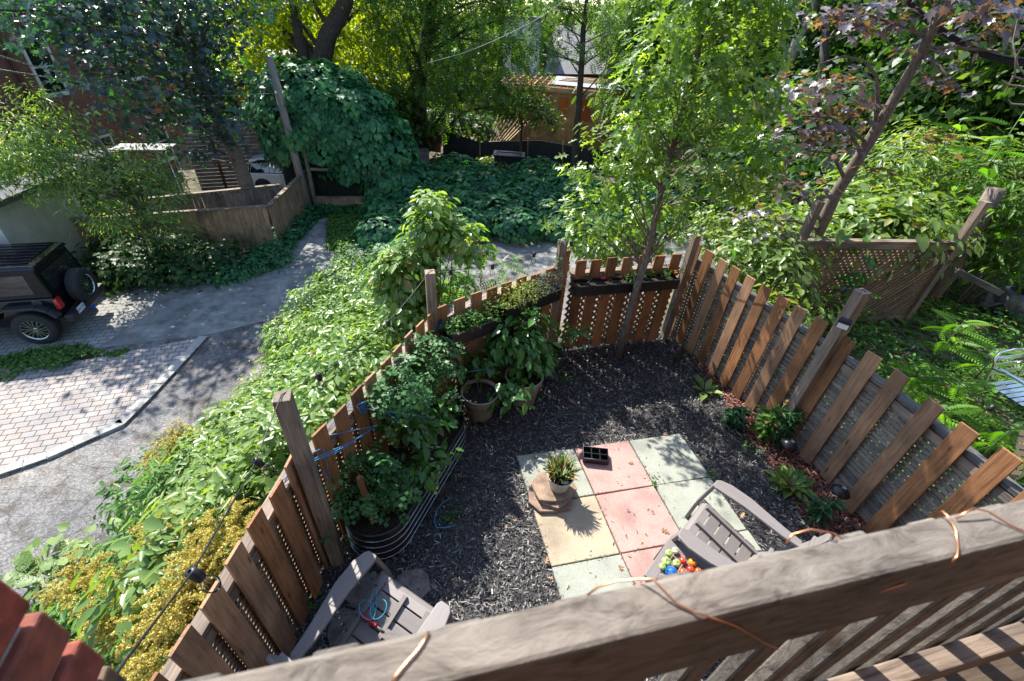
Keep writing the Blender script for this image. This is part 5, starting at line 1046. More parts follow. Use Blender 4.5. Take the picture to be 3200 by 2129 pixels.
shrub('vine_shrub', 'big leafed wild vine draped behind the top rail of the lattice screen', pdb([(2700, 740, 8.7, .3, .6), (2780, 700, 8.8, .3, .6), (2850, 720, 10.1, .25, .6), (2640, 760, 8.5, .25, .6)]), 'lf_hosta', HEART, .17, 10, 12, cr=.14)
shrub('vine_shrub', 'wild vine tangle between the fence corner and the lattice screen', pdb([(2430, 840, 6.6, .45, .6), (2350, 790, 6.8, .5, .6), (2290, 740, 7.4, .5, .6), (2400, 740, 7.4, .5, .6), (2450, 960, 5.6, .3, .5), (2560, 960, 6.7, .28, .5)]), 'lf_light', LEAF, .11, 22, 26, cr=.15)
shrub('vine_shrub', 'grape vine hanging in front of the lattice screen', [(np.array(A+t*u+nr*-.10+Vector((0, 0, z))), (.13, .05, .16)) for u, z in ((.9, 1.3), (1.05, 1.1), (1.15, .9), (1.0, .75), (.95, .55), (.1, 1.1))], 'lf_weed', HEART, .11, 3, 4, cr=.06)
# crimson maple
tm_ = [PZ(2535, 800, 0)*[1, 1, 0]+[0, 0, -.1]]
D0 = 7.6; tm_ = [PD(2500, 830, D0)]+[PD(x, y, D0) for x, y in ((2560, 720), (2610, 610), (2680, 500), (2725, 430), (2790, 320), (2860, 200), (2915, 90), (2960, 10), (3010, -90), (3060, -200))]
tm_[0][2] = -.1
def tubes(b, lst, r):
    for P in lst: b.tube([PD(*p) for p in P], [r*(1-.7*i/(len(P)-1)) for i in range(len(P))], 6, cap=False)
PB = pdb([(2480, 270, 7.2, .32, .5), (2560, 300, 7.2, .35, .5), (2620, 250, 7.3, .3, .5), (2660, 320, 7.3, .28, .5), (2430, 330, 7.1, .25, .5), (2500, 420, 7.0, .35, .5), (2580, 400, 7.2, .3, .5), (2700, 360, 7.3, .2, .5), (2560, 480, 7.2, .3, .4), (2650, 460, 7.2, .22, .4),
          (2580, 30, 7.3, .35, .4), (2700, 40, 7.3, .35, .4), (2800, 60, 7.4, .3, .4), (2640, 90, 7.2, .3, .35), (2960, 140, 7.5, .25, .5), (2960, 250, 7.4, .3, .45), (3020, 280, 7.4, .2, .4), (3080, 60, 7.5, .4, .35), (3170, 40, 7.5, .35, .35), (3060, 110, 7.4, .25, .35), (2880, 150, 7.4, .2, .4),
          (2440, 590, 7.0, .35, .4), (2380, 660, 6.9, .3, .35), (2300, 560, 7.2, .3, .4), (2560, 590, 7.3, .25, .35), (2420, 720, 6.9, .25, .35), (2300, 690, 7.2, .25, .35), (2920, 440, 7.4, .2, .35), (2970, -60, 7.5, .5, .5), (2750, -80, 7.4, .5, .5), (2740, 540, 7.3, .14, .4), (2890, 470, 7.5, .15, .4)])
F = Fol(); cs = clumped(F, MAPLE, PB, 210, 8, .12, .088, up=.9, out=.7, rnd=.35, droop=.75, shell=.2, flat=.35)
b = MB(); b.tube([tuple(p) for p in tm_], [.085, .08, .075, .07, .068, .06, .055, .05, .042, .03, .02], 12)
tubes(b, [[(2725, 430, 7.6), (2745, 330, 7.5), (2740, 240, 7.4), (2700, 190, 7.3), (2640, 175, 7.2), (2560, 200, 7.15)], [(2690, 480, 7.6), (2700, 440, 7.55), (2650, 400, 7.4), (2600, 370, 7.3), (2480, 360, 7.1), (2420, 370, 7.0)], [(2690, 480, 7.6), (2660, 420, 7.4), (2560, 400, 7.2), (2470, 410, 7.1)],
          [(2640, 560, 7.6), (2600, 480, 7.3), (2500, 470, 7.1)], [(2910, 95, 7.6), (2920, 20, 7.6), (2935, -80, 7.6)], [(2915, 90, 7.6), (2960, 30, 7.6), (3010, -20, 7.6)], [(2900, 120, 7.6), (2840, 90, 7.5), (2720, 50, 7.3), (2600, 40, 7.3)], [(2885, 150, 7.6), (2990, 150, 7.5), (3120, 160, 7.5), (3200, 155, 7.4)],
          [(2570, 700, 7.6), (2520, 620, 7.2), (2440, 600, 7.0), (2340, 600, 7.1)], [(2560, 720, 7.6), (2480, 690, 7.1), (2380, 690, 6.9)], [(2880, 170, 7.6), (2930, 200, 7.5), (2970, 250, 7.4), (3000, 280, 7.4)]], .026)
for i in range(0, len(cs), 3):
    c = Vector(cs[i]); b.tube([c+Vector((random.uniform(-.25, .25), random.uniform(-.2, .2), random.uniform(-.05, .1))), c], [.006, .003], 4, cap=False)
t = thing('purple_maple', 'thin maple with drooping purple and copper leaves behind the lattice screen', 'tree', tm_[0]); b.build('trunk', M['bark_g'], t); F.build('crown', M['lf_purple'], t)
# bare twiggy branches at the right edge
b = MB(); tubes(b, [[(3215, 240, 6.5), (3180, 210, 6.5), (3165, 130, 6.6), (3180, 60, 6.7)], [(3215, 255, 6.5), (3170, 240, 6.5), (3175, 180, 6.5), (3215, 110, 6.5)], [(3215, 330, 6.4), (3160, 325, 6.4), (3150, 310, 6.4)], [(3215, 275, 6.4), (3150, 265, 6.4), (3130, 250, 6.4)], [(3170, 235, 6.5), (3140, 290, 6.5)], [(3300, 500, 6.8), (3240, 330, 6.5), (3215, 250, 6.5)]], .012)
tag(b.build('bare_branch', M['bark_g']), 'bare pale twigs curling in from the right edge of the picture', 'branch')

# ================= FAR VEGETATION =================
def bigtree(name, label, trunk, radii, blobs, m, tm, sz, ncl, per, cr, group=None, **kw):
    kw.setdefault('limbs', 26); return tree(name, label, trunk, radii, blobs, tm, sz, m, kw.pop('bark', 'bark'), ncl, per, cr, group, **kw)
def gnd(p): p = np.array(p); p[2] = H(p[0], p[1])-.1; return p
# dark maple on the left
T0 = 18.5
mt = [gnd(PD(775, 600, T0))]+[PD(x, y, T0) for x, y in ((765, 560), (735, 480), (700, 420), (668, 340), (645, 270), (600, 180), (555, 90), (520, 10), (490, -80))]
MBL = pdb([(120, 20, 17, 1.0, .8), (270, 110, 17, 1.4, .8), (330, 60, 18, 1.8, .8), (400, 180, 17.5, 1.6, .8), (330, 230, 16.5, 1.0, .8), (520, 60, 18.5, 1.7, .9), (480, 250, 17.5, 1.4, .8), (560, 330, 17.5, 1.3, .8), (430, 330, 17, 1.0, .7), (620, 130, 19, 1.5, .8), (690, 60, 19, 1.5, .9),
           (730, 240, 18.5, 1.2, .8), (700, 380, 18, 1.2, .7), (770, 310, 18.3, .9, .8), (620, 440, 17.6, 1.2, .7), (300, -80, 18, 2, .9), (500, -150, 18.5, 2.2, .9), (150, -60, 17, 1.8, .8), (700, -100, 19, 2, .9), (600, 250, 18.5, 1.0, .7)])
bigtree('dark_maple', 'broad dark leafed maple with forked trunk over the left yard', mt, [.26, .24, .22, .2, .18, .16, .13, .11, .09, .06], MBL, 'lf_maple', MAPLE, .14, 430, 24, .30, up=.8, out=.7, rnd=.6, droop=.5, shell=.1, bark='bark_g')
b = MB(); tubes(b, [[(668, 340, 18.5), (640, 230, 18.5), (600, 130, 18.7), (590, 30, 18.9), (600, -80, 19)], [(650, 280, 18.5), (620, 200, 18.6), (640, 100, 18.8), (660, 0, 19)], [(720, 460, 18.5), (660, 400, 18), (600, 380, 17.6)]], .12)
kids = [o for o in bpy.data.objects if o.name.startswith('dark_maple')][0]; b.build('limb', M['bark_g'], kids)
# shrubby ash on the left bank of the lane
SB = pdb([(50, 380, 16.1, 0.63, .7), (100, 290, 16.1, 0.32, .8), (150, 330, 16.2, 0.42, .7), (60, 450, 15.8, 0.84, .7), (180, 420, 15.9, 0.73, .7), (60, 500, 15.6, 0.7, .7), (200, 520, 15.6, 1.05, .7), (310, 490, 15.8, 0.53, .6), (430, 450, 15.9, 0.42, .6), (320, 560, 15.5, 0.95, .7), (430, 540, 15.5, 0.95, .7), (500, 620, 15.3, 0.84, .7), (160, 570, 15.3, 0.6, .7),
          (330, 650, 15.2, 0.7, .7), (400, 680, 15.1, 0.95, .7), (520, 720, 15.0, 0.63, .6), (-60, 470, 15.9, 0.84, .8), (-60, 540, 15.6, .6, .8), (240, 370, 16.1, 0.26, .7), (560, 570, 15.5, 0.42, .6), (480, 500, 15.8, 0.42, .6)])
bigtree('ash_shrub', 'multi stemmed pale green ash tree in front of the left yard fence', [gnd(PD(500, 800, 16)), PD(460, 700, 15.8), PD(410, 600, 15.8), PD(350, 500, 15.8), PD(290, 410, 16)], [.09, .08, .065, .05, .03], SB, 'lf_shrub', LANCE, .14, 380, 26, .20, up=.7, out=.8, rnd=.6, droop=.3, shell=.1, bark='bark_g', limbs=110)
shrub('dark_bush', 'dense dark bush at the foot of the board fence beside the lane', [(PZ(x, y, LZ+.35), (r, r, r*.8)) for x, y, r in ((360, 840, .6), (440, 850, .5), (480, 810, .8), (560, 800, .8), (640, 815, .6), (700, 800, .5), (400, 790, .8), (300, 850, .5), (600, 845, .4), (520, 850, .45))], 'lf_dark', MAPLE, .13, 50, 18, cr=.24)
shrub('ground_bush', 'low bright weeds below the corner of the board fence', [(PZ(x, y, LZ+.2), (.5, .45, .22)) for x, y in ((830, 790), (870, 760), (900, 720), (860, 800), (780, 830), (920, 690), (930, 660))], 'lf_vine', LEAF, .12, 26, 20, cr=.16)
shrub('ground_bush', 'clump of low weeds jutting from the fence line onto the lane', [(PZ(x, y, LZ+.15), (.4, .35, .18)) for x, y in ((800, 830), (850, 815), (740, 850), (690, 860))], 'lf_vine', LEAF, .11, 20, 16, cr=.14)
# vine covered mound
def shell(F, c, R, N, tm, sz, zmin=None, bump=.16):
    d = rv(N*2); d = d[(d[:, 2] > -.25)][:N]; n = len(d); ph = np.sin(d[:, 0]*7+c[0])*np.cos(d[:, 1]*6+c[1])*np.sin(d[:, 2]*8)
    P = np.array(c)+d*np.array(R)*(1+bump*ph+rng.normal(size=n)*.035)[:, None]; nr = d/np.array(R)+rv(n)*.28+[0, 0, .25]
    F.add(tm, P, nr, rv(n)*.5+np.array([0, 0, -.8]), sz*(.6+.7*rng.random(n)), np.clip(.5+.35*ph+rng.normal(size=n)*.22, 0, 1))
F = Fol()
for (x, y, D, R_, N) in [(960, 380, 20.5, (1.9, 1.6, 1.9), 2400), (1060, 420, 20.5, (2.2, 1.7, 2.1), 3000), (1150, 490, 20.2, (1.9, 1.6, 1.9), 2200), (1000, 330, 21, (1.6, 1.5, 1.4), 1700), (1230, 560, 19.8, (1.5, 1.3, 1.1), 1500), (1110, 360, 21, (1.2, 1.2, 1.1), 1000), (900, 450, 20.6, (.9, .9, 1.6), 900)]:
    c = PD(x, y, D); shell(F, c, R_, int(N*1.7), HEART, .18, bump=.2)
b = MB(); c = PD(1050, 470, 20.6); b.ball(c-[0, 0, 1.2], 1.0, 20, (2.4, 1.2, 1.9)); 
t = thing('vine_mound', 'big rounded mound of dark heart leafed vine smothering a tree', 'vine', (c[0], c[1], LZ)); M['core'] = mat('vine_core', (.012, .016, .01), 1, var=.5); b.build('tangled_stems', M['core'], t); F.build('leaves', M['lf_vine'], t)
F = Fol(); b = MB(); VM = [(1230, 640, 1.0), (1330, 660, 1.1), (1300, 590, 1.2), (1420, 620, 1.2), (1500, 560, 1.3), (1450, 690, .8), (1560, 640, 1.2), (1650, 600, 1.2), (1620, 690, .8), (1740, 640, 1.1), (1780, 570, 1.2), (1860, 620, 1.1), (1370, 540, 1.2), (1200, 700, .8), (1900, 680, .7), (1230, 600, 1.0), (1760, 690, .7), (1350, 720, .6), (1960, 600, 1.2), (2080, 610, 1.2), (2200, 600, 1.3), (2060, 670, .8), (1200, 770, .5), (1280, 760, .5), (1680, 520, 1.2), (1430, 500, .9)]
for i, (x, y, r) in enumerate(VM):
    c = PZ(x, y+25, LZ+.35); c[2] = LZ+.1+.15*(i % 3); shell(F, c, (r*1.25, r*1.1, r*.8), int(900*r), HEART if i % 3 else MAPLE, .17, bump=.12)
t = thing('vine_bank', 'low rolling bank of blue green vine behind the gravel lane', 'vine', PZ(1500, 650, LZ)); F.build('leaves', M['lf_vine'], t)
shrub('yellow_shrub', 'small yellow green shrub sticking up from the vine bank', pdb([(1545, 520, 24, .7, .7), (1600, 530, 24, .5, .6)]), 'lf_light', LEAF, .2, 26, 16, cr=.2)
# weeds in the drive
def strip(name, pts, N, m, z0, z1, sz, tm=LEAF):
    P = [tuple(PZ(x, y, LZ)[:2]) for x, y in pts]; xs = [p[0] for p in P]; ys = [p[1] for p in P]; x = rng.uniform(min(xs), max(xs), N); y = rng.uniform(min(ys), max(ys), N); k = inside(P, x, y); x = x[k]; y = y[k]; n = len(x)
    F = Fol(); F.add(tm, np.stack([x, y, LZ+.01+rng.uniform(z0, z1, n)*(.6+.4*np.sin(3*x)*np.cos(2.6*y))], -1), np.array([0, 0, 1])+rv(n)*.5, rv(n)*[1, 1, .4], rng.uniform(sz*.6, sz*1.3, n)); return tag(F.build(name, M[m]), kind='stuff')
strip('drive_weeds', [(1020, 780), (1030, 690), (1060, 655), (1150, 650), (1135, 700), (1100, 760), (1060, 785)], 22000, 'lf_weed', 0, .22, .10)
strip('verge_weeds', [(920, 700), (960, 650), (1190, 640), (1180, 665), (1040, 675), (990, 690), (950, 740), (880, 800), (850, 800)], 16000, 'lf_vine', 0, .3, .13)
strip('paver_weeds', [(-40, 1190), (0, 1120), (120, 1095), (260, 1080), (330, 1110), (240, 1135), (200, 1160), (80, 1170), (30, 1200)], 4500, 'lf_weed', 0, .2, .075)
strip('joint_weeds', [(330, 1110), (400, 1095), (390, 1120), (350, 1125)], 1500, 'lf_weed', 0, .12, .06)
# yellow-green elm with two dark trunks
D0 = 24.5
e1 = [gnd(PD(1010, 480, D0)), PD(1008, 400, D0), PD(1008, 300, D0), PD(1003, 200, D0), PD(1025, 110, D0), PD(1075, 20, D0), PD(1110, -80, D0), PD(1130, -220, D0)]
YB = pdb([(780, 60, 27, 2.2, .9), (860, 150, 27, 2.0, .9), (900, 20, 27, 2.2, .9), (960, 130, 27.5, 1.6, .9), (1090, 180, 27.5, 2.0, .9), (1150, 80, 27.5, 2.2, .9), (820, 250, 26, 1.4, .8), (1080, 270, 27.5, 1.4, .7), (1190, 200, 27, 1.6, .9), (1080, -60, 26, 2.4, .9), (850, -120, 26, 2.6, .9), (1000, -260, 25, 3, .8), (720, -60, 26, 2, .9), (900, 290, 26, 1.0, .7), (800, -330, 25, 3, .9), (1150, -300, 25, 3, .9), (760, 180, 25.5, 1.2, .8), (970, 250, 28, 1.2, .7)])
t = bigtree('elm_tree', 'tall twin trunked tree with glowing yellow green leaves', e1, [.52, .5, .46, .42, .36, .32, .26, .15], YB, 'lf_yel', DIAM, .22, 620, 40, .40, up=.6, out=.6, rnd=.9, droop=.4, shell=.15, limbs=30)
b = MB(); tubes(b, [[(985, 420, 24.6), (975, 300, 24.6), (950, 180, 24.8), (930, 90, 25), (915, 0, 25), (905, -150, 25)], [(1000, 215, 24.5), (960, 165, 25.2), (900, 110, 26), (870, 80, 26)]], .34); b.build('second_trunk', M['bark'], t)
# central tree
D0 = 26
CB = pdb([(1230, 100, 26, 1.8, .8), (1320, 60, 25.5, 2.0, .8), (1420, 100, 25, 2.0, .8), (1530, 70, 25, 2.0, .8), (1600, 130, 25.5, 1.2, .8), (1280, 200, 25.5, 1.7, .8), (1400, 220, 24.5, 1.8, .8), (1500, 210, 24.5, 1.7, .8), (1600, 230, 25, 1.4, .8), (1330, 300, 25, 1.3, .7), (1450, 310, 24.5, 1.2, .7), (1560, 300, 24.8, 1.0, .8), (1230, 300, 26, 1.3, .8),
          (1250, -60, 25.5, 2.5, .8), (1450, -80, 25, 2.6, .8), (1600, -20, 25.5, 1.4, .8), (1350, -250, 25, 3, .8), (1550, -250, 25, 3, .8), (1370, 370, 25, .8, .6), (1240, 390, 26, 1.0, .8)])
bigtree('ash_tree', 'large full green tree with drooping feathery sprays in the centre background', [gnd(PD(1310, 480, D0)), PD(1310, 400, D0), PD(1305, 280, D0), PD(1330, 150, D0), PD(1350, 0, D0), PD(1360, -200, D0)], [.5, .46, .4, .34, .25, .15], CB, 'lf_mid', FROND5, .5, 560, 13, .42, up=.55, out=.7, rnd=.6, droop=.8, shell=.3)
shrub('dark_bush', 'dark shrubs at the foot of the large green tree', pdb([(1180, 330, 25.5, 1.3, .8), (1240, 390, 25.5, 1.2, .8), (1150, 400, 25, 1, .8), (1330, 390, 27, 1.0, .8), (1420, 380, 27.5, .9, .7), (1500, 390, 27.5, .7, .7)]), 'lf_forest', DIAM, .3, 40, 26, cr=.35)
# slim locust
D0 = 22.5
LB = pdb([(1760, 50, 22, .9, .5), (1700, 90, 22, .9, .5), (1790, 120, 22, .8, .5), (1880, 60, 23, .8, .5), (1900, 110, 23, .8, .5), (1850, 160, 22.5, .7, .4), (1780, 180, 22, .6, .5), (1720, 180, 22, .6, .5), (1950, 170, 22.5, .6, .5), (1830, -20, 22.5, 1.2, .6), (1700, 0, 22, .8, .5), (1660, 140, 22, .5, .5)])
bigtree('locust_tree', 'slim dark trunked locust with an open feathery crown', [gnd(PD(1797, 530, D0))]+[PD(x, y, D0) for x, y in ((1797, 490), (1800, 420), (1808, 340), (1815, 240), (1820, 160), (1822, 100), (1828, 40), (1838, -40), (1845, -160))], [.17, .16, .15, .14, .13, .12, .11, .09, .06, .03], LB, 'lf_mid', FROND5, .40, 95, 9, .25, up=.7, out=.8, rnd=.5, droop=.5, shell=.2, limbs=22, limbr=.3)
bigtree('small_tree', 'thin dark stemmed little tree beside the stacked lumber', [gnd(PD(1628, 510, 25.5)), PD(1628, 430, 25.5), PD(1632, 380, 25.5)], [.08, .07, .05], pdb([(1600, 340, 25.5, .9, .6), (1680, 350, 25.5, .8, .6), (1640, 300, 25.5, .9, .6), (1560, 320, 25.5, .7, .6), (1720, 370, 25.5, .5, .5)]), 'lf_forest', LEAF, .22, 90, 20, .3, limbs=12)
bigtree('locust_tree', 'round crowned light green tree at the horizon right of the locust', [gnd(PD(2000, 420, 30)), PD(2005, 250, 30), PD(2010, 100, 30)], [.25, .2, .12], pdb([(1980, 60, 30, 2, .8), (2060, 120, 29, 1.8, .8), (1960, 130, 30, 1.5, .8), (2050, 20, 30, 2, .8), (2010, 200, 29, 1.4, .8), (1960, 210, 29, 1.0, .7), (2100, 220, 28, 1.5, .8), (2150, 60, 29, 2, .9), (1930, 300, 28, 1.0, .7), (2000, 330, 27, 1.3, .7)]), 'lf_mid', FROND5, .6, 420, 12, .4, up=.6, out=.7, rnd=.6, droop=.5)
# woods on the right
WD = [((2480, 250, 24), [(2450, 100, 23, 2.2), (2550, 180, 22, 2), (2500, 300, 22, 1.8), (2400, 250, 24, 2), (2500, -20, 23, 2.6), (2350, 100, 26, 2.5)], 'lf_forest', 'dark woodland tree behind the leaning utility pole'),
      ((2700, 300, 22), [(2650, 80, 21, 2.2), (2740, 150, 21, 2), (2680, 250, 20, 1.7), (2780, 260, 20, 1.8), (2700, -50, 21, 2.8), (2600, 200, 21, 1.5)], 'lf_dark', 'deep green woodland tree behind the purple maple stem'),
      ((2900, 320, 20), [(2880, 80, 19, 2.0), (2960, 180, 18.5, 1.8), (2860, 240, 18, 1.6), (3000, 60, 19, 2.2), (2920, 330, 17, 1.4), (2930, -80, 19, 2.8)], 'lf_forest', 'woodland tree right of the purple maple stem'),
      ((3130, 340, 17), [(3100, 100, 16.5, 1.8), (3180, 200, 16, 1.7), (3080, 250, 16, 1.5), (3150, 330, 15, 1.3), (3150, -30, 16, 2.4)], 'lf_dark', 'shadowy woodland tree at the right edge'),
      ((2560, 420, 17), [(2500, 420, 16, 1.4), (2600, 440, 15.5, 1.2), (2420, 480, 16, 1.4), (2680, 450, 15, 1.2), (2760, 400, 15, 1.2), (2560, 340, 17, 1.3), (2830, 380, 14.5, 1.0), (2440, 560, 14, 1.0), (2330, 520, 15, 1.2), (2600, 540, 13, .9)], 'lf_dark', 'dark undergrowth tree below the woodland canopy'),
      ((2250, 350, 26), [(2250, 150, 25, 2.2), (2200, 300, 24, 2), (2150, 420, 22, 1.6), (2300, 400, 22, 1.8), (2120, 300, 26, 2), (2240, -20, 26, 2.8), (2050, 470, 24, 1.3)], 'lf_forest', 'green tree largely hidden behind the young oak'),
      ((3330, 380, 15), [(3260, 120, 14, 1.6), (3300, 260, 14, 1.6), (3350, 0, 15, 2.5), (3400, 200, 15, 2.5)], 'lf_forest', 'tree just outside the right edge of the picture')]
for (bx_, by_, D), bl, m, lb in WD:
    bigtree('woodland_tree', lb, [gnd(PD(bx_, by_+120, D)), PD(bx_, by_, D), PD(bx_+10, by_-150, D), PD(bx_+20, by_-330, D)], [.22, .2, .16, .08], pdb([(x, y, d, r, .85) for x, y, d, r in bl]), m, DIAM, .21, 460, 32, .4, up=.6, out=.6, rnd=.9, droop=.3, shell=.2, limbs=14)
# horizon tree line
HL2 = [(-100, 30, 40, 4), (60, 20, 46, 4), (330, 25, 45, 5), (560, 30, 44, 5), (740, 100, 36, 3.5), (900, 60, 42, 5), (1100, 80, 42, 5), (1260, 60, 44, 5), (1450, 70, 46, 5), (1650, 70, 48, 4.6), (1600, 170, 42, 3), (1960, 90, 52, 3.6), (1850, 120, 60, 3.2), (1740, 75, 58, 2.8), (2120, 80, 46, 5), (2330, 90, 40, 5), (2550, 130, 34, 4.5), (2780, 150, 30, 4.5), (3000, 170, 27, 4), (3230, 200, 24, 4), (1200, 220, 38, 3.4), (1400, 240, 40, 3), (450, 130, 38, 3), (870, 260, 34, 3)]
for i, (x, y, D, r) in enumerate(HL2):
    c = PD(x, y, D); g = gnd(c); nb = [(c+rng.normal(size=3)*[r*.45, r*.45, r*.2], (r*.62, r*.62, r*.55)) for _ in range(5)]+[(c-[0, 0, r*.9], (r*.7, r*.7, r*.6)), (c-[0, 0, r*1.8], (r*.6, r*.6, r*.6))]
    F = Fol(); clumped(F, DIAM, nb, 120, 26, r*.2, .5, up=.6, out=.6, rnd=.9, shell=.3); b = MB(); b.tube([g, (g+c)/2, c], [.3, .25, .15], 8)
    t = thing('distant_tree', 'distant rounded tree filling the horizon behind nearer trees and roofs', 'tree', g, 'distant trees along the horizon'); b.build('trunk', M['bark'], t); F.build('crown', M['lf_forest'], t)

# ================= STRUCTURES BEYOND THE LANE =================
M['brick'] = None
def facade_brick(name, c1, c2):
    m, t, b_, out = nmat(name); at = t.nodes.new('ShaderNodeAttribute'); at.attribute_name = 'uvw'
    k = t.nodes.new('ShaderNodeTexBrick'); k.inputs['Scale'].default_value = 1; k.inputs['Brick Width'].default_value = .22; k.inputs['Row Height'].default_value = .075; k.inputs['Mortar Size'].default_value = .008
    k.inputs['Color1'].default_value = (*c1, 1); k.inputs['Color2'].default_value = (*c2, 1); k.inputs['Mortar'].default_value = (.16, .13, .11, 1); t.links.new(at.outputs['Vector'], k.inputs[0])
    t.links.new(k.outputs[0], b_.inputs['Base Color']); b_.inputs['Roughness'].default_value = .85
    bp = t.nodes.new('ShaderNodeBump'); bp.inputs['Strength'].default_value = .6; bp.inputs['Distance'].default_value = .01; bp.invert = True; t.links.new(k.outputs['Fac'], bp.inputs['Height']); t.links.new(bp.outputs[0], b_.inputs['Normal']); return m
M['fb'] = facade_brick('red_brickwork', (.22, .07, .045), (.15, .05, .035)); M['fo'] = facade_brick('orange_brickwork', (.42, .18, .10), (.34, .14, .08))
def walls(name, plan, z0, z1, m, parent):
    """closed prism; each side carries running-length / height coordinates for the masonry"""
    vs = []; fs = []; uv = []; L = 0; n = len(plan)
    for i in range(n):
        a, b_ = Vector((*plan[i][:2], 0)), Vector((*plan[(i+1) % n][:2], 0)); l = (b_-a).length; k = len(vs)
        vs += [(a.x, a.y, z0), (b_.x, b_.y, z0), (b_.x, b_.y, z1), (a.x, a.y, z1)]; uv += [(L, z0, 0), (L+l, z0, 0), (L+l, z1, 0), (L, z1, 0)]; fs.append((k, k+1, k+2, k+3)); L += l
    k = len(vs); vs += [(p[0], p[1], z1) for p in plan]; uv += [(p[0], p[1], 0) for p in plan]; fs.append(tuple(range(k, k+n)))
    mb = MB(); mb._add(vs, fs, [tuple(map(float, v)) for v in vs]); o = mb.build(name, m, parent); a = o.data.attributes.new('uvw', 'FLOAT_VECTOR', 'POINT'); a.data.foreach_set('vector', np.array(uv, np.float32).ravel()); return o
def opening(parent, c, t, w_, h_, fm='white', glassm='window', bars=True, name='window', inset=.02):
    t = Vector((t[0], t[1], 0)).normalized(); nr = Vector((t.y, -t.x, 0)); 
    if nr.dot(Vector((-c[0], -c[1], 0))) < 0: nr = -nr
    Mx = Matrix((t, nr, Vector((0, 0, 1)))).transposed(); c = Vector(c)+nr*inset; b = MB()
    for s in (-1, 1): b.box(c+t*s*w_/2, (.07, .08, h_+.07), Mx); 
    for s in (-1, 1): b.box(c+Vector((0, 0, s*h_/2)), (w_-.07, .08, .07), Mx)
    if bars: b.box(c, (w_-.07, .07, .05), Mx)
    b.box(c+Vector((0, 0, -h_/2-.06)), (w_+.16, .14, .05), Mx); f = b.build(name, M[fm], parent)
    b = MB(); b.box(c-nr*.01, (w_-.06, .02, h_-.06), Mx); b.build('pane', M[glassm], f)
def roofslab(parent, plan, z, th, m, over=.3, name='roof'):
    c = np.mean([p[:2] for p in plan], 0); P = [c+(np.array(p[:2])-c)*(1+over/np.linalg.norm(np.array(p[:2])-c)) for p in plan]; b = MB(); b.prism([tuple(p) for p in P], z, z+th); return b.build(name, m, parent)
M['roofg'] = mat('grey_flat_roof', (.30, .30, .30), .9, var=.25, scale=2); M['fascia'] = mat('grey_blue_fascia', (.20, .24, .28), .6)
# brick house on the far left
a = PD(60, 250, 23); c1 = a[:2]; c2 = PD(430, 200, 26.5)[:2]; c0 = PD(-260, 260, 20)[:2]; back = (c2-c1); nrm2 = np.array([-(c2-c1)[1], (c2-c1)[0]]); nrm2 /= np.linalg.norm(nrm2)
plan = [c0, c1, c2, c2+nrm2*6, c0+nrm2*6+[-3, 0]]
h1 = thing('brick_house', 'red brick house with a tall white window behind the dark maple', 'house', (c1[0], c1[1], LZ)); walls('wall', plan, LZ-.3, 3.05, M['fb'], h1); roofslab(h1, plan, 3.05, .35, M['roofg'], .5); rr = roofslab(h1, plan, 2.83, .216, M['fascia'], .42, 'fascia')
t = (c2-c1)/np.linalg.norm(c2-c1); wc = c1+t*1.0; opening(h1, (wc[0], wc[1], 1.25), t, .85, 1.6)
for u, z_ in ((4.6, 1.3), (4.6, -1.9), (1.8, -1.9)): wc = c1+t*u; opening(h1, (wc[0], wc[1], z_), t, .95, 1.5)
b = MB(); e_ = c1+t*.1; b.tube([(e_[0]+.1, e_[1]-.15, LZ), (e_[0]+.1, e_[1]-.15, 3.0)], .06, 8); b.build('downpipe', M['rust'], h1)
# second brick house
c1 = PD(395, 160, 33)[:2]; c2 = PD(585, 160, 33)[:2]; d_ = np.array([-.3, 5]); plan = [c1, c2, c2+d_, c1+d_]
h2 = thing('brick_house', 'orange brick house with pale bay glimpsed between dark maple branches', 'house', (c1[0], c1[1], LZ)); walls('wall', plan, LZ-.3, 3.0, M['fo'], h2); roofslab(h2, plan, 3.0, .4, M['roofg'], .5)
cm = c1+(c2-c1)*.62; M['stucco'] = mat('yellow_stucco', (.38, .34, .2), .9, var=.1); t = (c2-c1)/np.linalg.norm(c2-c1); n_ = np.array([t[1], -t[0]])
pl = [cm, c2+t*.1, c2+n_*.5+t*.1, cm+n_*.5][::-1]; walls('bay', pl, LZ, 2.9, M['stucco'], h2); wc = cm+(c2-cm)*.5+n_*.5; opening(h2, (wc[0], wc[1], 1.0), t, 1.1, 1.6)
# low red brick house right of the pole
c1 = PD(745, 330, 29)[:2]; c2 = PD(880, 330, 29)[:2]; plan = [c1, c2, c2+[0, 4], c1+[0, 4]]
h3 = thing('brick_house', 'small red brick house end with a narrow window behind the old wooden pole', 'house', (c1[0], c1[1], LZ)); walls('wall', plan, LZ-.3, .9, M['fb'], h3); roofslab(h3, plan, .9, .2, M['roofg']); wc = c1+(c2-c1)*.75; opening(h3, (wc[0], wc[1], -.5), c2-c1, .7, 1.3)
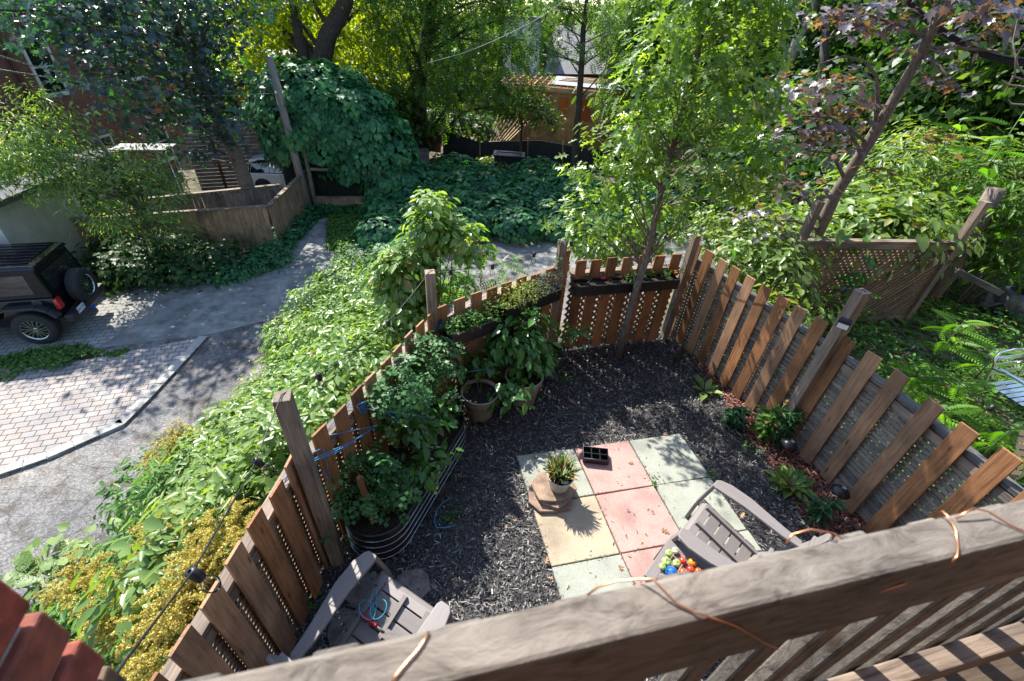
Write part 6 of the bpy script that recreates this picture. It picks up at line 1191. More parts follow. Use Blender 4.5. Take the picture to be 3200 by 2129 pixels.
# grey shed / garage
M['siding'] = mat('pale_siding', (.42, .42, .38), .8, var=.15, scale=2); M['roofd'] = mat('dark_roof', (.09, .09, .10), .9, var=.3, scale=4)
c1 = PD(250, 470, 18.5)[:2]; c2 = PD(345, 460, 19.5)[:2]; t = (c2-c1)/np.linalg.norm(c2-c1); n_ = np.array([-t[1], t[0]]); plan = [c1-t*3.5, c2, c2+n_*3, c1-t*3.5+n_*3]
sh = thing('garden_shed', 'pale sided garden shed with dark overhanging roof behind the ash tree', 'shed', (c1[0], c1[1], LZ)); walls('wall', plan, LZ-.2, -.75, M['siding'], sh); roofslab(sh, plan, -.75, .14, M['roofd'], .35); wc = c1-t*.6; opening(sh, (wc[0], wc[1], -1.7), t, .9, .9, 'white', 'window', False)
c1 = PD(-120, 560, 17)[:2]; c2 = PD(110, 520, 17.6)[:2]; t = (c2-c1)/np.linalg.norm(c2-c1); n_ = np.array([-t[1], t[0]]); plan = [c1, c2, c2+n_*3, c1+n_*3]
sh2 = thing('playhouse', 'low pale outbuilding with a dark opening at the left edge', 'shed', (c1[0], c1[1], LZ)); walls('wall', plan, LZ-.2, -1.45, M['siding'], sh2); roofslab(sh2, plan, -1.45, .12, M['roofg'], .3); wc = c2-t*.8; opening(sh2, (wc[0], wc[1], -2.2), t, .9, .8, 'white', 'window', False)
# corrugated grey fence and others
def boardwall(name, label, p0, p1, z0, z1, m, horiz=True, step=.14, gap=.012, cat='fence', cap=None, th=.02, alt=0, posts=0):
    root = thing(name, label, cat, (p0[0], p0[1], z0)); a = Vector((p0[0], p0[1], 0)); c = Vector((p1[0], p1[1], 0)); L = (c-a).length; t = (c-a).normalized(); nr = Vector((-t.y, t.x, 0)); b = MB()
    if horiz:
        z = z0+step/2
        while z < z1: b.beam(a+Vector((0, 0, z)), c+Vector((0, 0, z)), th, step-gap, up=(0, 0, 1)); z += step
    else:
        s = step/2; i = 0
        while s < L:
            o_ = nr*(alt if i % 2 else 0)+nr*random.uniform(-.003, .003); b.beam(a+t*s+o_+Vector((0, 0, z0)), a+t*s+o_+Vector((0, 0, z1+random.uniform(-.01, .01))), step-gap, th, up=nr); s += step; i += 1
    b.build('boards', M[m], root)
    if cap: b = MB(); b.beam(a+Vector((0, 0, z1+.02)), c+Vector((0, 0, z1+.02)), .14, .035); b.build('cap_rail', M[cap], root); b = MB(); b.beam(a+nr*.05+Vector((0, 0, z1-.1)), c+nr*.05+Vector((0, 0, z1-.1)), .04, .09); b.beam(a+nr*.05+Vector((0, 0, z0+.25)), c+nr*.05+Vector((0, 0, z0+.25)), .04, .09); b.build('rails', M['greywood'], root)
    for k in range(posts): b = MB(); p = a+t*L*(k+.5)/posts+nr*(-.05); b.beam(p+Vector((0, 0, z0)), p+Vector((0, 0, z1+.05)), .09, .09, up=nr); b.build('post', M['rust'], root)
    return root
M['greyboard'] = wood('grey_boards', (.17, .15, .135), (.28, .25, .23), (.07, .06, .055))
boardwall('slatted_fence', 'grey horizontal board fence behind the white hatchback', PD(590, 480, 23), PD(905, 470, 22.5), LZ, -.45, 'greyboard', True, .15, .012, posts=2)
zt_ = LZ+1.45
pA, pB, pC = PZ(0, 706, zt_), PZ(575, 668, zt_), PZ(838, 645, zt_); pD_ = PZ(962, 528, zt_); pX = pA+(pA-PZ(300, 688, zt_))*1.4
boardwall('board_fence', 'tan vertical board fence with weathered cap along the far side of the lane', pX, pC, LZ, zt_, 'yardwood', False, .14, .008, cap='greywood')
boardwall('board_fence', 'short board fence return running back towards the old pole', pC, pD_, LZ, zt_, 'yardwood', False, .14, .008, cap='greywood')
boardwall('board_on_board_fence', 'grey board on board fence inside the far yard in front of the white car', PZ(430, 625, zt_), PZ(882, 578, zt_), LZ, zt_, 'greyboard', False, .13, .01, cap='greywood', alt=.06)
boardwall('board_on_board_fence', 'grey slanting board fence inside the yard at the left edge', PZ(-120, 640, zt_), PZ(260, 628, zt_), LZ, zt_, 'greyboard', False, .14, .012, alt=.05)
b = MB(); b.beam(PZ(-40, 690, LZ+1.3), PZ(150, 765, LZ+.9), .09, .09); b.build; tag(b.build('timber_brace', M['greywood']), 'upper weathered timber brace slanting over the black vehicle roof', 'timber')
b = MB(); b.beam(PZ(-60, 730, LZ+1.1), PZ(60, 765, LZ+.9), .09, .09); tag(b.build('timber_brace', M['greywood']), 'lower weathered timber brace at the left edge above the black vehicle', 'timber')
b = MB(); [b.tube([PZ(x+dx, 668+y, LZ+1.2) for x, y in ((-20, 0), (10, -4), (34, 2), (20, 6), (-20, 8))], .012, 5) for dx in (0, 4)]; M['bluerope'] = mat('blue_rope', (.12, .2, .6), .6); tag(b.build('rope', M['bluerope']), 'blue rope bundle on the fence cap at the left edge', 'rope')
# folding table in the far yard
tp = PD(450, 460, 18.5); tt_ = thing('garden_table', 'pale rectangular table with thin metal legs in the far yard', 'table', (tp[0], tp[1], LZ)); b = MB(); hz = tp[2]; b.beam((tp[0]-.75, tp[1]-.2, hz), (tp[0]+.75, tp[1]+.2, hz), .75, .03); b.build('tabletop', M['roofg'], tt_)
for sx in (-.65, .65):
    for sy in (-.28, .28): b = MB(); b.tube([(tp[0]+sx-sy*.25, tp[1]+sx*.27+sy, hz), (tp[0]+sx-sy*.25, tp[1]+sx*.27+sy, LZ)], .018, 6); b.build('leg', M['alu'], tt_)
# arbour frame with number
A = PZ(990, 655, LZ); zc_ = PD(968, 528, math.hypot(A[0], A[1]))[2]; B_ = PD(1183, 545, math.hypot(A[0], A[1])+.2); ar = thing('goalpost_frame', 'grey timber goalpost frame with house number in front of the vine mound', 'frame', (A[0], A[1], LZ))
ztop = PD(945, 458, math.hypot(A[0], A[1]))[2]
b = MB(); b.beam(A, (A[0], A[1], ztop), .11, .11, up=(0, 1, 0)); b.build('post', M['greyboard'], ar); b = MB(); b.beam((B_[0], B_[1], LZ), (B_[0], B_[1], B_[2]+.25), .11, .11, up=(0, 1, 0)); b.build('post', M['greyboard'], ar)
b = MB(); a_ = Vector((A[0], A[1], zc_)); c_ = Vector((B_[0], B_[1], B_[2]+.12)); b.beam(a_+Vector((.06, 0, 0)), c_-Vector((.06, 0, 0)), .05, .10); b.build('crossbar', M['greyboard'], ar)
def text3(s, size, M4, m, parent=None, name='lettering', ex=.001):
    cu_ = bpy.data.curves.new(name, 'FONT'); cu_.body = s; cu_.size = size; cu_.extrude = ex; cu_.align_x = 'CENTER'; cu_.align_y = 'CENTER'; tmp = bpy.data.objects.new(name, cu_)
    me = bpy.data.meshes.new_from_object(tmp); me.transform(M4); bpy.data.objects.remove(tmp); me.materials.append(m); o = bpy.data.objects.new(name, me); COL.objects.link(o)
    if parent: o.parent = parent; me.transform(Matrix.Translation(-Vector(woff(parent).tolist())))
    return o
t = (c_-a_).normalized(); up_ = t.cross((Vector((-a_.x, -a_.y, 0))).normalized()).normalized(); up_ = up_ if up_.z > 0 else -up_; fn = t.cross(up_)
fn = fn if fn.dot(Vector((-a_.x, -a_.y, 0))) > 0 else -fn; pm = a_.lerp(c_, .47)+fn*.028
M['signblue'] = mat('pale_sign', (.45, .55, .6), .4); b = MB(); b.box(pm, (.26, .008, .09), Matrix((t, fn, up_)).transposed()); pl_ = b.build('number_plate', M['signblue'], ar)
xx = up_.cross(fn); R4 = Matrix((xx, up_, fn)).transposed().to_4x4(); text3('0810', .10, Matrix.Translation(pm+fn*.007) @ R4, M['black'], pl_)
boardwall('low_board_fence', 'low brown board fence behind the timber frame and green weeds', PZ(985, 640, LZ+.2), PZ(1160, 640, LZ+.2), LZ, LZ+.5, 'yardwood', False, .14, .01, cap='greywood')
# old leaning wooden pole
g = PZ(968, 665, LZ); D_ = math.hypot(g[0], g[1]); tpz = PD(841, 178, D_+.1)
pole = thing('utility_pole', 'old short grey timber pole at the end of the board fence', 'pole', g); b = MB(); b.tube([g, tuple((g+tpz)/2), tpz], [.15, .135, .12], 12); b.build('shaft', M['pole'], pole)
b = MB(); b.ball(PD(862, 290, D_-.2), .05, 8); M['ceramic'] = mat('white_ceramic', (.6, .6, .58), .3); b.build('insulator', M['ceramic'], pole)
# right utility pole
g = PZ(2238, 750, LZ); D_ = math.hypot(g[0], g[1]); tpz = PD(2570, -60, D_); up2 = PD(2620, -200, D_)
p2 = thing('utility_pole', 'thick grey utility pole leaning beside the young oak with a box near its top', 'pole', g); b = MB(); b.tube([g, tuple((g+tpz)/2), tpz, up2], [.19, .175, .16, .155], 16); b.build('shaft', M['pole'], p2)
bx1 = Vector(PD(2488, -20, D_-.25)); bx2 = Vector(PD(2452, 92, D_-.25)); b = MB(); b.beam(bx1+(bx1-bx2)*.4, bx2, .34, .22, up=(0, -1, 0)); M['boxg'] = mat('pale_grey_box', (.5, .54, .58), .5); b.build('equipment_box', M['boxg'], p2, bevel=.01)
b = MB(); b.tube([PD(2505, -60, D_-.2), PD(2490, 60, D_-.2), PD(2455, 130, D_-.2), PD(2440, 170, D_-.15)], .02, 8); b.tube([PD(2520, -60, D_-.2), PD(2500, 90, D_-.2), PD(2478, 120, D_-.18)], .03, 8); b.build('conduit', M['black'], p2)
# cables
def cable(name, label, pts, r, m='cable'):
    b = MB(); P = [Vector(PD(*p)) for p in pts]; Q = []
    for i in range(len(P)-1):
        p0, p1, p2_, p3 = P[max(i-1, 0)], P[i], P[i+1], P[min(i+2, len(P)-1)]
        for k in range(6):
            t = k/6; Q.append(.5*((2*p1)+(-p0+p2_)*t+(2*p0-5*p1+4*p2_-p3)*t*t+(-p0+3*p1-3*p2_+p3)*t**3))
    Q.append(P[-1]); b.tube(Q, r, 6); return tag(b.build(name, M[m]), label, 'cable')
cable('overhead_wire', 'lower thin wire running from the old pole to the left edge', [(-60, 210, 11), (0, 218, 11.5), (200, 250, 13), (400, 280, 15), (620, 300, 17.5), (862, 292, 19.3)], .012, 'alu')
cable('overhead_wire', 'upper thin wire sagging across the far left of the picture', [(-60, 160, 11), (0, 175, 11.5), (100, 205, 12.5), (220, 235, 14), (350, 270, 16)], .012, 'alu')
cable('overhead_wire', 'thin wire crossing the big green tree in the centre', [(1335, 197, 19), (1450, 165, 18.5), (1560, 120, 18), (1660, 70, 17.5), (1740, 20, 17), (1800, -30, 17)], .010, 'siding')
for k, (dy, l) in enumerate([(0, 'uppermost'), (9, 'middle'), (17, 'lowest')]): cable('overhead_cable', l+' dark cable of the bundle sagging behind the purple maple', [(2800, -60+dy, 7.9), (2860, 20+dy, 8), (2940, 85+dy, 8), (3040, 145+dy, 8), (3140, 178+dy, 8), (3260, 190+dy, 8)], .018)
# construction house
M['ply'] = wood('plywood', (.36, .20, .09), (.48, .29, .15), (.25, .13, .06), grain=4); M['lumber'] = wood('fresh_lumber', (.50, .33, .19), (.64, .47, .30), (.38, .23, .12)); M['frame'] = mat('orange_framing', (.55, .22, .08), .8, var=.2)
D_ = 31; zb_ = LZ-.2; c1 = PD(1560, 400, D_+.4)[:2]; c2 = PD(2010, 400, D_)[:2]; t = (c2-c1)/np.linalg.norm(c2-c1); n_ = np.array([-t[1], t[0]]); W_ = np.linalg.norm(c2-c1)
ch = thing('house_under_construction', 'plywood sheathed house shell under construction in the background', 'house', (c1[0], c1[1], zb_))
def gp_(u, v, z): q_ = c1+t*u+n_*v; return Vector((q_[0], q_[1], z))
wt = PD(1750, 288, D_)[2]; us = [(PD(x, 350, D_)[:2]-c1).dot(t) for x in (1749, 1776, 1815, 1845)]; z0w, z1w = PD(1760, 373, D_)[2], PD(1760, 306, D_)[2]
b = MB()
def pan(u0, u1, za, zc): b.box(gp_((u0+u1)/2, 0, (za+zc)/2), (u1-u0-.006, .03, zc-za-.006), Matrix(((t[0], -t[1], 0), (t[1], t[0], 0), (0, 0, 1))))
for (u0, u1) in [(0, us[0]), (us[1], us[2]), (us[3], W_)]: 
    k = u0
    while k < u1-.05: e_ = min(k+1.22, u1); pan(k, e_, zb_, z0w-.5); pan(k, e_, z0w-.5, wt); k = e_
for (u0, u1) in [(us[0], us[1]), (us[2], us[3])]: pan(u0, u1, zb_, z0w); pan(u0, u1, z1w, wt)
b.build('wall', M['ply'], ch)
b = MB(); Rm = Matrix(((t[0], -t[1], 0), (t[1], t[0], 0), (0, 0, 1)))
for u in np.arange(.1, W_, .4): b.box(gp_(u, 2.2, (zb_+wt)/2), (.04, .1, wt-zb_), Rm)
b.box(gp_(W_/2, 5, (zb_+wt)/2), (W_, .05, wt-zb_), Rm); b.build('stud_wall', M['frame'], ch)
b = MB(); b.box(gp_(W_/2+.9, -.15, wt+.12), (W_-1.8, .05, .24), Rm)
for v in (0, 1.3, 2.6, 3.9, 5.2): b.box(gp_(W_/2, v, wt+.22), (W_, .05, .10), Rm)
for u in np.arange(0, W_, .41): b.box(gp_(u, 2.6, wt+.22), (.04, 5.2, .22), Rm)
b.build('floor_joists', M['lumber'], ch)
b = MB(); b.box(gp_(W_/2+1.5, 2.4, wt+.37), (W_-3, 4.6, .03), Rm); M['deckp'] = mat('grey_floor_sheets', (.25, .26, .27), .8, var=.2, scale=2); b.build('floor_sheets', M['deckp'], ch)
b = MB(); [b.box(gp_(W_*.55+.2*i, 2+.25*i, wt+.42+.05*(i % 3)), (3.2, .1, .05), Rm) for i in range(7)]; tag(b.build('lumber_planks', M['lumber']), 'loose orange planks lying on the upper floor of the house shell', 'lumber')
# slate roofed house behind
M['shingle'] = facade_brick('dark_shingles', (.085, .09, .10), (.13, .135, .15)); ra = PD(1700, 232, 37); rb = PD(2000, 232, 37); rc = PD(2000, 78, 43); rd = PD(1735, 80, 43)
h4 = thing('slate_roof_house', 'house with a broad dark shingle roof rising behind the plywood shell', 'house', (ra[0], ra[1], LZ)); b = MB(); o_ = np.array([0, 0, -.15]); b.poly([ra, rb, rc, rd]); b.poly([rd+[0, 0, 0], rc, (rc[0], rc[1]+6, ra[2]), (rd[0], rd[1]+6, ra[2])]); b.poly([ra, rd, (rd[0], rd[1]+6, ra[2])])
o = b.build('roof', M['shingle'], h4); av = o.data.attributes.new('uvw', 'FLOAT_VECTOR', 'POINT'); av.data.foreach_set('vector', np.array([(v[0]*.7, v[2]*1.0-v[1]*.1, 0) for v in b.v], np.float32).ravel())
walls('wall', [ra[:2]+[0, .4], rb[:2]+[0, .4], rb[:2]+[0, 9], ra[:2]+[0, 9]], LZ, ra[2], M['fo'], h4)
wh = thing('white_house', 'pale blue white house siding glimpsed through the central tree', 'house', PD(1600, 200, 38)); b = MB(); w0 = PD(1570, 240, 38); w1 = PD(1680, 240, 38); walls('wall', [w0[:2], w1[:2], w1[:2]+[0, 5], w0[:2]+[0, 5]], LZ, PD(1600, 60, 38)[2], M['boxg'], wh); wc = (w0+w1)/2; opening(wh, (wc[0]-.3, wc[1], PD(1600, 160, 38)[2]), (1, 0), .9, 1.6)
rf_ = roofslab(wh, [w0[:2], w1[:2], w1[:2]+[0, 5], w0[:2]+[0, 5]], PD(1600, 60, 38)[2], .2, M['roofd'])
# site clutter
M['silt'] = mat('black_silt_cloth', (.012, .013, .016), .7, var=.4, scale=3, bump=.6)
b = MB(); pts = [(1385, 412, 489, 26.5), (1440, 425, 497, 26.4), (1500, 445, 503, 26.3), (1570, 442, 508, 26.2), (1650, 440, 512, 26), (1690, 440, 515, 26), (1760, 452, 520, 26), (1830, 463, 525, 26), (1950, 475, 535, 26), (2100, 480, 545, 26)]
for (x0, a0, b0, d0), (x1, a1, b1, d1) in zip(pts[:-1], pts[1:]): b.poly([PD(x0, b0, d0)-[0, 0, .6], PD(x1, b1, d1)-[0, 0, .6], PD(x1, a1, d1), PD(x0, a0, d0)])
sf = thing('silt_fence', 'sagging black cloth fence along the building site', 'fence', gnd(PD(1600, 510, 26))); o = b.build('cloth', M['silt'], sf); md = o.modifiers.new('s', 'SOLIDIFY'); md.thickness = .02
b = MB(); [b.beam(PD(x, yb, d)-[0, 0, .6], PD(x, ya-8, d), .05, .05, up=(0, 1, 0)) for x, ya, yb, d in pts[::2]]; b.build('stakes', M['yardwood'], sf)
for k in range(9):
    b = MB(); x = 1530+9*k; b.beam(PD(x-12, 440, 26.8), PD(x+28+3*k, 362+2*k, 27.8), .10, .05); tag(b.build('lumber_board', M['lumber']), 'long pale lumber boards leaning together at the building site', 'lumber', 'leaning lumber boards')
b = MB(); b.poly([PD(1312, 470, 26), PD(1378, 478, 26), PD(1378, 428, 26), PD(1320, 418, 26)]); M['net'] = mat('orange_red_netting', (.32, .05, .02), .7, var=.5, scale=9); o = tag(b.build('safety_netting', M['net']), 'faded orange safety netting panel at the left of the building site', 'netting'); md = o.modifiers.new('s', 'SOLIDIFY'); md.thickness = .02
b = MB(); b.beam(PD(1328, 395, 27.5), PD(1420, 425, 27.5), 1.1, .04); tag(b.build('plywood_sheet', M['ply']), 'large loose plywood sheet lying on a slope at the building site', 'plywood')
b = MB(); b.beam(PD(1420, 432, 27.5), PD(1480, 422, 27.5), .5, .04); tag(b.build('plywood_sheet', M['ply']), 'small plywood offcut on the black cloth fence', 'plywood')
boardwall('slatted_fence', 'short weathered grey plank fence at the right foot of the vine mound', PD(1262, 520, 22.5), PD(1343, 520, 22.5), PD(1300, 530, 22.5)[2], PD(1300, 466, 22.5)[2], 'greyboard', True, .16)
boardwall('slatted_fence', 'brown slatted fence panel at the left side of the building site', PD(1238, 430, 26), PD(1280, 430, 26), PD(1260, 470, 26)[2], PD(1260, 388, 26)[2], 'yardwood', True, .15)
b = MB(); c = PD(1590, 512, 24); b.box(c, (1.5, .9, .9)); b.box(c+[0, 0, .47], (1.6, 1.0, .06)); b.tube([c+[-.6, -.3, .52], c+[-.6, -.3, .62], c+[.6, -.3, .62], c+[.6, -.3, .52]], .03, 6); tag(b.build('storage_box', M['black'], bevel=.03), 'black lidded storage bin behind the vine bank', 'bin')
b = MB(); c = PD(1300, 445, 25); b.ball(c, .42, 12, (1, 1, 1.2)); tag(b.build('garbage_bag', M['silt']), 'black rubbish bag beside the orange netting', 'bag')

# ================= VEHICLES =================
M['carblk'] = mat('black_car_paint', (.006, .006, .008), .10, var=.1, coat=.0, spec=.35); M['carwht'] = mat('white_car_paint', (.62, .64, .66), .25, var=.04, coat=1)
M['tyre'] = mat('tyre_rubber', (.018, .018, .02), .8, var=.3, scale=30); M['rim'] = mat('alloy_rim', (.55, .56, .58), .25, metal=1, var=.1); M['trim'] = mat('matt_black_trim', (.02, .02, .022), .55)
M['taillamp'] = mat('red_tail_lamp', (.4, .01, .01), .15, spec=.7); M['autoglass'] = mat('tinted_car_glass', (.008, .010, .013), .03, spec=1.0, var=.1)
def wheel(par, c, axv, R_, w_, name='wheel', spokes=8):
    a = Vector(axv).normalized(); b = MB(); b.lathe([(R_*.62, w_/2), (R_*.70, w_/2+.004), (R_*.95, w_*.46), (R_, w_*.36), (R_, -w_*.36), (R_*.95, -w_/2), (R_*.6, -w_/2), (R_*.6, w_/2)], c, 36, a); wh_ = b.build(name, M['tyre'], par, local=True)
    b = MB(); b.lathe([(R_*.62, w_*.5), (R_*.585, w_*.5), (R_*.56, w_*.3), (R_*.60, w_*.28)], c, 36, a); b.lathe([(.001, w_*.36), (R_*.12, w_*.38), (R_*.15, w_*.30)], c, 16, a)
    Mx = a.to_track_quat('Z', 'Y').to_matrix(); cc = Vector(c)+a*w_*.36
    for k in range(spokes):
        an = 2*math.pi*k/spokes; 
        for dl in (-.11, .11): d = Mx @ Vector((math.cos(an+dl*.3), math.sin(an+dl*.3), 0)); d2 = Mx @ Vector((math.cos(an+dl*1.7), math.sin(an+dl*1.7), 0)); b.beam(cc+d*R_*.1, cc+d2*R_*.575+a*.012, .03*R_/.4, .02, up=a)
    b.build('rim', M['rim'], wh_, local=True); b = MB(); b.lathe([(.001, w_*.1), (R_*.58, w_*.1)], c, 24, a); b.build('brake_disc', M['trim'], wh_, local=True)
    return wh_
def prof(b, P, y0, y1, inset=None):   # side profile extruded across y, top points may tuck in
    n = len(P); vs = [(p[0], y0+(inset or {}).get(i, 0), p[1]) for i, p in enumerate(P)]+[(p[0], y1-(inset or {}).get(i, 0), p[1]) for i, p in enumerate(P)]
    b._add(vs, [tuple(range(n))[::-1], tuple(range(n, 2*n))]+[(i, (i+1) % n, n+(i+1) % n, n+i) for i in range(n)], [tuple(map(float, v)) for v in vs])
# boxy off-roader: local x forward, y left
fwd = np.array([-.955, -.297]); rz = math.atan2(fwd[1], fwd[0]); Jc = PZ(116, 836, LZ+1.85); left = np.array([-fwd[1], fwd[0]])  # y-left
S9 = 1.0
# near side is the left side of the vehicle seen from the deck
near = Jc[:2]; lv = Vector((left[0], left[1], 0))
sgn = 1 if (Vector((-near[0], -near[1], 0))).dot(lv) > 0 else -1
org = near-left*sgn*.62*S9+fwd*(-.02)   # rear axis centre line at the tailgate top
jp = thing('off_road_car', 'boxy black off road car with spare wheel on its tailgate parked on the lane', 'car', (org[0], org[1], LZ), None, rz); jp.scale = (S9,)*3
b = MB(); prof(b, [(.02, .62), (-.0, 1.05), (.0, 1.15), (3.9, 1.15), (3.95, .62), (3.2, .5), (.6, .5)], -.78, .78); b.build('body', M['carblk'], jp, bevel=.03, local=True)
b = MB(); prof(b, [(.0, 1.15), (.10, 1.80), (2.35, 1.84), (2.75, 1.15)], -.76, .76, {1: .09, 2: .09}); b.build('cabin', M['carblk'], jp, bevel=.03, local=True)
b = MB(); prof(b, [(.05, 1.80), (.07, 1.875), (.2, 1.90), (2.35, 1.91), (2.45, 1.85)], -.69, .69, {1: .03, 2: .05, 3: .05}); rf0 = b.build('roof', M['carblk'], jp, bevel=.02, local=True)
b = MB()
for k in range(7): b.box((1.28, -.48+.16*k, 1.912), (2.1, .05, .02))
b.build('roof_ribs', M['carblk'], rf0, bevel=.006, local=True)
for s in (-1, 1):
    for (x0, x1) in ((.28, 1.08), (1.2, 1.85), (1.95, 2.45)):
        zt0, zb0 = 1.70, 1.26; y = lambda z: s*(.762-.09*(z-1.15)/.65); b = MB(); xs = x1-(.12 if x1 > 2.4 else 0)
        vs = [(x0, y(zb0), zb0), (x1, y(zb0), zb0), (xs, y(zt0), zt0), (x0+.04, y(zt0), zt0)]; vs2 = [(v[0], v[1]+s*.006, v[2]) for v in vs]
        b._add(vs+vs2, [(4, 5, 6, 7), (0, 1, 5, 4), (1, 2, 6, 5), (2, 3, 7, 6), (3, 0, 4, 7)], [(0, 0, 0)]*8); b.build('side_window', M['autoglass'], jp, local=True)
    b = MB(); b.box((1.15, s*.781, .9), (.012, .006, .5)); b.box((1.9, s*.781, .9), (.012, .006, .5)); b.build('door_seam', M['trim'], jp, local=True)
    for xw in (.62, 3.1):
        wheel(jp, (xw, s*.76, .42), (0, s, 0), .42, .25)
        b = MB(); P = [(xw-.60, .72), (xw-.48, .90), (xw-.30, 1.0), (xw+.30, 1.0), (xw+.50, .88), (xw+.62, .66)]; 
        for (x0, z0), (x1, z1) in zip(P[:-1], P[1:]): b.beam((x0, s*.86, z0), (x1, s*.86, z1), .20, .06, up=(0, 0, 1))
        b.build('fender_flare', M['trim'], jp, bevel=.015, local=True)
    b = MB(); b.box((-.005, s*.69, .98), (.09, .17, .26)); b.build('tail_light', M['taillamp'], jp, bevel=.02, local=True)
    b = MB(); b.lathe([(.001, .012), (.06, .012), (.09, .008), (.095, 0)], (.32, s*.78, 1.05), 24, Vector((0, s, 0))); b.build('fuel_cap', M['trim'], jp, local=True) if s == sgn else None
b = MB(); b.box((-.09, 0, .58), (.18, 1.56, .20)); b.build('rear_bumper', M['trim'], jp, bevel=.03, local=True)
b = MB(); b.box((.035, 0, 1.48), (.012, 1.15, .42), Matrix.Rotation(.15, 3, 'Y')); b.build('rear_window', M['autoglass'], jp, local=True)
sw = wheel(jp, (-.17, -.06, 1.02), (-1, 0, 0), .41, .25, 'spare_wheel')
b = MB(); b.box((-.19, sgn*.42, .66), (.012, .30, .15)); M['plate'] = mat('white_plate', (.6, .62, .66), .4); lp = b.build('licence_plate', M['plate'], jp, bevel=.004, local=True)
Rt4 = Matrix(((0, 0, -1), (-1, 0, 0), (0, 1, 0))).to_4x4(); M['plateblue'] = mat('plate_blue', (.02, .06, .25), .5)
tx = text3('SYED 914', .085, Matrix.Translation((-.1985, sgn*.42, .66)) @ Rt4, M['plateblue'], None); tx.parent = lp
b = MB(); b.lathe([(.001, 0), (.05, .01), (.05, .06)], (-.2, sgn*.1, .50), 10, Vector((-1, 0, 0))); M['hookblue'] = mat('blue_hitch_cover', (.02, .12, .5), .35); b.build('tow_hook', M['hookblue'], jp, local=True)
# white hatchback
Wc = PZ(762, 560, LZ+.55); fw = Vector((.985, .17, 0)).normalized(); rz = math.atan2(fw.y, fw.x)
wc_ = thing('hatchback_car', 'white hatchback with red tail light parked beyond the far board fence', 'car', (Wc[0]+.1, Wc[1]+.6, LZ), None, rz); wc_.scale = (.95,)*3
b = MB(); prof(b, [(.0, .35), (-.04, .62), (.03, .92), (3.0, .88), (3.85, .72), (3.95, .45), (3.9, .28), (.1, .26)], -.82, .82, {2: .04, 3: .05, 4: .08}); b.build('body', M['carwht'], wc_, bevel=.06, local=True)
b = MB(); prof(b, [(.03, .91), (.28, 1.30), (.6, 1.44), (2.0, 1.46), (2.95, .88)], -.79, .79, {1: .10, 2: .15, 3: .15, 4: .02}); b.build('cabin', M['autoglass'], wc_, bevel=.03, local=True)
b = MB(); prof(b, [(.18, 1.33), (.22, 1.42), (.6, 1.475), (2.0, 1.49), (2.1, 1.43)], -.64, .64, {1: .03, 2: .03, 3: .03}); b.build('roof', M['carwht'], wc_, bevel=.02, local=True)
for s in (-1, 1):
    for xw in (.62, 3.15): wheel(wc_, (xw, s*.74, .30), (0, s, 0), .30, .19, spokes=6)
    for xw in (.62, 3.15): b = MB(); b.lathe([(.001, .0), (.36, .0), (.36, .012), (.001, .012)], (xw, s*.815, .33), 28, Vector((0, s, 0))); b.build('wheel_arch', M['trim'], wc_, local=True)
    b = MB(); b.box((.02, s*.72, .84), (.16, .22, .17)); b.build('tail_light', M['taillamp'], wc_, bevel=.03, local=True)
    b = MB(); b.beam((.20, s*.74, .98), (.38, s*.68, 1.40), .06, .02); b.build('rear_pillar', M['carwht'], wc_, local=True)
    for x in (.85, 1.75): b = MB(); b.box((x, s*.83, .80), (.16, .03, .03)); b.build('door_handle', M['carwht'], wc_, bevel=.008, local=True)
    b = MB(); b.box((1.45, s*.822, .6), (.01, .008, .55)); b.build('door_seam', M['trim'], wc_, local=True)

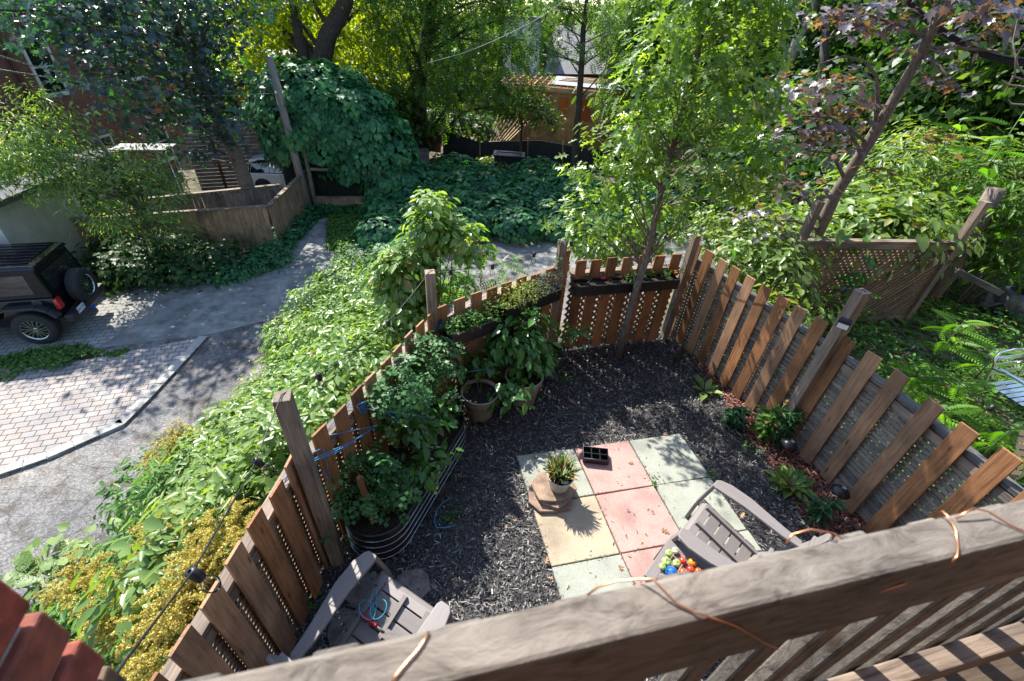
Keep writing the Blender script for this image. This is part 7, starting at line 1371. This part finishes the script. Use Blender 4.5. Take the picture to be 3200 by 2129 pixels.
# ================= STRING LIGHTS =================
def strl(pts, bulbs, label, sag=.0):
    t = thing('string_light', label, 'string lights', tuple(pts[0]), 'string lights over the terrace fence'); P = [Vector(p) for p in pts]; Q = []
    for i in range(len(P)-1):
        for k in range(10): u = k/10; q_ = P[i].lerp(P[i+1], u); q_.z -= sag*4*u*(1-u); Q.append(q_)
    Q.append(P[-1]); b = MB(); b.tube(Q, .0032, 6); b.build('cable', M['cable'], t)
    for (u, tilt) in bulbs:
        f = u*(len(Q)-1); i = min(int(f), len(Q)-2); c = Q[i].lerp(Q[i+1], f-i); dn = Vector((tilt[0], tilt[1], -1)).normalized()
        b = MB(); b.lathe([(.006, -.012), (.017, -.01), (.019, .02), (.016, .045), (.001, .046)], c, 14, dn); s_ = b.build('socket', M['cable'], t)
        b = MB(); b.lathe([(.013, .045), (.017, .06), (.026, .085), (.027, .10), (.018, .122), (.001, .13)], c, 14, dn); b.build('bulb', M['glass'], s_)
        b = MB(); b.tube([c+dn*.05, c+dn*.10], .002, 5); b.build('filament', M['copper'], s_)
PL1 = (-1.30, 1.83, 1.89); P2 = (-.80, 3.66, 1.77); P3 = (.50, 4.80, 1.66); P4 = (2.2, 5.36, 1.62); P5 = (3.055, 3.56, 1.94)
strl([PD(360, 2110, .62), PD(395, 2060, .70), PD(600, 1790, 1.15), PD(790, 1462, 1.75), PL1], [(.50, (.25, .1)), (.77, (.3, .2))], 'string light cable running down from the left fence post to the brick corner')
strl([PL1, P2], [(.16, (0, 0)), (.60, (0, 0))], 'string light cable over the shrubs behind the tomato bed', .14)
strl([P2, P3], [(.13, (0, 0)), (.42, (0, 0)), (.75, (0, 0))], 'string light cable above the herb boxes against the lane', .1)
strl([P3, P4], [(.06, (0, 0)), (.7, (0, 0))], 'string light cable behind the young oak and flower trough', .1)
strl([P4, P5], [(.93, (-.5, 0))], 'string light cable along the right fence towards the tall post', .18)
strl([P5, PD(2900, 1130, 4.55), PD(3070, 1250, 4.6), PD(3230, 1345, 4.65)], [(.27, (-.6, -.2)), (.74, (-.4, -.2))], 'string light cable leaving the tall right post over the ferns')
